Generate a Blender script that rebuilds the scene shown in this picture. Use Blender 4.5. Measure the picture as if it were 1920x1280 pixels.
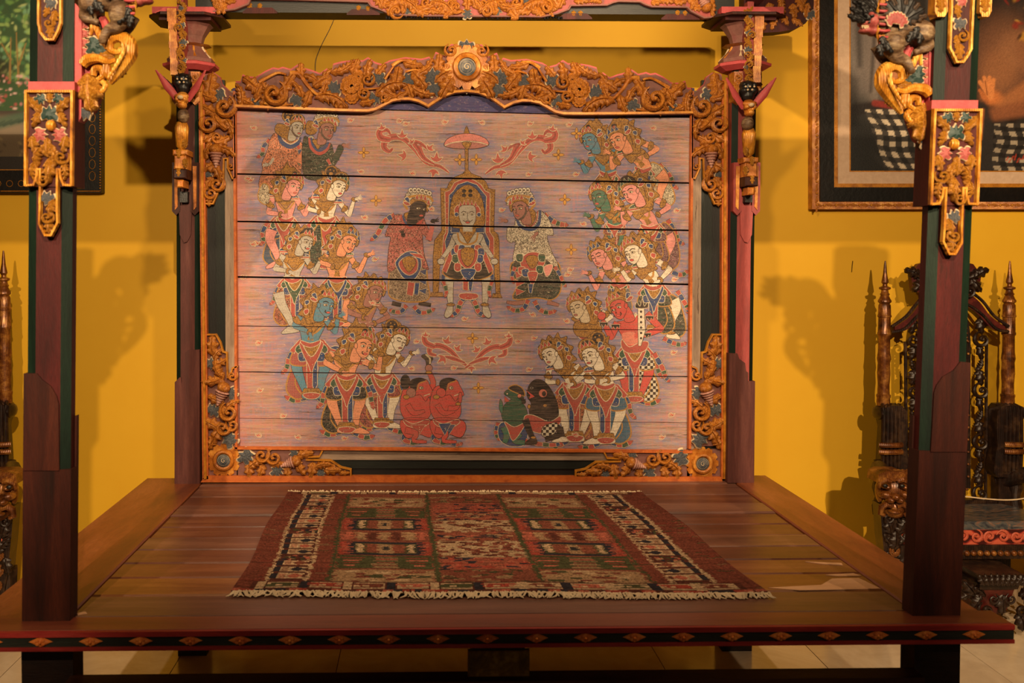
import bpy, bmesh, math, random
import numpy as np
from mathutils import Vector, Matrix
random.seed(7)
for o in list(bpy.data.objects):
    bpy.data.objects.remove(o)
SC = bpy.context.scene
COL = SC.collection
R = math.radians

# ---------------------------------------------------------------- camera
F = 1867.0; PPX = 834.0; PPY = 540.0; YAW = R(1.2); PIT = R(1.7)
CAM = Vector((0, 0, 1.50))
fw = Vector((math.sin(YAW)*math.cos(PIT), math.cos(YAW)*math.cos(PIT), -math.sin(PIT)))
rt = Vector((math.cos(YAW), -math.sin(YAW), 0)); up = rt.cross(fw)
cam = bpy.data.cameras.new('camera'); camo = bpy.data.objects.new('camera', cam); COL.objects.link(camo)
M = Matrix((rt, up, -fw)).transposed().to_4x4(); M.translation = CAM; camo.matrix_world = M
cam.sensor_width = 36; cam.lens = F/1920*36
cam.shift_x = (960-PPX)/1920; cam.shift_y = (PPY-640)/1920
cam.dof.use_dof = True; cam.dof.focus_distance = 3.8; cam.dof.aperture_fstop = 5.0
cam.clip_start = 0.05
SC.camera = camo

# ---------------------------------------------------------------- light
SC.view_settings.view_transform = 'Standard'; SC.view_settings.look = 'None'
SC.view_settings.gamma = 1; SC.view_settings.use_curve_mapping = False
SC.view_settings.exposure = 0.2
wd = bpy.data.worlds.new('world'); SC.world = wd; wd.use_nodes = True
wd.node_tree.nodes['Background'].inputs[0].default_value = (1, .72, .45, 1)
wd.node_tree.nodes['Background'].inputs[1].default_value = .11
WARM = (1.0, .74, .45)
def spot(loc, tgt, watt, deg, blend=.35, rad=.03, col=WARM):
    l = bpy.data.lights.new('spotlight', 'SPOT'); l.energy = watt; l.color = col
    l.spot_size = R(deg); l.spot_blend = blend; l.shadow_soft_size = rad
    o = bpy.data.objects.new('spotlight', l); COL.objects.link(o); o.location = loc
    o.rotation_euler = (Vector(tgt)-Vector(loc)).to_track_quat('-Z', 'Y').to_euler()
    return o
# two lamps on the back of the front beam wash the painted panel
spot((-.45, 2.56, 2.33), (.05, 3.8, 1.45), 52, 140, .6, .025)
spot((.74, 2.56, 2.33), (.25, 3.8, 1.45), 52, 140, .6, .025)
# ceiling track spots in front of the pavilion
spot((.10, -.5, 3.0), (-2.15, 4.5, 1.6), 430, 48, .55, .02)
spot((.30, -.5, 3.0), (2.55, 4.5, 1.6), 520, 48, .55, .02)
spot((-1.0, -.8, 2.72), (-2.0, 4.5, .95), 470, 46, .6, .02)
spot((1.5, -.8, 2.72), (2.6, 4.5, .95), 600, 46, .6, .02)
spot((.40, -.5, 3.0), (.35, 4.5, 2.85), 950, 26, .9, .02)
# steeper spots on the front posts and brackets
spot((-1.55, .3, 3.1), (-.80, 2.33, 1.75), 130, 40, .8, .03)
spot((2.05, .3, 3.1), (1.15, 2.33, 1.75), 130, 40, .8, .03)

# ---------------------------------------------------------------- pixel helpers
def ray(x, y): return fw + rt*((x-PPX)/F) - up*((y-PPY)/F)
def G(x, y, z):
    d = ray(x, y); return CAM + d*((z-CAM.z)/d.z)
def P(x, y, Y):
    d = ray(x, y); return CAM + d*(Y/d.y)
def PS(Y): return Y/F           # metres for one pixel at depth Y

# ---------------------------------------------------------------- objects
WL = {}
def wloc(o): return WL.get(o.name, Vector((0, 0, 0))) if o else Vector((0, 0, 0))
def reg(o, parent, loc):
    COL.objects.link(o)
    loc = Vector(loc)
    if parent: o.parent = parent
    o.location = loc - wloc(parent)
    WL[o.name] = loc
    return o
def tag(o, label=None, cat=None, group=None, kind=None):
    if label: o['label'] = label
    if cat: o['category'] = cat
    if group: o['group'] = group
    if kind: o['kind'] = kind
    return o
def thing(name, label, cat, loc, group=None):
    o = bpy.data.objects.new(name, None); o.empty_display_size = .05
    reg(o, None, loc); return tag(o, label, cat, group)
def inst(name, mesh, parent, loc, rot=(0, 0, 0), sc=1.0):
    o = bpy.data.objects.new(name, mesh); reg(o, parent, loc)
    o.rotation_euler = rot
    o.scale = (sc, sc, sc) if not hasattr(sc, '__len__') else sc
    return o

class MB:
    def __init__(s): s.v = []; s.f = []; s.mi = []; s.m = 0
    def add(s, vs, fs):
        n = len(s.v); s.v += [Vector(a) for a in vs]
        for f in fs: s.f.append([i+n for i in f]); s.mi.append(s.m)
        return s
    def box(s, a, b):
        x0, y0, z0 = a; x1, y1, z1 = b
        return s.add([(x0,y0,z0),(x1,y0,z0),(x1,y1,z0),(x0,y1,z0),(x0,y0,z1),(x1,y0,z1),(x1,y1,z1),(x0,y1,z1)],
              [(0,3,2,1),(4,5,6,7),(0,1,5,4),(1,2,6,5),(2,3,7,6),(3,0,4,7)])
    def bevbox(s, a, b, c):
        # box with chamfered edges along all sides of the front / top: frustum cap style
        x0,y0,z0=a; x1,y1,z1=b
        vs=[]
        for y,d in ((y0,c),(y0+c,0),(y1,0)):
            vs+=[(x0+d,y,z0+d),(x1-d,y,z0+d),(x1-d,y,z1-d),(x0+d,y,z1-d)]
        fs=[(0,1,2,3)]
        for k in (0,4):
            for i in range(4):
                j=(i+1)%4; fs.append((k+j,k+i,k+4+i,k+4+j))
        fs.append((11,10,9,8))
        return s.add(vs,fs)
    def prism(s, pts, y0, y1):           # pts (x,z) outline, extruded in y
        n = len(pts)
        vs = [(x, y0, z) for x, z in pts]+[(x, y1, z) for x, z in pts]
        fs = [list(range(n)), list(range(2*n-1, n-1, -1))]
        for i in range(n):
            j = (i+1) % n; fs.append((j, i, n+i, n+j))
        return s.add(vs, fs)
    def pxprism(s, px, Y, d, bev=0):          # outline in photo pixels at plane Y, thickness d backwards
        pts = [P(x, y, Y) for x, y in px]
        return s.prism([(p.x, p.z) for p in pts], Y, Y+d)
    def zprism(s, pts, z0, z1):
        n = len(pts)
        vs = [(x, y, z0) for x, y in pts]+[(x, y, z1) for x, y in pts]
        fs = [list(range(n-1, -1, -1)), list(range(n, 2*n))]
        for i in range(n):
            j = (i+1) % n; fs.append((i, j, n+j, n+i))
        return s.add(vs, fs)
    def lathe(s, prof, c, n=16, axis='z', sq=1.0):
        vs = []; fs = []
        for r, h in prof:
            for k in range(n):
                a = 2*math.pi*(k+.5)/n
                q = (c[0]+r*math.cos(a), c[1]+r*math.sin(a)*sq, c[2]+h) if axis == 'z' else (c[0]+r*math.cos(a), c[1]+h, c[2]+r*math.sin(a))
                vs.append(q)
        m = len(prof)
        for i in range(m-1):
            for k in range(n):
                l = (k+1) % n
                q = (i*n+k, i*n+l, (i+1)*n+l, (i+1)*n+k)
                fs.append(q if axis == 'z' else q[::-1])
        a = list(range(n)); b = list(range((m-1)*n, m*n))
        fs += [a[::-1], b] if axis == 'z' else [a, b[::-1]]
        return s.add(vs, fs)
    def tube(s, path, rad, n=8, flat=1.0, up=(0, -1, 0)):
        path = [Vector(p) for p in path]; m = len(path)
        if not hasattr(rad, '__len__'): rad = [rad]*m
        U = Vector(up); vs = []; fs = []
        for i, p in enumerate(path):
            t = (path[min(i+1, m-1)]-path[max(i-1, 0)])
            if t.length < 1e-9: t = Vector((0, 0, 1))
            t.normalize()
            a = t.cross(U)
            if a.length < 1e-4: a = t.cross(Vector((1, 0, 0)))
            a.normalize(); b = t.cross(a)
            for k in range(n):
                w = 2*math.pi*k/n
                vs.append(p+a*(math.cos(w)*rad[i])+b*(math.sin(w)*rad[i]*flat))
        for i in range(m-1):
            for k in range(n):
                l = (k+1) % n; fs.append((i*n+l, i*n+k, (i+1)*n+k, (i+1)*n+l))
        fs += [list(range(n)), list(range(m*n-1, (m-1)*n-1, -1))]
        return s.add(vs, fs)
    def ball(s, c, r, n=10, m=6):
        if not hasattr(r, '__len__'): r = (r, r, r)
        vs = [(c[0], c[1], c[2]-r[2])]; fs = []
        for i in range(1, m):
            a = math.pi*i/m
            for k in range(n):
                b = 2*math.pi*k/n
                vs.append((c[0]+r[0]*math.sin(a)*math.cos(b), c[1]+r[1]*math.sin(a)*math.sin(b), c[2]-r[2]*math.cos(a)))
        vs.append((c[0], c[1], c[2]+r[2])); L = len(vs)-1
        for k in range(n):
            l = (k+1) % n; fs.append((0, 1+l, 1+k)); fs.append((L, L-n+k, L-n+l))
        for i in range(m-2):
            for k in range(n):
                l = (k+1) % n; a = 1+i*n; fs.append((a+k, a+l, a+n+l, a+n+k))
        return s.add(vs, fs)
    def mesh(s, name, mats, c=(0, 0, 0), smooth=False, ang=40):
        c = Vector(c)
        me = bpy.data.meshes.new(name); me.from_pydata([v-c for v in s.v], [], s.f)
        if not isinstance(mats, (list, tuple)): mats = [mats]
        for m in mats: me.materials.append(m)
        if len(mats) > 1:
            me.polygons.foreach_set('material_index', s.mi)
        bm = bmesh.new(); bm.from_mesh(me)
        bmesh.ops.recalc_face_normals(bm, faces=bm.faces)
        if smooth:
            for f in bm.faces: f.smooth = True
            for e in bm.edges:
                if len(e.link_faces) == 2 and e.calc_face_angle(0) > R(ang): e.smooth = False
        bm.to_mesh(me); bm.free()
        return me
    def build(s, name, mats, parent=None, smooth=False, loc=None, ang=40):
        if loc is None:
            lo = [min(v[i] for v in s.v) for i in range(3)]; hi = [max(v[i] for v in s.v) for i in range(3)]
            loc = [(lo[i]+hi[i])/2 for i in range(3)]
            if parent is None: loc[2] = lo[2]
        me = s.mesh(name, mats, loc, smooth, ang)
        o = bpy.data.objects.new(name, me)
        return reg(o, parent, loc)

def cat(pts, n=6, closed=False):
    """Catmull-Rom through 2D / 3D points"""
    pts = [Vector(p) for p in pts]; m = len(pts); out = []
    rng = range(m if closed else m-1)
    for i in rng:
        if closed: a, b, c, d = pts[i-1], pts[i], pts[(i+1) % m], pts[(i+2) % m]
        else: a, b, c, d = pts[max(i-1, 0)], pts[i], pts[i+1], pts[min(i+2, m-1)]
        for k in range(n):
            t = k/n
            out.append(.5*((2*b)+(c-a)*t+(2*a-5*b+4*c-d)*t*t+(3*b-a-3*c+d)*t**3))
    if not closed: out.append(pts[-1])
    return out

# ---------------------------------------------------------------- materials
def lin(h):
    if isinstance(h, str):
        h = h.lstrip('#'); h = [int(h[i:i+2], 16)/255 for i in (0, 2, 4)]
        return tuple((c/12.92 if c <= .04045 else ((c+.055)/1.055)**2.4) for c in h)
    return tuple(h)
def c4(h): return (*lin(h), 1)
class NT:
    def __init__(s, name):
        s.m = bpy.data.materials.new(name); s.m.use_nodes = True; s.t = s.m.node_tree
        s.b = s.t.nodes['Principled BSDF']; s._c = None
    def n(s, ty, **k):
        o = s.t.nodes.new(ty)
        for a, b in k.items(): setattr(o, a, b)
        return o
    def l(s, a, b): s.t.links.new(a, b)
    def coord(s, sc=(1, 1, 1), rot=(0, 0, 0)):
        if s._c is None: s._c = s.n('ShaderNodeTexCoord')
        m = s.n('ShaderNodeMapping'); m.inputs['Scale'].default_value = sc; m.inputs['Rotation'].default_value = rot
        oi = s.n('ShaderNodeObjectInfo'); ml = s.n('ShaderNodeMath', operation='MULTIPLY'); ml.inputs[1].default_value = 37
        s.l(oi.outputs['Random'], ml.inputs[0])
        cb = s.n('ShaderNodeCombineXYZ')
        for i in range(3): s.l(ml.outputs[0], cb.inputs[i])
        s.l(s._c.outputs['Object'], m.inputs[0]); 
        ad = s.n('ShaderNodeVectorMath', operation='ADD'); s.l(m.outputs[0], ad.inputs[0]); s.l(cb.outputs[0], ad.inputs[1])
        return ad.outputs[0]
    def noise(s, vec, scale, det=4, rough=.6, dist=0):
        o = s.n('ShaderNodeTexNoise'); o.inputs['Scale'].default_value = scale; o.inputs['Detail'].default_value = det
        o.inputs['Roughness'].default_value = rough; o.inputs['Distortion'].default_value = dist
        s.l(vec, o.inputs['Vector']); return o.outputs['Fac']
    def ramp(s, fac, stops):
        o = s.n('ShaderNodeValToRGB'); e = o.color_ramp.elements
        while len(e) < len(stops): e.new(.5)
        for i, (p, c) in enumerate(stops):
            e[i].position = p; e[i].color = c4(c) if not isinstance(c, (int, float)) else (c, c, c, 1)
        s.l(fac, o.inputs[0]); return o.outputs[0]
    def mix(s, fac, a, b, mode='MIX'):
        o = s.n('ShaderNodeMix', data_type='RGBA', blend_type=mode)
        for v, i in ((fac, 0), (a, 6), (b, 7)):
            if isinstance(v, bpy.types.NodeSocket): s.l(v, o.inputs[i])
            elif i == 0: o.inputs[0].default_value = v
            else: o.inputs[i].default_value = c4(v)
        return o.outputs[2]
    def bump(s, h, strength=.3, dist=.01, nrm=None):
        o = s.n('ShaderNodeBump'); o.inputs['Strength'].default_value = strength; o.inputs['Distance'].default_value = dist
        s.l(h, o.inputs['Height'])
        if nrm: s.l(nrm, o.inputs['Normal'])
        return o.outputs[0]
    def out(s, col=None, rough=.6, nrm=None, metal=0, spec=.4):
        b = s.b
        if col is not None:
            if isinstance(col, bpy.types.NodeSocket): s.l(col, b.inputs['Base Color'])
            else: b.inputs['Base Color'].default_value = c4(col)
        if isinstance(rough, bpy.types.NodeSocket): s.l(rough, b.inputs['Roughness'])
        else: b.inputs['Roughness'].default_value = rough
        b.inputs['Metallic'].default_value = metal; b.inputs['Specular IOR Level'].default_value = spec
        if nrm: s.l(nrm, b.inputs['Normal'])
        return s.m
def grain(name, cols, sc=(1, 1, 1), scale=6, rough=.5, bump=.2, metal=0, wear=None, wearamt=.62, spec=.4, fine=60, bd=.004):
    """mottled / grained surface: three colour stops, optional wear showing a second colour"""
    t = NT(name); v = t.coord(sc); f = t.noise(v, scale, 6, .62, .4)
    n = len(cols); c = t.ramp(f, [(.3+.4*i/max(n-1, 1), cols[i]) for i in range(n)])
    f2 = t.noise(t.coord(sc), fine, 3, .7)
    c = t.mix(t.ramp(f2, [(.35, 0.0), (.75, .55)]), c, cols[0])
    if wear:
        w = t.noise(t.coord((sc[0]*.8, sc[1]*.8, sc[2]*.8)), scale*2.3, 7, .72)
        c = t.mix(t.ramp(w, [(wearamt, 0.0), (wearamt+.06, .85)]), c, wear)
    return t.out(c, rough, t.bump(f2, bump, bd), metal, spec)

# wood and paint
M_FLOOR = [grain('platform_wood_%d' % i, c, (.55, 7, 7), 2.2, .36, .12, spec=.5, fine=30) for i, c in enumerate((
    ['#402116', '#5c3222', '#6e442e'], ['#4f2a1a', '#6f3f25', '#845234'], ['#45291f', '#623d30', '#7a523f'], ['#542d14', '#784722', '#8c5b30']))]
M_RAILW = grain('platform_rail_wood', ['#4e2413', '#70371a', '#85482a'], (3, .6, 3), 3, .38, .12, spec=.5)
M_RAILX = grain('platform_front_wood', ['#5a2718', '#7a3a24', '#8b4a2e'], (.5, 5, 5), 3, .4, .12, spec=.5)
M_SAP = grain('pale_sapwood', ['#b98a66', '#d2a682'], (1, 4, 4), 5, .5, .1)
M_DARKW = grain('dark_post_wood', ['#1d0a06', '#33120a', '#451c10'], (9, 9, .8), 3, .5, .2, wear='#6d2318', wearamt=.66, spec=.22)
M_BASEW = grain('faded_post_wood', ['#361915', '#4c2520', '#61362e'], (9, 9, .9), 3, .6, .2, wear='#a08068', wearamt=.72, spec=.25)
M_REDP = grain('faded_red_paint', ['#6a2524', '#8b3531', '#9a4540'], (5, 5, .8), 4, .55, .15, wear='#4a1f18', wearamt=.6)
M_REDD = grain('dark_red_paint', ['#260908', '#3e100f', '#4f1714'], (5, 5, .7), 4, .55, .15, wear='#2e0f0b', wearamt=.6, spec=.2)
M_PINK = grain('rose_red_paint', ['#8f3034', '#ab4344', '#a03c3c'], (3, 3, 3), 7, .6, .12, wear='#7d4a42', wearamt=.66)
M_MAUVE = grain('mauve_ground_paint', ['#5e3a34', '#754c43', '#6b3633'], (2, 2, 2), 9, .7, .15)
M_GREEN = grain('dark_green_paint', ['#07110b', '#0d1d14', '#14281b'], (5, 5, .7), 4, .55, .15, wear='#7a3a26', wearamt=.7, spec=.2)
M_GREENK = grain('blackish_green_paint', ['#080a07', '#0e120c', '#161b13'], (6, 6, .5), 5, .5, .15, wear='#4a3a2c', wearamt=.71)
M_BLACK = grain('worn_black_paint', ['#070605', '#0c0a09', '#15110e'], (6, 6, .5), 5, .5, .15, wear='#3a2c22', wearamt=.7)
M_GREY = grain('weathered_grey_strip', ['#6b5548', '#907a68', '#a58d78'], (7, 7, .5), 6, .75, .3, wear='#4c382e', wearamt=.6)
M_GREYX = grain('weathered_grey_strip_flat', ['#6b5548', '#907a68', '#a58d78'], (.5, 7, 7), 6, .75, .3, wear='#4c382e', wearamt=.6)
M_BLACKX = grain('worn_black_paint_flat', ['#070605', '#0c0a09', '#15110e'], (.5, 6, 6), 5, .5, .15, wear='#3a2c22', wearamt=.7)
M_GREENKX = grain('blackish_green_paint_flat', ['#080a07', '#0e120c', '#161b13'], (.5, 6, 6), 5, .5, .15, wear='#4a3a2c', wearamt=.71)
M_ORANGE = grain('ochre_moulding', ['#8a3f14', '#b45a1e', '#bf6a28'], (4, 4, 4), 8, .5, .12, wear='#d08a3a', wearamt=.68)
M_GOLDM = grain('gilded_moulding', ['#8a5212', '#b9761c', '#cd8c2c'], (3, 3, 3), 9, .42, .12, metal=.15)
M_BRASS = grain('old_brass', ['#4a3512', '#7a5c22', '#a8843c'], (3, 3, 3), 9, .38, .2, metal=.25)
def goldleaf(name, cols, wv=95, rough=.42, metal=.15, bs=.55):
    t = NT(name); v = t.coord((1, 1, 1)); f = t.noise(v, 22, 5, .65)
    c = t.ramp(f, [(.3, cols[0]), (.5, cols[1]), (.68, cols[2])])
    w = t.n('ShaderNodeTexWave'); w.inputs['Scale'].default_value = wv; w.inputs['Distortion'].default_value = 5
    w.inputs['Detail'].default_value = 1; w.inputs['Detail Scale'].default_value = .35
    t.l(t._c.outputs['Object'], w.inputs['Vector'])
    c = t.mix(t.ramp(w.outputs['Fac'], [(0, .25), (.3, 0.0)]), c, cols[0])
    return t.out(c, rough, t.bump(w.outputs['Fac'], bs, .0022), metal, .5)
M_GOLD = goldleaf('carved_gold', ['#74390e', '#b0671e', '#dc9a42'], 80, .36, .1, .45)
M_GOLDB = goldleaf('bright_carved_gold', ['#7a4510', '#c07c20', '#e8ae4c'], 60, .36, .15, .7)
M_BLUEL = goldleaf('carved_slate_blue', ['#2a2e34', '#4a4e55', '#7f7a74'], 120, .6, 0)
M_CREAM = grain('cream_edge_paint', ['#b59a78', '#d3bd9a'], (3, 3, 3), 10, .6, .1)
M_GREENL = grain('carved_green_leaf', ['#122320', '#1d3430', '#2b453e'], (4, 4, 4), 8, .45, .2)
M_PINKC = grain('carved_rose', ['#6e2c2a', '#97443f', '#b5665c'], (4, 4, 4), 8, .5, .2)
M_FUR = grain('carved_fur', ['#2a1a10', '#6a5038', '#a08868'], (3, 3, 7), 9, .55, .4, fine=40)
M_BLK = grain('black_lacquer', ['#0c0a09', '#171413', '#242020'], (3, 3, 3), 9, .4, .2)
M_THRONE = goldleaf('dark_throne_wood', ['#0f0806', '#21120c', '#3f2a1a'], 34, .36, .1, .16)
M_THRG = goldleaf('gilt_throne_wood', ['#2e1508', '#6a3914', '#a87030'], 40, .34, .3, .2)
M_THRR = grain('dark_red_lacquer', ['#2e0d0b', '#4e1712', '#64281c'], (3, 3, 3), 8, .35, .1)
M_DARK = grain('very_dark_wood', ['#150a06', '#22110a', '#301a10'], (1, 4, 4), 6, .5, .2)
M_DARKB = grain('dark_brown_beam', ['#2c140a', '#44220f', '#563017'], (.6, 5, 5), 5, .45, .2)
# ================================================================ ROOM
ZP = .65                     # platform top
YW = 4.52                    # back wall
t = NT('yellow_wall'); v = t.coord((1, 1, 1))
c = t.mix(t.ramp(t.noise(v, 1.6, 5, .6), [(.35, 0.0), (.7, .6)]), '#d09c1a', '#d9a824')
M_WALL = t.out(c, .62, t.bump(t.noise(t.coord(), 70, 3), .06, .003), 0, .3)
t = NT('floor_tile'); v = t.coord((1, 1, 1))
c = t.ramp(t.noise(v, 3, 6, .65, 1), [(.3, '#b9a184'), (.55, '#cdb698'), (.75, '#d9c5a8')])
M_TILE = t.out(c, .16, None, 0, .5)
M_GROUT = grain('tile_grout', ['#3a2c20', '#4a3a2b'], scale=9, rough=.9)
M_CEIL = grain('ceiling_paint', ['#6a4a2c', '#7a5632'], scale=3, rough=.9)
tag(MB().box((-5, YW, 0), (6, YW+.12, 3.5)).build('wall_back', M_WALL), kind='structure')
tag(MB().box((-5.1, -3.2, 0), (-5, YW+.12, 3.5)).build('wall_left', M_WALL), kind='structure')
tag(MB().box((6, -3.2, 0), (6.1, YW+.12, 3.5)).build('wall_right', M_WALL), kind='structure')
tag(MB().box((-5.1, -3.3, 3.5), (6.1, YW+.12, 3.58)).build('ceiling', M_CEIL), kind='structure')
fl = tag(MB().box((-5, -3.2, -.06), (6, YW, -.006)).build('floor', M_GROUT), kind='structure')
TS = .6
tm = MB().zprism([(0.0015, .0015), (TS-.0015, .0015), (TS-.0015, TS-.0015), (.0015, TS-.0015)], -.006, 0).mesh('tile', M_TILE)
for i in range(-8, 9):
    for j in range(5):
        inst('tile', tm, fl, (.28+i*TS, YW-.02-(j+1)*TS, 0))

# ================================================================ PLATFORM
pf = thing('platform', 'wide dark wooden plank platform with a red and black diamond-studded front edge', 'platform', (.15, 3.05, 0))
XL, XR, YF, YB = -1.075, 1.372, 2.268, 3.86
SL, SR = -.845, 1.185             # inner seams
def board(x0, x1, y0, y1, z0, z1, mat, name, parent, ch=.004, skew=0):
    b = MB(); vs = []
    for z, d in ((z0, 0), (z1-ch, 0), (z1, ch)):
        vs += [(x0+d, y0+d, z), (x1-d, y0+d+skew, z), (x1-d, y1-d+skew, z), (x0+d, y1-d, z)]
    fs = [(3, 2, 1, 0), (8, 9, 10, 11)]
    for k in (0, 4):
        for i in range(4):
            j = (i+1) % 4; fs.append((k+i, k+j, k+4+j, k+4+i))
    return b.add(vs, fs).build(name, mat, parent)
ysp = [1151, 1111, 1078, 1051, 1026, 1003, 982, 962, 944, 927, 907]
yy = [G(900, y, ZP).y for y in ysp]
random.seed(3)
for k in range(len(yy)-1):
    board(SL+.002, SR-.002, yy[k]+.0022, yy[k+1]-.0022, ZP-.03, ZP+(random.uniform(-.005, .001) if k > 3 else random.uniform(-.0012, 0)), M_FLOOR[(2, 3, 1, 0, 2, 0, 0, 2, 0, 2)[k]], 'floorboard', pf, .006)
board(SL+.002, SR-.002, yy[-1]+.001, YB, ZP-.03, ZP-.001, M_FLOOR[2], 'floorboard', pf)
board(XL, SL, yy[0]-.02, YB, ZP-.04, ZP, M_RAILW, 'side_rail', pf)
board(SR, XR-.03, yy[0]-.02, YB, ZP-.04, ZP, M_RAILW, 'side_rail', pf)
fr = board(XL-.02, XR, YF, yy[0], ZP-.043, ZP+.001, M_RAILX, 'front_rail', pf, .003)
tag(fr, 'front rail with a dark painted band and orange diamonds')
M_BAND = grain('band_black_green', ['#181612', '#24251e', '#32342b'], (.5, 4, 4), 6, .5, .2, wear='#5a2418', wearamt=.64)
M_REDE = grain('band_red_edge', ['#7d1c18', '#a52e27', '#b84038'], (.6, 4, 4), 6, .5, .15, wear='#c48a62', wearamt=.74)
M_DIA = grain('diamond_orange', ['#c05a1e', '#e08034', '#ee9a48'], (2, 2, 2), 20, .45, .2)
z0, z1 = ZP-.043, ZP-.003
MB().box((XL-.02, YF-.004, z0+.008), (XR, YF, z1-.009)).build('dark_band', M_BAND, fr)
MB().box((XL-.02, YF-.008, z1-.009), (XR, YF+.002, z1+.003)).build('red_edge', M_REDE, fr)
MB().box((XL-.02, YF-.008, z0-.001), (XR, YF+.002, z0+.008)).build('red_edge', M_REDE, fr)
d = MB(); w, h = .0275, .0125
d.add([(-w, 0, 0), (0, 0, -h), (w, 0, 0), (0, 0, h), (-w*.82, -.004, 0), (0, -.004, -h*.82), (w*.82, -.004, 0), (0, -.004, h*.82), (0, -.0065, 0)],
      [(0, 1, 5, 4), (1, 2, 6, 5), (2, 3, 7, 6), (3, 0, 4, 7), (4, 5, 8), (5, 6, 8), (6, 7, 8), (7, 4, 8)])
for k in range(4):
    a = math.pi/2*k+math.pi/4
    d.ball((.009*math.cos(a), -.0055, .0052*math.sin(a)), (.005, .002, .004), 6, 4)
d.ball((0, -.0075, 0), .0035, 8, 5)
dm = d.mesh('diamond', M_DIA)
x0 = P(76.5, 1199, YF-.004).x; x1 = P(1826, 1186, YF-.004).x
for k in range(-1, 21):
    x = x0+(x1-x0)*k/19
    if x < XR-.03: inst('diamond', dm, fr, (x, YF-.004, (z0+z1)/2))
# pale sapwood streaks on the right-hand boards
def sap(px, z=ZP+.0006):
    q = [G(x, y, z) for x, y in px]
    return MB().zprism([(p.x, p.y) for p in q][::-1], z-.0015, z).build('sapwood_streak', M_SAP, pf)
sap([(1440, 1101), (1540, 1096), (1560, 1084), (1610, 1083), (1652, 1103), (1500, 1106)])
sap([(1510, 1052), (1578, 1055), (1580, 1059), (1540, 1056)])
sap([(1548, 1077), (1600, 1074), (1615, 1079), (1570, 1079)])
sap([(143, 1149), (160, 1146), (163, 1149), (146, 1152)])
# underside: legs below, stretcher, hanging brass block
for (a, b, c, e) in ((-.945, -.825, 2.33, 2.40), (1.17, 1.28, 2.325, 2.395)):
    MB().box((a, c, 0), (b, e, ZP-.04)).build('leg', M_DARK, pf)
for (a, b) in ((P(335, 1230, 3.75).x, P(388, 1230, 3.75).x), (P(1357, 1230, 3.72).x, P(1413, 1230, 3.72).x)):
    MB().box((a, 3.74, 0), (b, 3.84, ZP-.03)).build('leg', M_DARK, pf)
MB().box((-.83, 2.275, .40), (1.17, 2.332, P(900, 1257, 2.335).z)).build('lower_stretcher', M_DARKB, pf)
q0 = P(877, 1268, 2.262); q1 = P(993, 1219, 2.262)
tag(MB().bevbox((q0.x, 2.258, q0.z), (q1.x, 2.274, q1.z), .003).build('hanging_block', M_BRASS, pf), 'rubbed brass-coloured block under the front edge')
MB().box((q0.x+.01, 2.272, q0.z+.01), (q1.x-.01, 2.36, ZP-.035)).build('block_tenon', M_DARK, pf)
q0 = P(1745, 1252, 2.45); q1 = P(1792, 1212, 2.45)
MB().tube([(q0.x+.01, 2.45, q0.z), (q0.x+.015, 2.45, q1.z), (q1.x, 2.45, q1.z)], .018, 8).build('carved_bracket_scroll', M_GOLD, pf, True)
# ================================================================ POSTS
def octloft(mb, a, b, hw, ch, hy=None):
    """eight-sided shaft from a to b (x,y,z centres): faces alternate material 0 (face) / 1 (chamfer)"""
    vs = []
    for cx, cy, cz in (a, b):
        h = hw; k = hw-ch; g = hy or hw; m = g-ch*(g/hw)
        for x, y in ((-k, -g), (k, -g), (h, -m), (h, m), (k, g), (-k, g), (-h, m), (-h, -m)):
            vs.append((cx+x, cy+y, cz))
    for i in range(8):
        mb.m = i % 2
        j = (i+1) % 8; mb.add([vs[i], vs[j], vs[8+j], vs[8+i]], [(0, 1, 2, 3)])
    mb.m = 0; mb.add(vs[8:], [list(range(8))]); mb.add(vs[:8], [list(range(7, -1, -1))])
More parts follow.
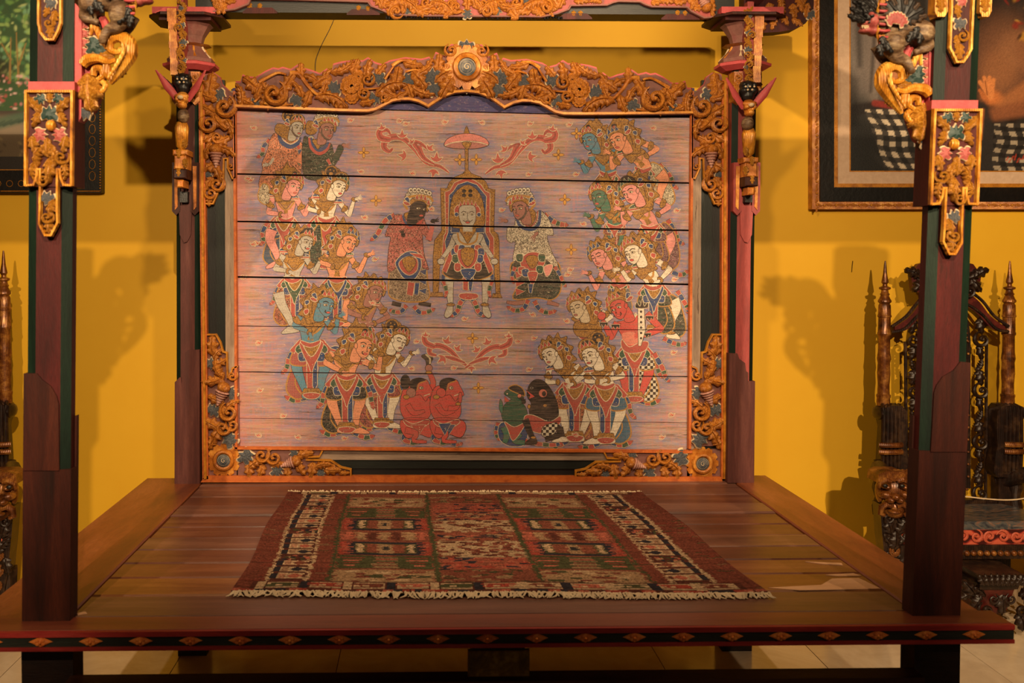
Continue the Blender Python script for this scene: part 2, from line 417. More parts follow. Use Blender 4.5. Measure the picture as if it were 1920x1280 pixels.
# ================================================================ CARVED ORNAMENT TEMPLATES (lie in XZ, relief towards -Y, point up +Z, length 1)
def leaf_mb(curl=.5, width=.34, lobes=3, depth=.13, asym=.25, tip=.2, cut=.42):
    n = lobes*5+1; b = MB(); rows = []
    x = y = 0.0; ang = -curl*.5; pts = []
    for i in range(n):
        pts.append((x, y, ang)); ang += curl/(n-1); x += math.sin(ang)/(n-1); y += math.cos(ang)/(n-1)
    for i in range(n):
        t = i/(n-1); X, Z, a = pts[i]
        env = (math.sin(math.pi*min(1, t*.86+.14))**.75)*(1-.25*t)
        lob = 1-cut*abs(math.cos(math.pi*lobes*t))**1.5
        if t > .93: lob = tip
        wr = width*env*lob*(1+asym); wl = width*env*lob*(1-asym)
        if i in (0,): wr = wl = .05
        # lobes sweep forward
        sw = .10*env*(1-abs(math.cos(math.pi*lobes*t)))
        row = []
        H = depth*(.45+.75*math.sin(math.pi*min(1, t*.9+.05)))
        for u, h in ((-1, 0.0), (-1, .42), (-.55, .88), (-.12, .95), (0, .72), (.12, .95), (.55, .88), (1, .42), (1, 0.0)):
            w = (wr if u > 0 else wl)*abs(u)*(1 if u > 0 else -1)
            px = X+math.cos(a)*w+math.sin(a)*sw*abs(u); pz = Z-math.sin(a)*w+math.cos(a)*sw*abs(u)
            hh = h*(1-.3*(1-lob)*abs(u))
            row.append((px, -H*hh, pz))
        rows.append(row)
    vs = [p for r in rows for p in r]; m = 9; fs = []
    for i in range(n-1):
        for k in range(m-1): fs.append((i*m+k, i*m+k+1, (i+1)*m+k+1, (i+1)*m+k))
    fs += [list(range(m)), list(range((n-1)*m, n*m))[::-1]]
    b.add(vs, fs)
    lo = [min(v[i] for v in b.v) for i in (0, 2)]; hi = [max(v[i] for v in b.v) for i in (0, 2)]
    off = Vector(((lo[0]+hi[0])/2, 0, (lo[1]+hi[1])/2))
    b.v = [v-off for v in b.v]
    return b
def scroll_mb(turns=1.35, r0=.5, th=.13, start=.4):
    b = MB(); path = []; rad = []; n = 26
    for i in range(n):
        t = i/(n-1); a = t*turns*2*math.pi+start; r = r0*(1-.86*t)
        path.append((r*math.sin(a), -.10-.1*t, r*math.cos(a))); rad.append(th*(1-.45*t)*(.25+min(1, t*5)*.75))
    path.append((0, -.16, 0)); rad.append(th*.9)
    return b.tube(path, rad, 7)
def flower_mb(n=8, r=.5):
    b = MB()
    for ring, (R0, R1, h, ph) in enumerate(((.22, .5, .12, 0), (.12, .34, .2, .5))):
        for k in range(n):
            a = 2*math.pi*(k+ph)/n; d = Vector((math.sin(a), 0, math.cos(a))); e = Vector((math.cos(a), 0, -math.sin(a)))
            w = R1*math.tan(math.pi/n)*.93
            vs = [d*R0*.6+e*-.05+Vector((0, -h*.6, 0)), d*R0*.6+e*.05+Vector((0, -h*.6, 0)),
                  d*R1*.75+e*w+Vector((0, -h, 0)), d*R1+e*w*.6+Vector((0, -h*.75, 0)), d*R1+e*-w*.6+Vector((0, -h*.75, 0)), d*R1*.75-e*w+Vector((0, -h, 0)),
                  d*R1*.72+Vector((0, -h*.8, 0)), d*R1*.8+e*w+Vector((0, .0, 0)), d*R1*1.02+e*w*.5, d*R1*1.02-e*w*.5, d*R1*.8-e*w]
            b.add(vs, [(0, 1, 6), (1, 2, 6), (2, 3, 6), (3, 4, 6), (4, 5, 6), (5, 0, 6), (2, 7, 8, 3), (3, 8, 9, 4), (4, 9, 10, 5)])
    return b
def rosette_parts(r):
    """large rosette: petal ring, domed ring, spiral heart"""
    pet = flower_mb(12, .5); pet.v = [Vector((v.x*2*r, v.y*r*.9, v.z*2*r)) for v in pet.v]
    dome = MB().lathe([(.64*r, 0), (.66*r, -.16*r), (.60*r, -.27*r), (.50*r, -.30*r), (.42*r, -.25*r), (.40*r, -.12*r)], (0, 0, 0), 28, 'y')
    hrt = MB().lathe([(.41*r, -.10*r), (.40*r, -.18*r), (.2*r, -.24*r), (.01, -.25*r)], (0, 0, 0), 24, 'y')
    sp = MB(); path = []
    for i in range(60):
        t = i/59; a = t*3.2*2*math.pi; q = r*(.38-.34*t); path.append((q*math.cos(a), -r*(.17+.09*t), q*math.sin(a)))
    sp.tube(path, r*.022, 5)
    return pet, dome, hrt, sp
def bird_mb():
    """dark three-lobed leaf with curled points and a pale rim"""
    out = cat([(0, -.5), (.16, -.32), (.42, -.40), (.50, -.14), (.34, .0), (.44, .22), (.28, .42), (.12, .26), (.0, .5), (-.16, .28), (-.36, .38), (-.40, .12), (-.5, -.08), (-.40, -.34), (-.16, -.28)], 4, True)
    b = MB(); n = len(out)
    c = [(p.x, 0, p.y) for p in out]; d = [(p.x, -.07, p.y) for p in out]; e = [(p.x*.84, -.13, p.y*.84) for p in out]; g = [(p.x*.3, -.2, p.y*.3) for p in out]
    b.m = 1; fs = [(i, (i+1) % n, n+(i+1) % n, n+i) for i in range(n)]; fs += [(n+i, n+(i+1) % n, 2*n+(i+1) % n, 2*n+i) for i in range(n)]
    b.add(c+d+e, fs)
    b.m = 0; b.add(e+g, [(i, (i+1) % n, n+(i+1) % n, n+i) for i in range(n)]); b.add(g, [list(range(n))])
    return b
def shell_mb():
    b = MB()
    b.m = 0; b.ball((0, -.1, .28), (.26, .2, .22), 12, 6)
    b.m = 1
    for k in range(6):
        t = k/5; r = .27*(1-t*.8)+.015; b.lathe([(r*.8, -.05), (r, 0), (r*.8, .05)], (0, -.09, .1-t*.5), 12, 'z', .7)
    return b
TPL = {}
def addtpl(name, mb, mats, **k): TPL[name] = mb.mesh(name, mats, (0, 0, 0), True, k.get('ang', 50))
def family(suf, m):
    addtpl('leafA'+suf, leaf_mb(.9, .32, 3, .15, .2), m)
    addtpl('leafB'+suf, leaf_mb(-.9, .32, 3, .15, -.2), m)
    addtpl('leafC'+suf, leaf_mb(0, .40, 3, .15, 0), m)
    addtpl('leafL'+suf, leaf_mb(1.5, .23, 5, .12, .3), m)
    addtpl('leafR'+suf, leaf_mb(-1.5, .23, 5, .12, -.3), m)
    addtpl('curlA'+suf, scroll_mb(1.35, .5, .13, .4), m)
    mb = scroll_mb(1.35, .5, .13, .4); mb.v = [Vector((-v.x, v.y, v.z)) for v in mb.v]
    addtpl('curlB'+suf, mb, m)
family('', M_GOLD); family('b', M_GOLDB); family('d', M_THRONE)
addtpl('flower', flower_mb(), M_GOLD); addtpl('flowerd', flower_mb(6), M_THRG)
addtpl('bird', bird_mb(), [M_BLUEL, M_CREAM]); addtpl('birdg', bird_mb(), [M_GREENL, M_CREAM]); addtpl('birdp', bird_mb(), [M_PINKC, M_CREAM])
M_SHELL = grain('shell_stripes', ['#8a4a40', '#b98a7a', '#d0b0a0'], (2, 2, 2), 12, .6, .1)
addtpl('shell', shell_mb(), [M_GOLD, M_SHELL])
for s_ in ('A', 'B', 'C', 'L', 'R'):
    mb = {'A': leaf_mb(.9, .32, 3, .15, .2), 'B': leaf_mb(-.9, .32, 3, .15, -.2), 'C': leaf_mb(0, .4, 3, .15, 0), 'L': leaf_mb(1.5, .23, 5, .12, .3), 'R': leaf_mb(-1.5, .23, 5, .12, -.3)}[s_]
    addtpl('leaf%sk' % s_, mb, M_BLK)
M_WING = grain('wing_feather_paint', ['#0e0c0b', '#231a14', '#8a5a24'], (2, 2, 9), 14, .45, .3)
addtpl('leafCw', leaf_mb(0, .3, 4, .12, 0), M_WING)
NAMES = {'leaf': 'leaf', 'curl': 'scroll', 'flow': 'flower', 'bird': 'dark_leaf', 'shel': 'shell'}
MIR = {'A': 'B', 'B': 'A', 'L': 'R', 'R': 'L'}
def orn(parent, kind, px, py, deg, size, Y, name=None, ysc=1.0):
    """one carved piece: centre in photo pixels on plane Y, clockwise angle from up, size in pixels"""
    s = size*PS(Y)
    if kind[:4] == 'bird': s *= .84; ysc = min(ysc, 1.1)
    p = P(px, py, Y)
    return inst(name or NAMES[kind[:4]], TPL[kind], parent, (p.x, Y, p.z), (0, R(deg), 0), (s, s*ysc, s))
def mirror_kind(k):
    if k[:4] in ('leaf', 'curl') and k[4] in MIR: return k[:4]+MIR[k[4]]+k[5:]
    return k
def stem(parent, pts, w, Y, mat=None, lift=.006, name='stem', n=5):
    q = [P(x, y, Y) for x, y in cat(pts, n)]
    if not hasattr(w, '__len__'): w = (w, w)
    m = len(q); rad = [(w[0]+(w[1]-w[0])*i/(m-1))*PS(Y)*.5 for i in range(m)]
    return MB().tube([(a.x, Y-lift, a.z) for a in q], rad, 7).build(name, mat or M_GOLD, parent, True)
def strip_along(parent, pts, w, Y, d, mat, name, smooth=2):
    """flat moulding following a px polyline: width w px, thickness d, front at Y-d"""
    pts = [Vector(p) for p in pts]; n = len(pts); L = []; Rr = []
    for i in range(n):
        a = pts[max(i-1, 0)]; c = pts[min(i+1, n-1)]; p = pts[i]
        d1 = (p-a).normalized() if (p-a).length > 0 else (c-p).normalized()
        d2 = (c-p).normalized() if (c-p).length > 0 else d1
        nn = Vector((-(d1.y+d2.y), d1.x+d2.x)); nn.normalize()
        k = 1/max(.5, nn.dot(Vector((-d2.y, d2.x))))
        L.append(p+nn*(w/2*k)); Rr.append(p-nn*(w/2*k))
    b = MB(); vs = []
    for i in range(n):
        for q, yo in ((L[i], 0), (L[i]*.82+Rr[i]*.18, -d), (Rr[i]*.82+L[i]*.18, -d), (Rr[i], 0)):
            w3 = P(q.x, q.y, Y); vs.append((w3.x, Y+yo, w3.z))
    fs = []
    for i in range(n-1):
        for k in range(3): fs.append((i*4+k, i*4+k+1, (i+1)*4+k+1, (i+1)*4+k))
        fs.append((i*4+3, i*4, (i+1)*4, (i+1)*4+3))
    fs += [(0, 1, 2, 3), tuple(range((n-1)*4, n*4))[::-1]]
    return b.add(vs, fs).build(name, mat, parent)
# ================================================================ FRONT POSTS
def front_post(side):
    L = side < 0; PD = .052
    Y0 = 2.329 if L else 2.320
    lab = 'dark red front post on the left with a gilded carved plaque, beside the lion-legged bracket' if L else \
          'dark red front post standing before the throne chair, with a gilded carved plaque'
    p0 = P(86, 1165, Y0) if L else P(1760, 1155, Y0)
    t = thing('front_post', lab, 'post', (p0.x, Y0+.055, ZP), 'four carved posts of the pavilion')
    X = (lambda x: x) if L else (lambda x: 1842-x)
    # lean: px shift of the post axis against height
    def lx(x, y):
        if L: return x+(1165-y)*.007
        return 1842-x+(1155-y)*.040+ (0 if y > 700 else 0)
    def Q(x, y, Y): return P(lx(x, y), y, Y)
    base = [Q(42, 1165, Y0), Q(130, 1165, Y0)]
    xa, xb = sorted((base[0].x, base[1].x))
    def col_at(y):
        a = Q(42, y, Y0); b = Q(130, y, Y0); return (a.x+b.x)/2, a.z
    hw = (xb-xa)/2
    # shaft
    b = MB(); cx0, z0 = col_at(1160); cx1, z1 = col_at(-60)
    octloft(b, (cx0, Y0+PD/2, ZP), (cx1, Y0+PD/2, z1), hw*.93, hw*.40, PD/2*.93)
    b.build('shaft', [M_REDD, M_GREEN], t)
    # square base: block, front lappet, rear lappet
    def blk(ylo, yhi, y0, y1, xl, xr, nm='base_block', mat=M_DARKW):
        q = [Q(xl, ylo, Y0), Q(xr, ylo, Y0), Q(xr, yhi, Y0), Q(xl, yhi, Y0)]
        return MB().prism([(a.x, max(a.z, ZP)) for a in q], y0, y1).build(nm, mat, t)
    zb = 880 if L else 845
    blk(1170, zb, Y0, Y0+PD, 41, 131)
    prof = [(41, zb+2), (41, 700), (66, 700), (76, 712), (92, 724), (103, 742), (107, 757), (109, zb+2)] if L else \
           [(41, zb+2), (41, 680), (60, 678), (72, 694), (92, 706), (103, 722), (107, 736), (109, zb+2)]
    q = [Q(x, y, Y0-.003) for x, y in prof]
    MB().prism([(a.x, a.z) for a in q], Y0-.003, Y0+.04).build('base_lappet', M_DARKW, t)
    q = [Q(x, y, Y0) for x, y in ((113, zb+2), (113, 800), (122, 786), (131, 783), (131, zb+2))]
    MB().prism([(a.x, a.z) for a in q], Y0+.035, Y0+PD).build('base_lappet', M_DARKW, t)
    # carved plaque
    dy = 0 if L else 35
    Yq = Y0-.012
    pl = MB()
    q = [Q(x, y+dy, Yq) for x, y in ((41, 350), (41, 170), (133, 170), (133, 350))]
    plq = MB().prism([(a.x, a.z) for a in q], Yq, Y0+PD+.008).build('carved_plaque', M_REDD, t)
    q = [Q(x, y+dy, Yq) for x, y in ((44, 170), (44, 152), (131, 152), (131, 170))]
    MB().prism([(a.x, a.z) for a in q], Yq+.006, Y0+PD+.004).build('collar', M_PINK, plq)
    def px(x, y): return (lx(x, y+dy), y+dy)
    bord = [px(*a) for a in ((44, 349), (44, 172), (130, 172), (130, 349))]
    strip_along(plq, bord, 7, Yq, .010, M_GOLDB, 'gold_border')
    strip_along(plq, [px(*a) for a in ((44, 348), (60, 347), (66, 330), (66, 318), (72, 318), (72, 390), (71, 420), (82, 441), (93, 441), (105, 418), (104, 390), (104, 318), (109, 318), (110, 332), (116, 347), (130, 348))], 6, Yq, .011, M_GOLDB, 'gold_border')
    tg = [Q(x, y+dy, Yq) for x, y in ((70, 345), (70, 420), (82, 442), (93, 442), (106, 420), (106, 345))]
    MB().prism([(a.x, a.z) for a in tg], Yq+.004, Yq+.03).build('tongue', M_REDD, plq)
    O = [('leafAb', 60, 197, -40, 34), ('leafBb', 113, 197, 40, 34), ('birdg', 70, 186, 150, 26), ('birdg', 104, 186, -150, 26), ('leafCb', 87, 184, 180, 20),
         ('birdg', 88, 214, 0, 40), ('leafAb', 62, 225, 200, 30), ('leafBb', 112, 225, -200, 30), ('birdp', 70, 253, 90, 32), ('birdp', 106, 253, -90, 32),
         ('leafCb', 58, 272, 170, 30), ('leafCb', 116, 272, 190, 30), ('leafLb', 66, 292, 20, 44), ('leafRb', 96, 290, -10, 46), ('leafCb', 84, 276, 0, 34),
         ('curlAb', 112, 296, 30, 26), ('leafRb', 58, 318, 190, 40), ('leafLb', 117, 318, 170, 40), ('leafAb', 88, 322, 185, 46), ('curlBb', 78, 338, 0, 24),
         ('bird', 85, 372, 20, 34), ('leafBb', 92, 392, 190, 34), ('curlAb', 86, 408, 10, 24), ('leafCb', 88, 424, 180, 28)]
    for k, x, y, a, s in O:
        if not L: k = mirror_kind(k); a = -a
        orn(plq, k, *px(x, y), a, s*1.12, Yq, ysc=1.9)
    c = Q(91, 236+dy, Yq)
    MB().ball((c.x, Yq-.006, c.z), (.012, .012, .013), 12, 8).build('boss', M_GOLDB, plq, True)
    # side face of the plaque: small gilded strips
    # upper tongue at the top of the picture
    Yu = Y0-.004
    if L: tongue = ((66, -60), (66, 45), (70, 62), (80, 75), (94, 75), (102, 60), (107, 45), (107, -60))
    else: tongue = ((66, -60), (66, 92), (72, 105), (80, 117), (92, 117), (98, 105), (106, 90), (106, -60))
    q = [Q(x, y, Yu) for x, y in tongue]
    ut = MB().prism([(a.x, a.z) for a in q], Yu-.008, Yu+.01).build('upper_plaque', M_REDD, t)
    strip_along(ut, [(lx(x, y), y) for x, y in tongue], 6, Yu-.008, .008, M_GOLDB, 'gold_border')
    for k, x, y, a, s in ([('bird', 88, 8, 180, 30), ('leafAb', 80, 22, 200, 26), ('leafBb', 94, 35, 190, 32), ('curlAb', 84, 44, 0, 20), ('leafCb', 87, 60, 180, 26)] if L else
                          [('birdp', 86, 5, 180, 26), ('bird', 88, 45, 180, 34), ('leafBb', 92, 22, 190, 30), ('curlAb', 82, 68, 0, 24), ('leafCb', 86, 98, 180, 32), ('leafAb', 92, 78, 180, 26)]):
        orn(ut, k, lx(x, y), y, a if L else -a, s, Yu-.008, ysc=1.1)
    if not L:
        for x0, x1 in ((30, 52), (112, 136)):
            q = [Q(x, y, Yu) for x, y in ((x0, -60), (x0, 22), (x0+5, 32), (x1-5, 32), (x1, 22), (x1, -60))]
            MB().prism([(a.x, a.z) for a in q], Yu-.004, Yu+.03).build('side_plaque', M_GOLDB, t)
            orn(t, 'leafCb', lx((x0+x1)/2, 10), 10, 180, 30, Yu-.004)
    return t
front_post(-1); front_post(1)

# ================================================================ BACK POSTS
def back_post(side):
    L = side < 0
    Y0 = 3.762 if L else 3.735
    hw = .046
    cxp = 352 if L else 1389
    lab = 'dull maroon back post on the left of the painted panel' if L else 'rose red back post on the right of the painted panel'
    p0 = P(cxp, 905, Y0)
    t = thing('back_post', lab, 'post', (p0.x, Y0+hw, ZP), 'four carved posts of the pavilion')
    def lx(x, y): return (x+(900-y)*.002) if L else (1741-x+(900-y)*.010)
    def Q(x, y, Y): return P(lx(x, y), y, Y)
    a = Q(352, 900, Y0); b_ = Q(350, 105, Y0)
    b = MB(); octloft(b, (a.x, Y0+hw, ZP), (b_.x, Y0+hw, b_.z), hw, hw*.42)
    b.build('shaft', [M_BASEW if L else M_REDP, M_GREEN], t)
    q = [Q(x, y, Y0) for x, y in ((328, 912), (328, 716), (337, 707), (340, 707), (341, 720), (344, 665), (352, 656), (374, 655), (375, 912))] if L else \
        [Q(x, y, Y0) for x, y in ((328, 912), (328, 714), (341, 714), (341, 698), (345, 695), (347, 680), (358, 672), (362, 662), (377, 662), (378, 912))]
    MB().prism([(v.x, max(ZP, v.z)) for v in q], Y0-.006, Y0+2*hw+.004).build('base_block', M_BASEW, t)
    # side plates with gold beading
    for x0, x1 in ((323, 338), (358, 373)):
        q = [Q(x, y, Y0) for x, y in ((x0, 305), (x1, 305), (x1, 396), ((x0+x1)/2, 404), (x0, 396))]
        pl = MB().prism([(v.x, v.z) for v in q], Y0-.012, Y0+.05).build('side_plate', M_DARKW if L else M_REDP, t)
        q = [Q(x, y, Y0) for x, y in ((x0+4, 312), (x1-4, 312), (x1-4, 388), (x0+6, 394))]
        MB().prism([(v.x, v.z) for v in q], Y0-.017, Y0-.010).build('gold_strip', M_GOLD, pl)
    q = [Q(x, y, Y0) for x, y in ((335, 385), (360, 385), (358, 440), (351, 453), (345, 455), (337, 440))]
    MB().prism([(v.x, v.z) for v in q], Y0-.008, Y0+.01).build('tongue', M_BASEW if L else M_REDP, t)
    q = [Q(x, y, Y0) for x, y in ((340, 360), (354, 360), (354, 380), (340, 380))]
    MB().prism([(v.x, v.z) for v in q], Y0-.03, Y0).build('tenon_end', M_BLK, t)
    # top plaques in gold beside the head
    for x0, x1 in ((322, 336), (357, 374)):
        q = [Q(x, y, Y0) for x, y in ((x0, 135), (x1, 135), (x1, 190), ((x0+x1)/2, 198), (x0, 190))]
        pl = MB().prism([(v.x, v.z) for v in q], Y0-.01, Y0+.05).build('top_plaque', M_GOLD, t)
        orn(pl, 'leafC', lx((x0+x1)/2, 168), 168, 180, 34, Y0-.01)
        orn(pl, 'curlA', lx((x0+x1)/2, 145), 145, 0, 16, Y0-.01)
    # capital : flared bell, waist ring, stepped plates
    c = Q(352, 120, Y0+hw); cx, cy = c.x+(.01 if L else -.01), Y0+hw
    def z(y): return P(cxp, y, Y0+hw-.04).z
    cap = MB().lathe([(.075, z(132)), (.105, z(124)), (.106, z(119)), (.088, z(116))], (cx, cy, 0), 8).build('capital_plate', M_PINK, t)
    MB().lathe([(.088, z(116)), (.09, z(110)), (.062, z(95)), (.045, z(84))], (cx, cy, 0), 8).build('lower_bell', M_MAUVE, t)
    ring = MB().lathe([(.046, z(85)), (.078, z(82.5)), (.046, z(80))], (cx, cy, 0), 8).build('waist_ring', M_GOLD, t)
    MB().lathe([(.044, z(80)), (.052, z(66)), (.075, z(48)), (.085, z(44))], (cx, cy, 0), 8).build('upper_bell', M_MAUVE, t)
    MB().box((cx-.095, cy-.095, z(44)), (cx+.095, cy+.095, z(38))).build('abacus', M_REDD, t)
    MB().box((cx-.115, cy-.115, z(34)), (cx+.115, cy+.115, z(22))).build('abacus', M_PINK, t)
    MB().zprism([(cx-.135, cy-.08), (cx-.08, cy-.135), (cx+.08, cy-.135), (cx+.135, cy-.08), (cx+.135, cy+.08), (cx+.08, cy+.135), (cx-.08, cy+.135), (cx-.135, cy+.08)], z(38), z(33)).build('abacus', M_DARKW, t)
    for k in range(8):
        a = k*math.pi/4+math.pi/8
        d = Vector((math.cos(a), math.sin(a), 0))
        q0 = Vector((cx, cy, z(110)))+d*.084; q1 = Vector((cx, cy, z(86)))+d*.05
        MB().tube([q0, (q0+q1)/2+d*-.006, q1], [.006, .005, .004], 6).build('bell_rib', M_CREAM if k % 2 else M_GOLD, t, True)
    return t
back_post(-1); back_post(1)

# ================================================================ UPPER BEAM at the back
Yb = 3.70
zb = P(900, 29, Yb).z
bx0, bx1 = P(395, 20, Yb).x, P(1350, 20, Yb).x
bm_ = thing('upper_beam', 'carved gilded crossbeam with black cut-outs above the painted panel', 'beam', ((bx0+bx1)/2, 3.76, zb))
MB().box((bx0-.06, Yb+.02, zb+.012), (bx1+.06, 3.83, zb+.135)).build('beam_core', M_BLACKX, bm_)
# red framed board with cut-out lower edge (photo px, plane Yb)
lower = [(400, 22), (440, 18), (466, 8), (470, -2), (560, 0), (690, 4), (696, 12), (712, 18), (735, 28), (800, 30), (876, 31), (960, 31), (1015, 32), (1045, 26), (1066, 18), (1070, 11), (1138, 10), (1150, 5), (1160, 3), (1200, 4), (1210, 9), (1222, 13), (1288, 14), (1296, 22), (1320, 34), (1332, 33), (1340, 28)]
out = [(400, -38)]+lower+[(1340, -38)]
MB().pxprism(out[::-1], Yb, .03).build('carved_board', M_REDP, bm_)
strip_along(bm_, lower, 4, Yb, .008, M_MAUVE, 'board_edge')
bl = MB(); random.seed(5)
for k in range(64):
    x = 725+k*5.2
    y = 32+random.uniform(-1, 2)
    p = P(x, y, Yb+.01)
    bl.ball((p.x, Yb+.012, p.z), (.006, .012, random.uniform(.004, .009)), 6, 4)
bl.build('ragged_underside', M_BLK, bm_)
for k, x, y, a, s in [('leafL', 760, 8, 110, 64), ('leafR', 800, 14, 70, 50), ('bird', 768, 3, 180, 22), ('leafA', 740, 14, 150, 30), ('leafC', 785, 20, 100, 34), ('leafL', 832, 12, 120, 52),
                      ('curlA', 846, 8, 0, 22), ('leafC', 852, 18, 60, 26), ('curlB', 905, 8, 0, 22), ('leafR', 916, 10, -120, 50), ('leafL', 955, 14, -90, 56), ('bird', 930, 4, 180, 22), ('leafC', 972, 20, -100, 34),
                      ('leafR', 1000, 8, -110, 62), ('leafB', 1030, 14, -80, 34), ('leafA', 1010, 20, -70, 30), ('leafC', 876, 8, 180, 30), ('bird', 876, 27, 90, 26), ('leafA', 710, 4, 150, 34), ('leafC', 1052, 4, 200, 30),
                      ('leafA', 410, 6, 150, 34), ('leafB', 430, 2, 100, 28), ('leafC', 405, -4, 120, 26), ('shell', 1318, 6, 150, 40), ('leafB', 1300, 8, -150, 28), ('leafA', 1250, 2, 100, 30), ('leafC', 1276, 3, 90, 26), ('leafB', 1335, 18, 180, 30), ('leafA', 1090, 2, 90, 30), ('leafR', 1115, 2, -90, 30), ('leafC', 1232, 4, 80, 24)]:
    orn(bm_, k, x, y, a, s, Yb, ysc=1.8)
random.seed(21)
for k in range(46):
    x = 722+k*7.0; y = 2+ (k*7 % 24)
    if 862 < x < 890: continue
    orn(bm_, ['leafA', 'leafB', 'leafC', 'curlA', 'leafL', 'leafC', 'bird', 'leafR'][k % 8], x, y, (60 if x < 876 else -60)+random.uniform(-50, 50), random.uniform(22, 34), Yb, ysc=1.8)
for k in range(14):
    x = 404+k*2.6 if k < 7 else 1298+(k-7)*6; orn(bm_, ['leafC', 'leafA', 'leafB'][k % 3], x, 2+(k*5 % 16), random.uniform(60, 200), 24, Yb, ysc=1.8)
for x, y in ((468, 13), (487, 14), (672, 18), (690, 19), (1075, 28), (1088, 28), (1270, 27), (1284, 28)):
    orn(bm_, 'leafCb', x, y, 185, 16, Yb+.02)
for xa, xb, yy_ in ((455, 520, 22), (650, 712, 25), (1048, 1110, 33), (1240, 1312, 34)):
    q = [(xa, yy_), (xa+10, yy_-8), (xb-10, yy_-8), (xb, yy_), (xb, yy_+3), (xa, yy_+3)]
    MB().pxprism(q[::-1], Yb+.015, .01).build('red_cheek', M_REDD, bm_)

# side beams running forward on the tops of the posts
for side in (-1, 1):
    xa = -.955 if side < 0 else 1.175
    zt = P(350, 10, 3.75).z
    tb = tag(MB().box((xa, 2.42, zt+.03), (xa+.1, 3.6, zt+.16)).build('side_beam', M_DARK), 'dark beam on top of the %s posts, running to the front' % ('left' if side < 0 else 'right'), 'beam', 'upper beams')
zfb = 2.20
fbm = thing('front_beam', 'carved beam across the tops of the front posts', 'beam', (.16, 2.36, zfb))
MB().box((-1.2, 2.31, zfb), (1.52, 2.40, zfb+.25)).build('beam_core', M_DARK, fbm)
MB().box((-1.15, 2.30, zfb+.02), (1.47, 2.31, zfb+.23)).build('carved_board', M_PINK, fbm)
# corner wing carving hanging outside the right capital
Yc = 3.70
wing = thing('corner_carving', 'dark red and gold carved eave corner at the upper right, beside the framed dancer painting', 'carving', P(1480, 60, Yc))
MB().pxprism([(1395, -60), (1525, -60), (1526, 5), (1525, 25), (1510, 44), (1490, 55), (1460, 60), (1420, 62), (1395, 55)][::-1], Yc+.02, .06).build('carved_board', M_REDD, wing)
for k, x, y, a, s in [('leafA', 1500, 8, 160, 34), ('leafB', 1512, 20, 190, 30), ('leafC', 1488, 22, 170, 30), ('leafA', 1470, 36, 140, 30), ('leafB', 1450, 44, 200, 28), ('leafC', 1430, 46, 170, 26), ('bird', 1518, 28, 160, 26), ('leafA', 1495, 42, 120, 26), ('leafL', 1505, -8, 160, 40), ('leafC', 1445, 20, 160, 30), ('leafR', 1465, 8, 170, 40), ('leafC', 1415, 52, 170, 26)]:
    orn(wing, k, x, y, a, s, Yc+.02, ysc=1.3)
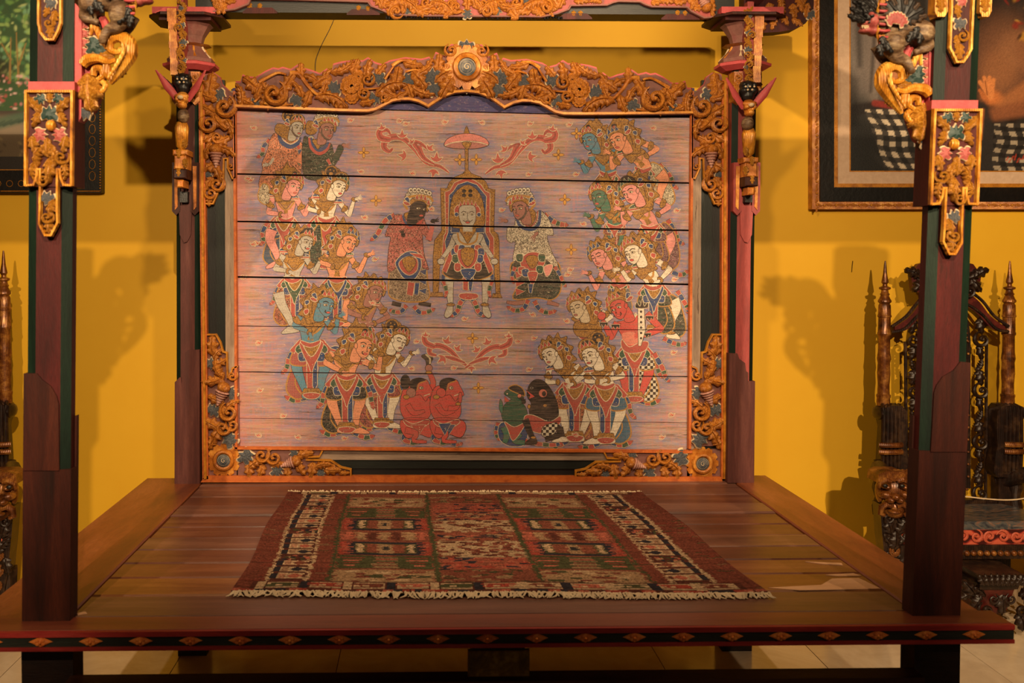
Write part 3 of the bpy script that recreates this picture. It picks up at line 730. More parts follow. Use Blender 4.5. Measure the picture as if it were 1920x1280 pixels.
# ================================================================ CARVED FRAME AROUND THE PAINTED PANEL
YFR = 3.775
frm = thing('carved_panel_surround', 'gilded leaf-carved surround with black inset strips around the painted wooden panel', 'surround', (.165, YFR+.03, ZP))
def mx(x): return 1737-x
def quad(pts, Y, d, name, mat, parent): return MB().pxprism(pts, Y, d).build(name, mat, parent)
for S in (-1, 1):
    L = S < 0
    X = (lambda x: x) if L else mx
    sl = .015 if L else .004
    def o(x, y): return (X(x)+((y-160)*.010 if L else (y-160)*-.002), y)
    def ii(x, y): return (X(x)+((y-200)*.004 if L else -(y-200)*.006), y)
    st = quad([o(372, 150), o(383, 150), o(383, 898), o(372, 898)], YFR-.012, .05, 'stile', M_ORANGE, frm)
    strip_along(st, [o(377.5, 152), o(377.5, 897)], 6, YFR-.012, .006, M_GOLDM, 'bead')
    quad([o(383, 150), o(402, 150), o(402, 898), o(383, 898)], YFR+.016, .02, 'black_strip', M_BLACK, st)
    quad([o(402, 150), o(421, 150), ii(421, 898), o(402, 898)], YFR+.010, .02, 'green_strip', M_GREENK, st)
    quad([o(421, 170), ii(438, 170), ii(438, 860), ii(421, 860)], YFR+.004, .02, 'grey_strip', M_GREY, st)
    strip_along(st, [ii(440.5, 172), ii(441.5, 840)], 7, YFR+.006, .016, M_ORANGE, 'inner_moulding')
    Yo = YFR+.002
    top = [(383, 383), (383, 145), (386, 139), (402, 137), (412, 145), (417, 159), (430, 171), (441, 177), (441, 335), (436, 338), (425, 315), (425, 297), (419, 297), (417, 347), (408, 360), (398, 383)]
    po = [o(x, y) for x, y in top]
    ta = quad(po[::-1] if L else po, Yo, .02, 'corner_carving', M_MAUVE, frm)
    quad([o(x, y) for x, y in ((383, 160), (384, 139), (402, 136), (413, 144), (418, 158), (431, 170), (442, 176), (442, 190))][::(-1 if L else 1)], Yo+.004, .02, 'rose_backing', M_PINK, ta)
    strip_along(ta, [o(x, y) for x, y in ((440, 178), (440, 333), (435, 335), (426, 315), (426, 297), (419, 298), (417, 346), (408, 359), (398, 382), (384, 382))], 4, Yo, .012, M_GOLDM, 'gold_border')
    bot = [(383, 836), (383, 626), (402, 626), (410, 641), (415, 659), (422, 660), (422, 708), (428, 708), (432, 690), (442, 685), (442, 836)]
    pb = [o(x, y) for x, y in bot]
    ba = quad(pb if L else pb[::-1], Yo, .02, 'corner_carving', M_MAUVE, frm)
    strip_along(ba, [o(x, y) for x, y in ((384, 627), (401, 627), (409, 641), (414, 659), (421, 661), (422, 707), (427, 707), (431, 690), (441, 686))], 4, Yo, .012, M_GOLDM, 'gold_border')
    yo = 0 if L else 5
    rl = [(444, 843), (606, 843), (600, 855), (575, 856), (575, 861), (620, 861), (640, 875), (659, 878), (659, 893), (444, 893)]
    pr = [(X(x), y+yo*.6) for x, y in rl]
    ra = quad(pr[::-1] if L else pr, Yo, .02, 'corner_carving', M_MAUVE, frm)
    strip_along(ra, [(X(x), y+yo*.6) for x, y in ((605, 844), (599, 855), (575, 856), (575, 861), (620, 862), (640, 875), (658, 879), (658, 891))], 4, Yo, .012, M_GOLDM, 'gold_border')
    A = [('leafC', 396, 160, 10, 46), ('leafA', 391, 182, -70, 34), ('bird', 411, 178, 150, 30), ('curlA', 423, 202, 0, 40), ('leafA', 433, 190, 40, 24), ('leafB', 413, 212, 190, 26), ('leafC', 393, 207, -60, 36),
         ('leafB', 412, 230, 140, 42), ('leafL', 430, 238, 160, 46), ('curlB', 393, 233, 0, 34), ('leafA', 390, 260, -120, 36), ('leafC', 418, 264, 60, 30), ('curlA', 408, 258, 40, 24), ('leafB', 389, 284, 200, 34),
         ('leafA', 428, 284, 120, 34), ('shell', 405, 294, 0, 42), ('leafC', 391, 314, -120, 30), ('bird', 388, 327, 0, 22), ('leafA', 408, 326, 160, 36), ('curlA', 407, 346, 0, 28), ('leafC', 390, 345, -150, 28),
         ('curlB', 395, 363, 0, 24), ('leafC', 390, 376, 180, 22), ('curlA', 432, 312, 0, 14)]
    B = [('leafC', 394, 646, 0, 36), ('leafA', 404, 662, 40, 26), ('bird', 392, 681, 0, 30), ('leafL', 403, 690, -20, 46), ('leafC', 412, 678, 60, 24), ('leafA', 392, 714, -100, 38), ('shell', 411, 738, 20, 44), ('bird', 429, 736, 60, 30),
         ('curlA', 431, 703, 0, 20), ('bird', 394, 768, 20, 32), ('leafC', 398, 748, -60, 32), ('curlB', 425, 771, 0, 34), ('leafA', 431, 756, 60, 28), ('leafC', 392, 794, -60, 36), ('curlA', 413, 800, 0, 30), ('leafB', 401, 815, -150, 40),
         ('curlB', 431, 795, 0, 26), ('bird', 425, 822, 60, 40), ('leafC', 391, 829, 200, 28), ('leafB', 414, 772, 160, 30), ('leafA', 411, 718, 170, 26)]
    C = [('bird', 462, 855, 120, 38), ('leafL', 480, 868, 60, 46), ('curlA', 492, 852, 0, 28), ('leafC', 468, 883, 180, 28), ('leafC', 490, 883, 200, 26), ('curlB', 515, 856, 0, 28), ('bird', 520, 882, 120, 30), ('leafA', 521, 869, 90, 30),
         ('shell', 545, 866, 70, 38), ('bird', 552, 850, 80, 24), ('leafC', 574, 850, 80, 30), ('leafB', 563, 876, 150, 34), ('leafC', 585, 882, 190, 30), ('leafL', 606, 871, 80, 42), ('bird', 602, 887, 90, 24), ('leafC', 625, 880, 90, 32), ('leafB', 646, 886, 90, 22), ('leafC', 540, 885, 170, 24)]
    for par, lst in ((ta, A), (ba, B), (ra, C)):
        for k, x, y, a, s in lst:
            if not L: k = mirror_kind(k); a = -a
            qx, qy = o(x, y) if par is not ra else (X(x), y+yo*.6)
            orn(par, k, qx, qy, a, s*1.1, Yo, ysc=1.8)
    # corner rosette
    cx, cy = (420, 862) if L else (1316, 868)
    sq = quad([(cx-36, cy-26), (cx+26, cy-26), (cx+26, cy+32), (cx-36, cy+32)][::-1] if L else [(cx-28, cy-26), (cx+36, cy-26), (cx+36, cy+29), (cx-28, cy+29)][::-1], Yo, .02, 'corner_rosette', M_MAUVE, frm)
    r = 31*PS(Yo); c = P(cx, cy, Yo)
    for nm, mb, mt in zip(('petals', 'ring', 'heart', 'spiral'), rosette_parts(r), (M_GOLD, M_GOLD, M_BLUEL, M_CREAM)):
        mb.v = [v+Vector((c.x, Yo, c.z)) for v in mb.v]; mb.build(nm, mt, sq, True)
# bottom rail
br = MB().pxprism([(376, 904), (1356, 905), (1352, 894), (384, 892)], YFR-.012, .05).build('bottom_rail', M_ORANGE, frm)
quad([(380, 893), (1352, 896), (1352, 877), (380, 877)], YFR+.016, .02, 'black_strip', M_BLACKX, br)
quad([(380, 877.5), (1352, 879), (1352, 862), (380, 861)], YFR+.010, .02, 'green_strip', M_GREENKX, br)
quad([(440, 861.5), (1296, 863), (1296, 846), (440, 843)], YFR+.004, .02, 'grey_strip', M_GREYX, br)
strip_along(br, [(440, 839), (860, 842), (1296, 846)], 6.5, YFR+.006, .016, M_ORANGE, 'inner_moulding')

# ---------------------------------------------------------------- crest
YC = 3.762
def rx(x, y):
    x2 = 875+(875-x)*.975; return (x2, y+.0143*(x2-x))
topL = [(441, 199), (441, 155), (451, 155), (455, 142), (463, 146), (480, 147), (497, 136), (512, 129), (522, 131), (530, 128), (545, 132), (562, 121), (570, 130), (585, 134), (600, 140), (613, 131), (622, 136), (625, 122), (640, 118), (665, 115), (680, 116), (690, 110), (703, 119), (717, 123), (730, 116), (760, 110), (790, 113), (805, 109), (810, 116), (817, 100), (826, 104), (835, 108), (839, 94), (846, 85), (857, 88), (862, 81), (875, 81)]
botL = [(441, 199), (560, 204), (640, 207), (690, 208), (705, 205), (718, 198), (735, 189), (752, 186), (768, 186), (785, 190), (803, 199), (815, 191), (832, 180), (852, 173), (875, 171)]
topc = topL[:-1]+[rx(*p) for p in topL[::-1]][0:]
botc = botL[:-1]+[rx(*p) for p in botL[::-1]]
outl = topc+botc[::-1][1:-1]
cr = MB().pxprism(outl, YC, .028).build('crest', M_MAUVE, frm)
tag(cr, 'carved crest with scrolling gold leaves and a central spiral rosette')
pk = MB().pxprism([(x+(0), y-3.0) for x, y in topc[1:-1]]+[(1284, 178), (875, 150), (450, 165)], YC+.018, .024).build('rose_backing', M_PINK, cr)
strip_along(cr, botc, 7, YC, .016, M_GOLDM, 'gold_border')
E1 = [('leafC', 472, 158, -50, 40), ('leafA', 487, 172, 20, 34), ('leafR', 452, 178, -10, 44), ('leafB', 463, 190, 120, 30), ('curlA', 516, 177, 0, 44), ('leafL', 500, 166, -40, 38), ('leafA', 498, 185, -150, 34), ('leafC', 530, 188, 150, 30), ('leafB', 505, 195, 200, 24), ('leafA', 533, 170, 60, 34), ('leafC', 543, 152, 30, 36),
      ('leafB', 560, 168, -30, 32), ('leafC', 564, 132, 5, 28), ('bird', 556, 188, 20, 30), ('bird', 479, 191, 0, 22), ('leafA', 576, 188, 200, 36), ('leafB', 585, 148, -60, 34), ('leafC', 603, 154, -120, 38), ('leafA', 612, 142, 30, 30), ('leafL', 606, 170, -150, 42), ('bird', 627, 165, 20, 34),
      ('leafL', 625, 186, 110, 62), ('leafC', 640, 198, 100, 26), ('flower', 660, 163, 0, 38), ('flower', 672, 145, 20, 24), ('flower', 660, 182, 20, 24), ('leafR', 645, 130, 60, 48), ('leafC', 667, 125, 20, 30), ('leafA', 690, 130, 10, 36), ('bird', 710, 147, 0, 32), ('curlA', 690, 150, 0, 24), ('leafC', 715, 130, 40, 26),
      ('leafB', 690, 192, 80, 30), ('bird', 700, 186, 170, 32), ('curlB', 684, 176, 0, 24), ('leafL', 732, 164, 70, 62), ('leafC', 745, 146, 10, 42), ('curlA', 722, 183, 0, 20), ('bird', 767, 150, 20, 34), ('leafC', 728, 177, 110, 34), ('leafA', 752, 180, 60, 30), ('leafC', 768, 172, 160, 30),
      ('leafR', 790, 174, 110, 50), ('leafC', 787, 152, 140, 40), ('leafB', 795, 133, 60, 34), ('bird', 811, 145, 0, 42), ('bird', 815, 168, 160, 36), ('leafC', 823, 117, 5, 32), ('leafA', 832, 143, 60, 40), ('leafB', 838, 126, 30, 30), ('leafC', 837, 164, 210, 46), ('curlB', 846, 96, 0, 24), ('curlA', 846, 108, 0, 16),
      ('leafB', 775, 122, 100, 36), ('leafA', 805, 120, 30, 24), ('leafC', 855, 108, -20, 26), ('leafA', 862, 98, 0, 26), ('leafC', 852, 166, 190, 20)]
for k, x, y, a, s in E1:
    s *= 1.12; orn(cr, k, x, y, a, s, YC, ysc=1.9)
    x2, y2 = rx(x, y); orn(cr, mirror_kind(k), x2, y2, -a, s, YC, ysc=1.9)
for pts, w in (([(478, 192), (487, 183), (484, 172)], (5, 3)), ([(487, 155), (505, 145), (522, 138), (538, 141)], (7, 4)), ([(545, 138), (562, 140), (575, 158), (592, 176), (610, 184)], (9, 5)), ([(735, 125), (752, 115), (770, 116), (785, 128)], (7, 4)), ([(722, 150), (735, 130), (742, 120)], (5, 3)),
               ([(660, 165), (690, 168), (720, 165)], (4, 3)), ([(760, 136), (780, 132), (800, 140)], (4, 3)), ([(715, 192), (730, 184), (760, 178)], (4, 3)), ([(490, 193), (520, 198), (550, 197)], (6, 3))):
    stem(cr, pts, w, YC, None, .014); stem(cr, [rx(*p) for p in pts], w, YC, None, .014)
orn(cr, 'bird', 875, 90, 180, 40, YC, ysc=1.2)
orn(cr, 'leafC', 860, 96, 150, 30, YC); orn(cr, 'leafC', 890, 96, -150, 30, YC)
orn(cr, 'bird', 875, 166, 0, 26, YC)
c = P(875, 128, YC); r = 41*PS(YC)
for nm, mb, mt in zip(('rosette_petals', 'rosette_ring', 'rosette_heart', 'rosette_spiral'), rosette_parts(r), (M_GOLD, M_GOLD, M_BLUEL, M_CREAM)):
    mb.v = [v+Vector((c.x, YC-.012, c.z)) for v in mb.v]; mb.build(nm, mt, cr, True)
# ================================================================ PAINTED PANEL
YP = 3.788                      # front of the planks
panel = thing('painted_panel', 'blue and rose painted plank panel crowded with crowned figures around an enthroned king', 'painting', (.16, YP+.01, ZP+.1))
SEAMS = [(199, 220, 1.0), (326, 343, 1.5), (415, 432, 1.4), (519, 533, 1.7), (611, 619, .7), (697, 706, .9), (784, 792, .5), (840, 850, 0)]   # y at x=445, y at x=1290, half gap px
def seam(k, x): a, b, h = SEAMS[k]; return a+(b-a)*(x-445)/845
# ---- colours (paint)
W, OR, PK, GY, BL, GN, RD, BK, BRN = '#e3d3bb', '#ec9468', '#e58e86', '#b9b0a2', '#4f8ba6', '#3f7460', '#cf463f', '#2a2523', '#a86d62'
RR, NV, GG, AU, CR, DK, SM = '#b5483e', '#2a4878', '#2f5540', '#b9812c', '#d8c4a2', '#2d201a', '#e07a66'
class Fig:
    def __init__(s, name, label=None): s.name = name; s.label = label; s.sh = []
    def raw(s, pts, col, mat=0): s.sh.append(([(p[0], p[1]) for p in pts], col, mat))
    def line(s, pts, w, col, sm=True):
        pts = cat([Vector(p[:2]) for p in pts], 4) if sm and len(pts) > 2 else [Vector(p[:2]) for p in pts]
        n = len(pts); L = []; Q = []
        if not hasattr(w, '__len__'): w = (w, w)
        for i, p in enumerate(pts):
            t = pts[min(i+1, n-1)]-pts[max(i-1, 0)]
            if t.length < 1e-6: t = Vector((1, 0))
            t.normalize(); nn = Vector((-t.y, t.x)); f = i/(n-1) if n > 1 else 0
            k = len(w)-1; a = f*k; j = min(int(a), k-1); ww = (w[j]+(w[j+1]-w[j])*(a-j))/2
            L.append(p+nn*ww); Q.append(p-nn*ww)
        s.raw(L+Q[::-1], col)
        return L+Q[::-1]
    def poly(s, pts, col, mat=0, sm=True, ol=DK, ow=.9):
        q = cat([Vector(p[:2]) for p in pts], 4, True) if sm else [Vector(p[:2]) for p in pts]
        s.raw(q, col, mat)
        if ol: s.edge(q, ol, ow)
        return q
    def edge(s, q, col, w):
        n = len(q); A = []; B = []
        for i in range(n):
            t = q[(i+1) % n]-q[i-1]
            if t.length < 1e-6: t = Vector((1, 0))
            t.normalize(); nn = Vector((-t.y, t.x))*(w/2); A.append(q[i]+nn); B.append(q[i]-nn)
        s.sh.append(((A, B), col, 'ring'))
    def ell(s, cx, cy, rx, ry, col, mat=0, ol=DK, n=14, ow=.9, a=0):
        ca, sa = math.cos(R(a)), math.sin(R(a))
        q = [Vector((cx+rx*math.cos(2*math.pi*k/n)*ca-ry*math.sin(2*math.pi*k/n)*sa, cy+rx*math.cos(2*math.pi*k/n)*sa+ry*math.sin(2*math.pi*k/n)*ca)) for k in range(n)]
        s.raw(q, col, mat)
        if ol: s.edge(q, ol, ow)
    def dots(s, pts, r, col=CR):
        for x, y in pts: s.ell(x, y, r, r, col, ol=None, n=5)
    def cloth(s, pts, col, mat=0, sm=True, dot=0):      # cloth with cream edge and dots
        q = s.poly(pts, col, mat, sm, CR, 1.1)
        if dot:
            xs = [p.x for p in q]; ys = [p.y for p in q]
            for k in range(dot):
                s.dots([(min(xs)+(max(xs)-min(xs))*(.3+.4*random.random()), min(ys)+(max(ys)-min(ys))*(.2+.6*random.random()))], .8)
        return q
    def limb(s, pts, w, col):
        L = s.line(pts, w, col); s.edge(L, DK, .8)
    def hand(s, x, y, ang, col, n=4, L=11):
        a = R(ang); s.ell(x, y, 4.6, 3.4, col, a=ang)
        for k in range(n):
            b = a+(k-(n-1)/2)*.30
            p = (x+math.cos(b)*2, y+math.sin(b)*2); q = (x+math.cos(b)*L*.65, y+math.sin(b)*L*.65); r_ = (x+math.cos(b-.12)*L, y+math.sin(b-.12)*L)
            s.line([p, q, r_], (2.5, 1.9, .9), col); 
        s.line([(x, y), (x+math.cos(a+1.2)*6, y+math.sin(a+1.2)*6)], (2.4, 1.2), col)
    def arm(s, sh, el, wr, col, ha, w=10, band=True):
        s.limb([sh, ((sh[0]+el[0])/2, (sh[1]+el[1])/2), el], (w, w*.95, w*.8), col)
        s.limb([el, ((el[0]+wr[0])/2, (el[1]+wr[1])/2), wr], (w*.85, w*.8, w*.5), col)
        s.ell(el[0], el[1], w*.37, w*.37, col, ol=None)
        if band:
            mx_, my_ = sh[0]*.45+el[0]*.55, sh[1]*.45+el[1]*.55
            s.ell(mx_, my_, w*.75, w*.42, AU, 1, a=math.degrees(math.atan2(el[1]-sh[1], el[0]-sh[0]))+90)
            s.poly([(mx_-w*.5, my_-2), (mx_, my_-w*.9), (mx_+w*.5, my_-2)], AU, 1, False)
            s.ell(wr[0], wr[1], w*.55, w*.38, AU, 1, a=math.degrees(math.atan2(wr[1]-el[1], wr[0]-el[0]))+90)
        if ha is not None:
            a = R(ha); s.hand(wr[0]+math.cos(a)*5, wr[1]+math.sin(a)*5, ha, col)
    def epaul(s, x, y, w, ang=0, c1=NV, c2=RR):
        ca, sa = math.cos(R(ang)), math.sin(R(ang))
        def T(a, b): return (x+a*ca-b*sa, y+a*sa+b*ca)
        s.cloth([T(-w, 0), T(-w*.7, -w*.5), T(0, -w*.7), T(w*.7, -w*.5), T(w, 0)], c1, dot=3)
        s.cloth([T(-w, 0), T(w, 0), T(w*.95, w*.4), T(-w*.95, w*.4)], c2, sm=False)
        s.dots([T(w*(-.7+.35*k), w*.48) for k in range(5)], .8)
    def ribbon(s, pts, w=10, n=6):
        q = cat([Vector(p) for p in pts], 8); m = len(q)
        cols = [RR, NV, RR, GG]
        L = []; Q = []
        for i, p in enumerate(q):
            t = q[min(i+1, m-1)]-q[max(i-1, 0)]; t.normalize(); nn = Vector((-t.y, t.x)); f = i/(m-1)
            ww = w/2*.92*(1-.15*f)*(1 if f < .86 else max(.12, (1-f)/.14))*(1+.12*math.sin(f*n*2*math.pi))
            L.append(p+nn*ww); Q.append(p-nn*ww)
        s.raw(L+Q[::-1], CR)
        for k in range(n):
            a, b = int(k*(m-1)/n), int((k+1)*(m-1)/n)
            if b <= a: continue
            seg = [L[i]*.93+Q[i]*.07 for i in range(a, b+1)]+[Q[i]*.93+L[i]*.07 for i in range(b, a-1, -1)]
            c = sum(seg, Vector((0, 0)))/len(seg)
            s.raw([c+(p-c)*.93 for p in seg], cols[k % 4] if k < n-1 else RR)
        s.edge(L+Q[::-1], DK, .6)
    def hairmass(s, TT, sz):
        s.poly(TT([(-.1, -.85), (-.42, -1.2), (-.58, -.92), (-.95, -1.15), (-.98, -.78), (-1.38, -.72), (-1.18, -.35), (-1.5, 0), (-1.24, .3), (-1.42, .78), (-1.02, .85), (-.8, 1.2), (-.3, 1.0), (.1, .8)]), AU, 1)
        for l_ in ([(-.5, -.75), (-.95, -.3), (-.95, .3), (-.7, .8)], [(-.6, -.5), (-.75, 0), (-.65, .6)], [(-.8, -.85), (-1.2, -.2), (-1.2, .5)]): s.line(TT(l_), sz*.04, '#4a280e')
        s.cloth(TT([(-.95, .35), (-1.15, .5), (-1.0, .7), (-.85, .52)]), RR); s.cloth(TT([(-1.0, -.15), (-1.2, -.05), (-1.1, .15), (-.95, .02)]), NV)
    def head(s, cx, cy, sz, d, skin, tilt=14, cc=RR, top='gold', eye=1, hair=True, lip='#d2554c', beard=False):
        a = R(tilt*d); ca, sa = math.cos(a), math.sin(a)
        def T(x, y):
            x *= d*sz; y *= sz; return (cx+x*ca-y*sa, cy+x*sa+y*ca)
        def TT(l): return [T(*p) for p in l]
        if hair: s.hairmass(TT, sz)
        if top == 'bun':
            s.ell(*T(-.72, -.82), sz*.46, sz*.46, AU, 1); s.ell(*T(-.72, -.82), sz*.34, sz*.34, BK, ol=None)
            s.ell(*T(-.72, -.72), sz*.13, sz*.11, AU, ol=None); s.dots([T(-.85, -.95), T(-.6, -.95)], sz*.05, AU)
            s.ell(*T(.0, -.62), sz*.52, sz*.46, AU, 1); s.ell(*T(.0, -.6), sz*.40, sz*.36, BK, ol=None)
        elif top == 'cap':
            s.poly(TT([(-.5, -.35), (-.42, -.8), (-.1, -1.05), (.3, -.95), (.55, -.6), (.55, -.35)]), BK)
            s.poly(TT([(-.45, -.4), (-.8, -.75), (-.85, -.3)]), AU, 1)
        elif top == 'gold':
            s.poly(TT([(-.5, -.4), (-.75, -.9), (-.5, -.85), (-.35, -1.2), (-.1, -.98), (.1, -1.15), (.3, -.9), (.5, -.75), (.55, -.4)]), AU, 1)
            s.poly(TT([(-.3, -.9), (-.1, -.75), (-.3, -.6), (-.42, -.75)]), BK, sm=False, ol=None); s.poly(TT([(.05, -.95), (.15, -.78), (.0, -.66), (-.06, -.82)]), BK, sm=False, ol=None)
        elif top == 'tall':
            s.poly(TT([(-.5, -.4), (-1.05, -.8), (-.9, -1.05), (-.8, -1.5), (-.55, -1.2), (-.3, -1.3), (.0, -1.1), (.4, -.85), (.55, -.4)]), AU, 1)
            s.ell(*T(-.1, -.85), sz*.17, sz*.2, BK, ol=None); s.ell(*T(-.1, -.85), sz*.07, sz*.09, RR, ol=None)
        elif top == 'turban':
            s.poly(TT([(-.75, -.3), (-.85, -.8), (-.5, -1.1), (.1, -1.18), (.6, -1.0), (.75, -.6), (.6, -.35)]), '#cfc0ab', 2)
            for k in range(6): s.ell(*T(-.62+.22*k, -1.05-.08*math.sin(k*.6)), sz*.15, sz*.15, '#dccfba'); 
            for k in range(6): s.ell(*T(-.62+.22*k, -1.05-.08*math.sin(k*.6)), sz*.06, sz*.06, '#6a5a4a', ol=None)
            s.line(TT([(-.85, -.55), (-.2, -.8), (.5, -.85), (.78, -.62)]), sz*.13, AU)
            s.line(TT([(-.8, -.55), (-.85, -.2), (-.6, .1)]), (sz*.16, sz*.2, sz*.12), AU)
        s.poly(TT([(-.45, .05), (.0, .4), (.02, .85), (-.5, .9)]), skin)
        q = s.poly(TT([(-.40, -.30), (-.15, -.5), (.2, -.52), (.42, -.38), (.47, -.1), (.44, .15), (.40, .38), (.2, .58), (-.05, .5), (-.33, .2)]), skin)
        s.ell(*T(-.38, .02), sz*.1, sz*.16, skin)
        if beard:
            s.line(TT([(-.3, -.1), (-.28, .22), (-.02, .5), (.22, .56)]), (sz*.06, sz*.12, sz*.14, sz*.1), '#5a4a40')
        s.line(TT([(-.17, -.2), (-.02, -.28), (.16, -.22)]), sz*.055, DK); s.line(TT([(.27, -.23), (.37, -.27), (.44, -.22)]), sz*.05, DK)
        for ex, w_ in ((0, .13), (.36, .08)):
            if eye:
                s.ell(*T(ex, -.08), w_*sz, sz*.065, CR, ol=DK, n=9, ow=.7); s.ell(*T(ex+.03, -.08), sz*.045, sz*.05, DK, ol=None, n=6)
            else:
                s.line(TT([(ex-w_, -.1), (ex, -.06), (ex+w_, -.1)]), sz*.05, DK)
        s.line(TT([(.24, -.12), (.27, .08), (.33, .13), (.24, .16)]), sz*.035, DK)
        s.ell(*T(.24, .31), sz*.13, sz*.065, lip, n=9, ow=.6)
        if eye == 2: s.line(TT([(.08, .2), (.05, .3), (.14, .36)]), sz*.06, DK)
        s.ell(*T(.2, -.37), sz*.025, sz*.025, DK, ol=None, n=5)
        s.poly(TT([(-.52, -.1), (-.52, -.5), (-.1, -.74), (.38, -.66), (.62, -.3), (.55, .05), (.46, -.12), (.42, -.36), (.2, -.5), (-.15, -.48), (-.38, -.3)]), AU, 1)
        if cc:
            for k in range(4):
                x0 = -.3+.24*k; y0 = -.62-.06*math.sin(k*1.1)+(k == 3)*.16
                s.cloth(TT([(x0, y0+.02), (x0+.10, y0-.28), (x0+.26, y0+.04+(k > 1)*.06)]), cc, sm=False)
        s.cloth(TT([(-.5, -.2), (-.72, -.36), (-.95, -.28), (-.72, -.12)]), RR, dot=1)
        s.cloth(TT([(-.55, -.34), (-.7, -.62), (-.9, -.5), (-.72, -.34)]), NV, dot=1)
    def torso(s, nk, ws, skin, w=20, d=1):
        x, y = nk; X, Y = ws
        s.poly([(x-w*.75, y), (x+w*.75, y), (X+w*.55, Y-4), (X+w*.5, Y+4), (X-w*.5, Y+4), (X-w*.55, Y-4)], skin)
        s.line([(x-w*.1, y+8), ((x+X)/2, (y+Y)/2), (X, Y)], (w*.35, w*.22, w*.4), AU)
        s.sh[-1] = (s.sh[-1][0], AU, 1)
        s.line([(x-w*.75, y+2), ((x+X)/2-w*.35, (y+Y)/2), ((x+X)/2, (y+Y)/2+4), ((x+X)/2+w*.35, (y+Y)/2), (x+w*.75, y+2)], w*.14, AU)
        s.poly([(x-w*1.05, y-3), (x-w*.4, y-10), (x+w*.5, y-10), (x+w*1.05, y-1), (x+w*.45, y+8), (x, y+20), (x-w*.5, y+8)], AU, 1)
        s.cloth([(X-w*.6, Y), (X, Y+5), (X+w*.6, Y), (X+w*.5, Y+8), (X, Y+13), (X-w*.5, Y+8)], RR)
    def lower(s, x, y, h, skin, cl, cm=0, d=1, ap=RR, ribs=3, legs=True):
        u = h/110.0
        def T(a, b): return (x+a*u*d, y+b*u)
        def TT(l): return [T(*p) for p in l]
        if ribs & 1: s.ribbon(TT([(-30, 14), (-42, 34), (-46, 52), (-56, 62)]), 11*u)
        if ribs & 2: s.ribbon(TT([(30, 16), (42, 32), (46, 50), (50, 64)]), 11*u)
        if ribs & 4:
            s.ribbon(TT([(0, 98), (-18, 108), (-34, 110), (-50, 102)]), 12*u, 5); s.ribbon(TT([(2, 98), (20, 110), (36, 116), (52, 112)]), 12*u, 5)
        s.poly(TT([(-20, 30), (-40, 60), (-46, 92), (-28, 108), (-8, 100), (2, 70), (0, 34)]), cl, cm, ol=AU, ow=3*u)
        s.line(TT([(-24, 50), (-30, 80), (-14, 104)]), 2.5*u, AU)
        if legs:
            for sx, kx, ax_ in ((-14, -27, -10), (16, 25, 17)):
                s.limb(TT([(sx, 28), (kx, 46), ((kx+ax_)/2-2, 70), (ax_, 98)]), (22*u, 21*u, 15*u, 9*u), skin)
                s.poly(TT([(ax_-5, 96), (ax_+6, 96), (ax_+24, 105), (ax_+22, 109), (ax_-6, 107)]), skin)
                s.ell(*T(ax_, 96), 7*u, 3*u, AU, 1)
        s.poly(TT([(-20, 2), (20, 2), (38, 40), (14, 47), (0, 36), (-14, 47), (-40, 40)]), cl, cm, ol=AU, ow=2.4*u)
        s.cloth(TT([(-14, -2), (-22, -2), (-40, 18), (-32, 24)]), RR, sm=False, dot=2); s.cloth(TT([(14, -2), (22, -2), (38, 18), (31, 24)]), RR, sm=False, dot=2)
        s.cloth(TT([(-9, 36), (2, 36), (3, 90), (-8, 90)]), RR, sm=False, dot=3); s.cloth(TT([(2, 36), (11, 36), (11, 82), (6, 90), (2, 84)]), NV, sm=False, dot=3)
        s.poly(TT([(-14, 88), (14, 88), (18, 98), (-18, 98)]), AU, 1, False)
        s.cloth(TT([(-16, 99), (0, 96), (16, 99), (8, 107), (-8, 107)]), RR, dot=2)
        for sx in (-1, 1):
            s.cloth(TT([(sx*12, 10), (sx*24, 8), (sx*30, 18), (sx*20, 26)]), GG, dot=1); s.cloth(TT([(sx*10, 22), (sx*24, 24), (sx*22, 38), (sx*8, 36)]), NV, dot=2)
        s.cloth(TT([(-20, 2), (20, 2), (16, 24), (6, 44), (0, 60), (-6, 44), (-16, 24)]), ap, dot=4)
        s.poly(TT([(-15, -2), (15, -2), (13, 14), (0, 30), (-13, 14)]), AU, 1, ol=CR, ow=1.5)
FIGS = []
def fig(name, label): f = Fig(name, label); FIGS.append(f); return f
random.seed(11)
exec_order = []

# ---------------------------------------------------------------- left crowd
f = fig('painted_man', 'pale bearded man in an orange flowered robe')
f.ribbon([(506, 262), (494, 275), (492, 288), (481, 296)], 10, 5)
f.poly([(517, 249), (540, 262), (562, 262), (570, 285), (566, 312), (560, 335), (524, 350), (486, 352), (492, 318), (491, 306), (500, 285), (506, 262)], '#e8895f', 2)
f.line([(493, 309), (505, 308), (513, 296)], 5, GY); f.hand(500, 309, 170, GY, 3, 8)
f.ribbon([(558, 272), (564, 290), (562, 304), (570, 312)], 9, 5)
f.line([(522, 250), (528, 266), (544, 275), (558, 268), (563, 257)], (4, 8, 8, 8, 5), NV); f.line([(526, 250), (532, 263), (545, 270), (557, 264), (561, 256)], 1.6, CR)
f.poly([(516, 247), (520, 232), (540, 236), (556, 252), (550, 264), (543, 268), (536, 262)], AU, 1)
f.head(556, 241, 26, 1, GY, 8, RR, 'bun', 1, False, beard=True)
f.line([(560, 305), (569, 290), (582, 268), (588, 258)], (16, 14, 9, 6), '#e8895f'); f.ell(583, 258, 6, 4, GY)
f = fig('painted_man', 'brown-faced man in a dark green robe and white turban pointing right')
f.poly([(570, 256), (584, 264), (600, 272), (620, 268), (627, 288), (635, 272), (644, 280), (628, 310), (620, 322), (618, 336), (590, 338), (570, 330), (566, 295)], '#2c4436', 2)
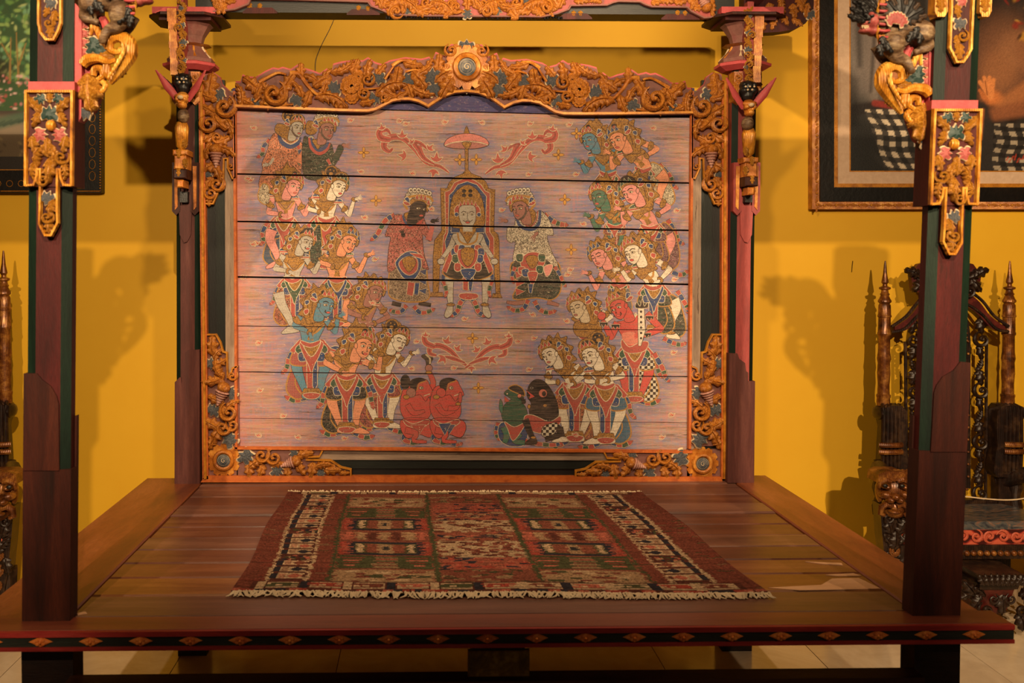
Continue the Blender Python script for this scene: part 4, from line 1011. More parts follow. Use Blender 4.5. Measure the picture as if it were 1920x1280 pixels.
f.line([(630, 300), (634, 285), (640, 276)], (12, 10, 8), '#2c4436'); f.hand(645, 272, 8, BRN, 4, 14)
f.line([(580, 258), (584, 276), (598, 287), (612, 280), (618, 268)], (4, 7, 8, 7, 4), RR); f.line([(583, 258), (588, 272), (598, 281), (610, 275), (616, 266)], (3, 7, 8, 7, 3), NV)
f.poly([(586, 262), (602, 262), (600, 274), (596, 280), (590, 272)], AU, 1)
f.poly([(576, 228), (590, 230), (592, 250), (574, 250)], AU, 1)
f.head(612, 245, 29, 1, BRN, 6, RR, 'turban', 1, False, beard=True)
f.ribbon([(614, 298), (620, 312), (616, 322), (624, 328)], 7, 4)

f = fig('painted_courtier', 'rose-skinned crowned figure with a hand at the hip')
f.lower(532, 408, 92, PK, '#35506a', 4, 1, RR, 1)
f.limb([(510, 430), (506, 448), (516, 470), (522, 490)], (22, 18, 14, 8), PK); f.poly([(518, 488), (525, 490), (514, 500), (500, 504), (500, 498)], PK)
f.ribbon([(503, 414), (492, 436), (494, 452), (486, 460)], 10, 6)
f.poly([(484, 362), (492, 344), (504, 350), (506, 380), (498, 384), (486, 376)], '#c9b79a', 2, ol=AU, ow=2)
f.torso((536, 372), (536, 406), PK, 24)
f.arm((512, 370), (503, 398), (526, 402), PK, 10, 11); f.arm((556, 372), (572, 402), (584, 374), PK, -60, 11)
f.epaul(514, 366, 9); f.epaul(552, 371, 8)
f.head(549, 351, 29, 1, PK, 16, RR, 'tall', 1)
f = fig('painted_courtier', 'white-skinned figure with black buns stretching out a hand')
f.lower(610, 406, 100, W, '#35506a', 4, 1, RR, 2)
f.torso((610, 378), (612, 406), W, 26)
f.arm((590, 374), (580, 392), (598, 397), W, None, 10); f.arm((636, 378), (655, 403), (664, 374), W, -15, 10)
f.epaul(598, 368, 11); f.epaul(634, 378, 8)
f.head(634, 352, 29, 1, W, 18, GG, 'bun', 1, lip='#c9483f')
f = fig('painted_courtier', 'grey-skinned crowned figure leaning right with a black cap')
f.lower(552, 520, 92, GY, '#b05a40', 2, 1, GG, 1, False)
f.limb([(522, 548), (528, 570), (540, 592), (548, 612)], (22, 18, 14, 9), GY); f.poly([(544, 610), (556, 614), (560, 622), (530, 626), (530, 620)], GY)
f.torso((552, 486), (548, 518), GY, 26)
f.poly([(585, 440), (600, 420), (604, 470), (598, 500), (585, 510), (580, 470)], '#2d4a3c', 2, ol=AU, ow=2)
f.arm((532, 478), (516, 504), (540, 508), GY, 20, 11); f.arm((574, 484), (590, 510), (602, 486), GY, -60, 11)
f.epaul(533, 470, 9); f.epaul(572, 481, 8)
f.head(573, 456, 28, 1, GY, 16, RR, 'cap', 2)
f = fig('painted_courtier', 'orange-skinned figure with a navy toothed crown, hand stretched right')
f.lower(632, 522, 92, OR, '#9a4a3c', 2, 1, NV, 2)
f.torso((632, 486), (632, 518), OR, 28)
f.arm((612, 476), (604, 492), (624, 500), OR, None, 11); f.arm((658, 484), (674, 508), (688, 478), OR, -18, 11)
f.epaul(613, 466, 10); f.epaul(656, 478, 7, c1=GG)
f.head(653, 456, 30, 1, OR, 18, NV, 'tall', 2)
f = fig('painted_courtier', 'blue-skinned crowned figure with a hand hanging in front')
f.lower(584, 638, 112, BL, '#b0524a', 4, 1, RR, 5)
f.torso((586, 604), (582, 638), BL, 30)
f.arm((563, 592), (552, 610), (580, 622), BL, 70, 12); f.arm((612, 600), (628, 622), (634, 594), BL, -30, 12)
f.epaul(570, 584, 10); f.epaul(606, 597, 8)
f.line([(618, 570), (621, 600)], (9, 8), NV)
f.head(610, 574, 33, 1, BL, 12, RR, 'gold', 2)
f = fig('painted_courtier', 'brown-skinned figure with elbow out and folded hands')
f.lower(676, 606, 80, BRN, '#a8483e', 2, 1, RR, 0)
f.torso((684, 570), (682, 602), BRN, 28)
f.arm((662, 562), (656, 586), (682, 594), BRN, 20, 11); f.arm((708, 568), (728, 594), (702, 606), BRN, 170, 11)
f.epaul(664, 558, 8, c1=GG); f.epaul(704, 569, 8, c1=GG)
f.head(703, 550, 30, 1, BRN, 16, RR, 'gold', 1)
f = fig('painted_courtier', 'white-skinned figure with closed eyes holding out an open palm')
f.lower(716, 700, 104, W, '#b0524a', 2, 1, RR, 6)
f.torso((722, 664), (718, 700), W, 28)
f.arm((704, 650), (686, 664), (706, 684), W, None, 10); f.arm((744, 662), (758, 684), (772, 662), W, -12, 10)
f.epaul(706, 648, 8); f.epaul(742, 660, 8)
f.head(747, 641, 30, 1, W, 20, RR, 'bun', 0, lip='#b0685c')
f = fig('painted_courtier', 'large orange-skinned figure standing in a dark flowered skirt')
f.lower(650, 702, 112, OR, '#26302a', 2, 1, RR, 7)
f.torso((650, 670), (650, 700), OR, 30)
f.arm((624, 660), (611, 680), (640, 696), OR, 20, 13); f.arm((680, 676), (710, 690), (714, 664), OR, None, 12)
f.epaul(631, 656, 11, 15); f.epaul(676, 672, 9)
f.head(680, 651, 34, 1, OR, 16, RR, 'tall', 2)

# ---------------------------------------------------------------- red demons
for n_, (dx, lab) in enumerate(((0, 'crouching red demon raising a curved blade'), (56, 'crouching red demon with joined hands'))):
    f = fig('painted_demon', lab)
    f.ribbon([(768+dx, 808), (756+dx, 822), (775+dx, 830), (794+dx, 824)], 11, 5)
    if dx: f.ribbon([(842+dx-56, 826), (855, 834), (868, 830)], 9, 4)
    if not dx:
        f.limb([(790, 735), (812, 722), (806, 700)], (12, 11, 9), RD)
        f.poly([(795, 664), (806, 664), (812, 672), (808, 680), (806, 690), (800, 690), (798, 676), (790, 668)], '#4a4038'); f.line([(798, 664), (806, 672), (806, 682)], 3, '#c9b48e')
        f.ell(804, 690, 7, 7, BRN); f.ell(804, 698, 6, 3, AU)
    f.poly([(756+dx, 730), (775+dx, 722), (800+dx, 735), (808+dx, 758), (806+dx, 780), (786+dx, 792), (762+dx, 788), (750+dx, 765)], RD)
    f.poly([(755+dx, 785), (805+dx, 785), (818+dx, 800), (808+dx, 820), (785+dx, 814), (765+dx, 822), (752+dx, 806)], RD)
    f.cloth([(756+dx, 786), (775+dx, 794), (800+dx, 786), (806+dx, 792), (788+dx, 802), (764+dx, 798)], RR)
    f.cloth([(770+dx, 796), (798+dx, 796), (785+dx, 816)], RR if not dx else NV, sm=False, dot=3)
    f.limb([(760+dx, 806), (780+dx, 812), (776+dx, 826), (800+dx, 828)], (12, 11, 8, 5), RD)
    f.poly([(772+dx, 716), (784+dx, 709), (800+dx, 712), (806+dx, 722), (814+dx, 740), (804+dx, 744), (798+dx, 752), (788+dx, 740), (776+dx, 740)], RD)
    f.poly([(768+dx, 722), (772+dx, 712), (786+dx, 708), (798+dx, 712), (784+dx, 718), (780+dx, 732), (776+dx, 736)], BK); f.line([(782+dx, 732), (786+dx, 719), (800+dx, 714)], 2, AU)
    f.ell(790+dx, 727, 4, 3, CR); f.ell(791+dx, 727, 1.6, 1.6, DK, ol=None); f.line([(795+dx, 742), (806+dx, 738)], 1.6, CR)
    f.ell(771+dx, 736, 9, 9, RD if dx else BRN); f.ell(762+dx, 744, 6, 4, AU)
    f.limb([(764+dx, 758), (776+dx, 774), (796+dx, 770)], (11, 10, 6), RD)
    if dx: f.limb([(840, 765), (856, 764), (862, 750)], (10, 8, 5), RD); f.poly([(859, 752), (861, 736), (866, 738), (865, 754)], RD); f.ell(859, 757, 5, 3, AU)
    else: f.ell(760, 716, 9, 14, BK)
f.cloth([(822, 794), (846, 793), (834, 816)], NV, sm=False, dot=5)

# ---------------------------------------------------------------- centre: robed men, throne, king
f = fig('painted_man', 'black-skinned man in a red flowered robe beside the throne')
f.ribbon([(740, 403), (722, 414), (708, 438), (694, 452)], 12, 7)
f.limb([(735, 568), (752, 572)], (8, 7), BK); f.limb([(785, 568), (808, 572)], (8, 7), BK)
f.ribbon([(762, 572), (752, 584), (738, 584), (730, 580)], 10, 5); f.ribbon([(776, 574), (788, 586), (804, 584), (816, 578)], 10, 5)
f.poly([(733, 500), (756, 490), (795, 495), (802, 530), (804, 560), (772, 566), (738, 560), (728, 545)], '#a58a70', 2, ol=AU, ow=2.4)
for k in range(3): f.cloth([(784, 508+k*18), (800, 504+k*18), (798, 516+k*18)], NV, sm=False)
f.poly([(742, 402), (768, 412), (790, 404), (800, 422), (810, 445), (805, 452), (793, 440), (795, 475), (802, 498), (800, 505), (760, 488), (740, 505), (727, 508), (728, 470), (732, 445), (722, 440)], '#cf6a62', 2)
f.line([(803, 450), (808, 435), (810, 424)], (12, 9, 8), '#cf6a62'); f.hand(812, 414, -10, BK, 3, 12); f.hand(756, 440, 250, BK, 4, 11)
f.line([(752, 402), (758, 418), (770, 426), (784, 420), (792, 412)], (3, 6, 6, 6, 3), RR); f.line([(755, 404), (760, 416), (770, 422), (782, 416)], (3, 5, 5, 3), NV)
f.cloth([(742, 490), (762, 472), (784, 474), (790, 500), (776, 524), (758, 522), (746, 506)], NV, dot=5)
f.cloth([(748, 492), (765, 480), (782, 486), (782, 506), (768, 516), (754, 508)], RR); f.poly([(755, 486), (770, 480), (780, 492), (768, 510), (758, 500)], AU, 1)
f.cloth([(768, 474), (790, 476), (796, 486), (780, 482)], RR, sm=False); f.cloth([(765, 528), (778, 530), (774, 555), (762, 552)], RR, sm=False); f.cloth([(778, 530), (787, 530), (784, 554), (776, 552)], NV, sm=False)
f.poly([(758, 400), (784, 396), (786, 408), (772, 420), (764, 414)], AU, 1)
f.head(784, 393, 32, 1, '#332c2a', 10, RR, 'turban', 1, False)
f = fig('painted_man', 'brown-skinned bearded man in a white flowered robe beside the throne')
f.ribbon([(1020, 402), (1036, 414), (1050, 420), (1066, 422)], 13, 6)
f.limb([(985, 566), (965, 568), (950, 566)], (9, 8, 5), BRN); f.limb([(1026, 566), (1048, 572)], (9, 6), BRN)
f.ribbon([(990, 562), (982, 578), (966, 582), (950, 574)], 11, 6); f.ribbon([(1002, 564), (1012, 580), (1028, 586), (1044, 582)], 11, 6)
f.poly([(966, 488), (1040, 488), (1052, 520), (1050, 548), (1034, 562), (1006, 558), (962, 560), (972, 530), (958, 516)], '#3c4a40', 2, ol=AU, ow=2.4)
for k in range(3): f.cloth([(966, 508+k*16), (984, 514+k*16), (968, 522+k*16)], RR, sm=False)
f.poly([(970, 396), (995, 408), (1012, 394), (1030, 412), (1038, 440), (1026, 442), (1034, 470), (1046, 495), (1040, 500), (1014, 480), (985, 478), (962, 490), (966, 455), (958, 455), (950, 448), (952, 425), (964, 424)], '#dccdb4', 2)
f.hand(948, 414, 190, BRN, 4, 14); f.hand(1006, 438, 130, BRN, 3, 16)
f.line([(968, 408), (976, 424), (996, 430), (1010, 420), (1013, 394)], (4, 6, 7, 6, 4), NV); f.line([(974, 408), (982, 420), (996, 424), (1006, 412), (1008, 396)], 2, RR)
f.cloth([(976, 488), (990, 474), (1010, 474), (1022, 490), (1012, 506), (996, 512), (980, 504)], RR, dot=4); f.poly([(986, 484), (998, 478), (1010, 484), (1004, 500), (994, 502)], AU, 1)
for x_, y_, c_ in ((974, 482, GG), (1016, 482, GG), (978, 506, RR), (1012, 504, GG), (985, 510, NV)): f.cloth([(x_-6, y_-5), (x_+6, y_-5), (x_+5, y_+8), (x_-5, y_+7)], c_, dot=1)
f.cloth([(990, 510), (1008, 510), (1004, 526), (998, 534), (992, 524)], RR, dot=2); f.cloth([(990, 532), (1000, 532), (997, 550), (992, 548)], NV, sm=False)
f.cloth([(1020, 500), (1036, 496), (1032, 512), (1024, 518)], PK); f.ribbon([(1040, 500), (1050, 515), (1056, 530), (1062, 538)], 9, 5); f.ribbon([(966, 500), (960, 518), (964, 532)], 9, 4)
f.poly([(984, 394), (1002, 394), (1004, 410), (994, 424), (986, 412)], AU, 1)
f.head(976, 393, 32, -1, BRN, 10, RR, 'turban', 1, False, beard=True)
f = fig('painted_throne', 'gold throne with a red and navy arched back')
f.poly([(815, 450), (822, 440), (828, 432), (826, 352), (838, 353), (842, 342), (852, 332), (868, 325), (873, 318), (878, 318), (884, 325), (902, 332), (912, 342), (916, 353), (928, 355), (926, 432), (934, 440), (936, 452), (936, 480), (938, 552), (930, 552), (925, 480), (826, 480), (822, 552), (812, 552), (812, 480)], AU, 1, False)
f.cloth([(832, 442), (836, 436), (834, 360), (844, 356), (852, 342), (866, 336), (878, 334), (890, 338), (902, 346), (910, 358), (919, 362), (918, 434), (926, 446), (926, 482), (828, 482)], RR, sm=False, dot=0)
f.cloth([(840, 436), (842, 366), (850, 358), (858, 346), (876, 340), (894, 346), (904, 358), (912, 368), (910, 436), (918, 452), (916, 480), (838, 480), (834, 452)], NV, sm=False)
f.dots([(845+(k % 2)*62, 372+k*5) for k in range(20)], .9); f.dots([(838+(k % 2)*76, 380+k*5) for k in range(12)], .9, '#e8c060')
f.poly([(808, 548), (830, 548), (832, 556), (806, 556)], AU, 1, False); f.poly([(924, 550), (938, 550), (942, 558), (922, 558)], AU, 1, False)
f = fig('painted_king', 'enthroned king facing forward with pale skin and a gold crown')
for sx in (-1, 1):
    cx = 877
    f.ribbon([(cx+sx*2, 552), (cx+sx*14, 568), (cx+sx*20, 584), (cx+sx*34, 594)], 12, 7)
    f.limb([(cx+sx*32, 512), (cx+sx*35, 530), (cx+sx*32, 568)], (22, 17, 9), GY)
    f.poly([(cx+sx*29, 568), (cx+sx*36, 570), (cx+sx*44, 590), (cx+sx*38, 596), (cx+sx*28, 586)], GY); f.ell(cx+sx*32, 571, 8, 3, AU, 1)
    f.ribbon([(cx+sx*44, 506), (cx+sx*46, 525), (cx+sx*40, 545), (cx+sx*43, 558)], 9, 6)
    f.poly([(cx+sx*6, 470), (cx+sx*34, 470), (cx+sx*46, 505), (cx+sx*40, 518), (cx+sx*12, 524), (cx, 500)], '#33302a', 0, ol=AU, ow=2)
    f.cloth([(cx+sx*20, 462), (cx+sx*30, 462), (cx+sx*48, 506), (cx+sx*40, 512)], RR, sm=False, dot=3)
    f.limb([(cx+sx*24, 442), (cx+sx*32, 462), (cx+sx*46, 482)], (11, 10, 7), GY); f.ell(cx+sx*50, 490, 7, 6, GY)
f.cloth([(868, 520), (878, 520), (878, 545), (868, 543)], RR, sm=False); f.cloth([(878, 520), (888, 520), (884, 546), (879, 542)], NV, sm=False)
f.cloth([(864, 550), (892, 550), (896, 558), (878, 562), (862, 558)], RR, dot=3)
f.poly([(850, 438), (904, 438), (898, 458), (892, 468), (862, 468), (856, 458)], GY)
f.cloth([(846, 425), (862, 420), (862, 436), (846, 436)], NV, sm=False); f.cloth([(892, 420), (908, 425), (908, 436), (892, 436)], NV, sm=False); f.cloth([(848, 424), (862, 418), (862, 424)], RR, sm=False); f.cloth([(892, 418), (906, 424), (892, 424)], RR, sm=False)
f.line([(858, 436), (862, 452), (877, 458), (892, 452), (896, 436)], 3.4, AU); f.poly([(862, 428), (892, 428), (884, 446), (877, 456), (870, 446)], AU, 1)
for a_, b_, c_ in ((852, 472, NV), (858, 466, RR), (866, 466, NV), (888, 466, NV), (896, 466, RR), (902, 472, NV), (854, 484, GG), (900, 484, NV), (858, 500, RR), (896, 500, RR)): f.cloth([(a_-5, b_-6), (a_+5, b_-6), (a_+6, b_+5), (a_, b_+9), (a_-6, b_+5)], c_, dot=1)
f.cloth([(860, 468), (894, 468), (892, 492), (877, 504), (862, 492)], RR); f.poly([(866, 466), (888, 466), (888, 486), (877, 500), (866, 486)], AU, 1)
f.cloth([(866, 504), (890, 504), (890, 514), (878, 526), (866, 514)], NV, dot=5)
f.poly([(843, 420), (846, 378), (856, 358), (877, 346), (896, 358), (906, 380), (909, 420), (890, 428), (862, 428)], AU, 1)
f.cloth([(852, 392), (860, 384), (862, 400), (854, 404)], RR); f.cloth([(892, 384), (900, 392), (898, 404), (890, 400)], RR); f.ell(856, 402, 4, 4, NV, ol=CR); f.ell(898, 402, 4, 4, NV, ol=CR)
for k in range(4): f.ell(870+(k % 2)*12, 358+(k//2)*8, 4, 3.5, BK, ol=None)
for k in range(5): f.cloth([(860+k*7, 386-abs(k-2)*-1.5), (863.5+k*7, 372+abs(k-2)*2.5), (867+k*7, 386)], RR, sm=False)
f.poly([(862, 388), (877, 384), (891, 388), (892, 410), (886, 424), (877, 430), (868, 424), (861, 408)], GY); f.poly([(868, 422), (886, 422), (886, 434), (868, 434)], GY, sm=False, ol=None)
for sx in (-1, 1):
    f.line([(877+sx*3, 398), (877+sx*8, 396), (877+sx*12, 399)], 1.3, DK); f.ell(877+sx*8, 402, 3, 1.5, CR, ow=.6); f.ell(877+sx*8, 402, 1.2, 1.2, DK, ol=None)
f.line([(877, 398), (876, 410), (879, 411)], .9, DK); f.ell(877, 417, 4.5, 1.8, '#c9483f', ow=.6); f.line([(868, 413), (872, 415), (877, 413.5), (882, 415), (886, 412)], 1.2, DK)
f = fig('painted_parasol', 'pink ceremonial parasol above the throne')
f.poly([(872, 276), (878, 276), (878, 318), (872, 318)], AU, 1, False); f.poly([(870, 252), (875, 236), (880, 252)], AU, 1)
f.poly([(833, 273), (838, 262), (855, 253), (875, 250), (896, 253), (912, 262), (916, 272), (896, 278), (875, 279), (850, 278)], '#b8706a'); f.poly([(833, 272), (838, 261), (855, 253), (875, 250), (896, 253), (912, 261), (916, 271), (900, 266), (875, 264), (848, 267)], '#e08078'); f.line([(834, 273), (850, 267), (875, 265), (900, 267), (915, 272)], 1.8, CR)
f.poly([(866, 267), (884, 267), (876, 280)], AU, 1)

# ---------------------------------------------------------------- right crowd (facing left)
f = fig('painted_courtier', 'blue-skinned figure facing left with an open hand, top right')
f.lower(1140, 325, 70, BL, '#9a4a3c', 2, -1, RR, 0)
f.torso((1132, 290), (1140, 320), BL, 26)
f.arm((1112, 292), (1098, 322), (1090, 304), BL, 200, 11); f.arm((1150, 280), (1160, 296), (1146, 304), BL, None, 10)
f.epaul(1110, 289, 8, -8); f.epaul(1140, 270, 7, -40)
f.head(1106, 264, 29, -1, BL, 14, RR, 'tall', 1)
f = fig('painted_courtier', 'orange-skinned figure facing left with one arm akimbo, top right')
f.ribbon([(1236, 308), (1256, 330), (1262, 346), (1272, 355)], 12, 8)
f.poly([(1220, 305), (1245, 316), (1258, 345), (1266, 372), (1256, 386), (1244, 376), (1232, 350), (1216, 340)], '#d8c8a8', 2, ol=AU, ow=2.4)
f.limb([(1236, 325), (1245, 336), (1240, 352), (1236, 372)], (24, 20, 15, 10), OR)
f.lower(1206, 316, 64, OR, '#d8c8a8', 2, -1, NV, 0, False)
f.torso((1184, 286), (1206, 312), OR, 26)
f.arm((1166, 290), (1148, 314), (1146, 288), OR, 200, 12); f.arm((1206, 268), (1232, 279), (1212, 292), OR, None, 12)
f.epaul(1166, 286, 9, -15, GG); f.epaul(1200, 266, 9, -30, GG)
f.head(1160, 264, 32, -1, OR, 26, NV, 'tall', 1)
f = fig('painted_courtier', 'green-skinned figure facing left with an open hand')
f.lower(1152, 415, 60, GN, '#9a4a3c', 2, -1, RR, 0)
f.torso((1144, 392), (1154, 418), GN, 26)
f.arm((1130, 398), (1120, 430), (1108, 406), GN, 200, 12); f.arm((1166, 388), (1176, 404), (1160, 412), GN, None, 10)
f.epaul(1132, 396, 9, -15); f.epaul(1166, 376, 9, -25)
f.head(1124, 371, 30, -1, GN, 14, RR, 'tall', 1)
f = fig('painted_courtier', 'pink-skinned figure facing left with a hand at the mouth')
f.ribbon([(1252, 412), (1266, 436), (1272, 452), (1284, 458)], 12, 7)
f.poly([(1240, 420), (1262, 430), (1274, 470), (1272, 495), (1258, 506), (1246, 490)], '#8a5a64', 2, ol=AU, ow=2.4)
f.limb([(1252, 440), (1258, 454), (1250, 476), (1246, 496)], (22, 18, 14, 8), PK)
f.lower(1222, 420, 78, PK, '#8a5a64', 2, -1, RR, 0, False)
f.torso((1196, 392), (1218, 420), PK, 28)
f.arm((1182, 396), (1170, 418), (1166, 392), PK, 190, 12); f.arm((1230, 374), (1254, 388), (1234, 402), PK, None, 12)
f.epaul(1190, 390, 10, -10, GG); f.epaul(1226, 370, 10, -30, GG)
f.head(1184, 362, 33, -1, PK, 24, GG, 'cap', 1, lip='#c2484a')
f = fig('painted_courtier', 'rose-skinned figure facing left with a navy toothed crown')
f.lower(1160, 528, 60, PK, '#6a6a70', 0, -1, RR, 0)
f.torso((1146, 504), (1160, 528), PK, 26)
f.arm((1130, 508), (1118, 540), (1104, 512), PK, 190, 11); f.arm((1168, 490), (1180, 512), (1160, 508), PK, None, 10)
f.epaul(1130, 504, 8, -8); f.epaul(1162, 488, 8, -30)
f.head(1124, 482, 31, -1, PK, 24, NV, 'gold', 0)
f = fig('painted_courtier', 'white-skinned figure facing left with one arm akimbo')
f.ribbon([(1270, 545), (1284, 568), (1290, 580), (1300-12, 588)], 11, 7); f.ribbon([(1252, 506), (1270, 514), (1282, 514), (1290, 506)], 11, 5)
f.poly([(1246, 560), (1268, 556), (1282, 590), (1286, 618), (1274, 632), (1250, 626)], '#33493c', 2, ol=AU, ow=2.6)
f.limb([(1262, 562), (1268, 578), (1260, 600), (1258, 624)], (24, 18, 13, 8), W); f.poly([(1252, 624), (1264, 622), (1276, 634), (1268, 636), (1250, 632)], W); f.ell(1258, 624, 9, 3, AU, 1)
f.ribbon([(1244, 634), (1260, 642), (1276, 646), (1288, 642)], 11, 6)
f.lower(1226, 535, 92, W, '#33493c', 2, -1, NV, 0, False)
f.torso((1204, 504), (1224, 532), W, 28)
f.arm((1190, 508), (1178, 524), (1164, 504), W, 170, 11); f.arm((1234, 490), (1256, 505), (1238, 524), W, 140, 12)
f.epaul(1194, 499, 9, -10, GG); f.epaul(1228, 484, 10, -15, GG)
f.head(1188, 475, 33, -1, W, 22, RR, 'gold', 1, lip='#cf4a42')
f = fig('painted_courtier', 'pale figure with closed eyes behind the red giant')
f.torso((1098, 600), (1100, 626), W, 26)
f.arm((1128, 584), (1146, 594), (1130, 606), W, None, 10)
f.epaul(1092, 598, 9, -6, GG); f.epaul(1120, 578, 9, -15)
f.poly([(1078, 604), (1120, 600), (1126, 628), (1082, 630)], AU, 1)
f.head(1084, 579, 31, -1, '#cdb898', 16, RR, 'gold', 0, lip='#b0685c')
f = fig('painted_demon', 'red-skinned giant in a black and white checked cloth holding a club')
f.lower(1190, 648, 108, RD, '#d8ccb4', 3, -1, RR, 5)
f.ribbon([(1226, 662), (1242, 690), (1248, 706), (1256, 716)], 12, 7)
f.poly([(1154, 606), (1170, 600), (1196, 590), (1210, 600), (1205, 640), (1192, 656), (1172, 650), (1166, 630)], RD)
f.poly([(1166, 626), (1186, 622), (1198, 634), (1190, 646), (1172, 644)], '#e07a66', ol=None)
f.cloth([(1166, 636), (1180, 650), (1202, 640), (1216, 642), (1208, 658), (1180, 662), (1166, 652)], RR)
f.arm((1158, 604), (1146, 632), (1130, 600), RD, None, 14, False); f.arm((1212, 588), (1240, 616), (1204, 630), RD, 180, 14, False)
f.ell(1128, 592, 8, 8, RD)
for x_, y_ in ((1154, 612), (1132, 608), (1218, 596), (1213, 628)): f.poly([(x_-8, y_-4), (x_+8, y_-4), (x_+7, y_+4), (x_+3, y_), (x_, y_+6), (x_-4, y_), (x_-7, y_+4)], BK, sm=False, ol=CR)
f.poly([(1196, 578), (1208, 578), (1210, 620), (1202, 648), (1197, 648), (1196, 620)], W, sm=False); f.dots([(1202, 584+k*10) for k in range(6)], 2.6, BK)
f.poly([(1192, 577), (1194, 566), (1200, 574), (1204, 560), (1208, 574), (1214, 566), (1214, 577)], BK, ol=CR)
f.line([(1168, 596), (1180, 600), (1194, 588)], (5, 7, 5), CR)
f.head(1162, 578, 34, -1, RD, 26, RR, 'gold', 2, False)
f = fig('painted_courtier', 'white-skinned figure with bare chest beside the crouching black figure')
f.lower(1078, 718, 112, W, '#b86a48', 2, -1, RR, 4)
f.torso((1060, 690), (1074, 716), W, 28)
f.arm((1030, 692), (1026, 716), (1046, 716), W, None, 11); f.arm((1080, 684), (1094, 704), (1076, 718), W, 150, 12)
f.epaul(1032, 690, 8, -8); f.epaul(1070, 676, 10, -30, RR, NV)
f.head(1032, 667, 31, -1, W, 22, RR, 'gold', 1, lip='#d07060')
f = fig('painted_courtier', 'white-skinned figure in a blue dotted skirt facing left')
f.lower(1136, 722, 112, W, '#3f6f8c', 4, -1, RR, 5)
f.torso((1124, 692), (1134, 718), W, 30)
f.arm((1104, 696), (1100, 714), (1120, 716), W, None, 11); f.arm((1152, 684), (1168, 704), (1140, 712), W, 170, 12)
f.epaul(1104, 694, 9, -8); f.epaul(1148, 680, 9, -20)
f.head(1108, 668, 33, -1, W, 20, RR, 'bun', 2, lip='#c9483f')
f = fig('painted_demon', 'crouching dark green demon with an open red mouth')
f.ribbon([(934, 792), (930, 812), (938, 826)], 10, 5); f.cloth([(940, 792), (985, 796), (985, 832), (955, 836), (935, 820)], NV, dot=4)
f.limb([(945, 800), (950, 815), (946, 830)], (14, 12, 9), GN); f.limb([(975, 812), (965, 826), (985, 830)], (13, 11, 8), GN)
f.poly([(948, 756), (965, 748), (985, 762), (988, 785), (970, 798), (948, 794), (940, 775)], '#2f5a46')
f.cloth([(946, 790), (964, 800), (984, 792), (980, 804), (962, 826), (952, 804)], RR)
f.poly([(945, 738), (954, 730), (975, 733), (982, 748), (972, 760), (950, 756), (958, 748)], '#2f5a46'); f.poly([(946, 742), (956, 752), (946, 754)], RD, sm=False); f.ell(951, 738, 2, 2, CR)
f.poly([(953, 728), (966, 721), (980, 728), (984, 742), (972, 738)], BK, ol=AU, ow=2); f.ell(974, 742, 4, 4, SM); f.poly([(936, 765), (938, 748), (943, 758), (942, 776)], GN)
f = fig('painted_demon', 'crouching black figure with an open red mouth and red ear')
f.ribbon([(985, 826), (1010, 832), (1040, 834), (1055, 830)], 10, 7)
f.poly([(992, 722), (1005, 711), (1022, 716), (1038, 738), (1046, 760), (1046, 782), (1030, 790), (1000, 788), (992, 770), (996, 756), (988, 742)], BK)
f.poly([(986, 730), (1003, 743), (992, 748), (994, 741)], RD, sm=False); f.ell(1018, 737, 8, 8, SM); f.ell(1020, 738, 4, 5, BK, ol=None); f.ell(997, 727, 4, 2.6, '#8a8078'); f.ell(997, 727, 1.5, 1.5, DK, ol=None)
f.limb([(1030, 755), (1015, 770), (990, 760)], (9, 8, 6), '#38312c'); f.hand(982, 752, 240, '#38312c'); f.ell(992, 762, 3, 4, AU); f.ell(1022, 760, 4, 3, AU)
f.cloth([(984, 780), (1000, 778), (1030, 790), (1050, 780), (1048, 796), (1012, 812), (985, 798)], RR, dot=4)
f.limb([(985, 786), (992, 806), (1000, 824)], (13, 11, 8), BK); f.limb([(1040, 800), (1050, 812), (1022, 822)], (16, 14, 12), BK)
f.poly([(1018, 800), (1044, 792), (1040, 812), (1018, 818)], '#d8ccb4', 3); f.poly([(994, 822), (1004, 820), (1006, 832), (984, 832)], BK); f.ell(1000, 820, 5, 2.5, AU); f.limb([(1052, 800), (1056, 818)], (7, 6), BK)

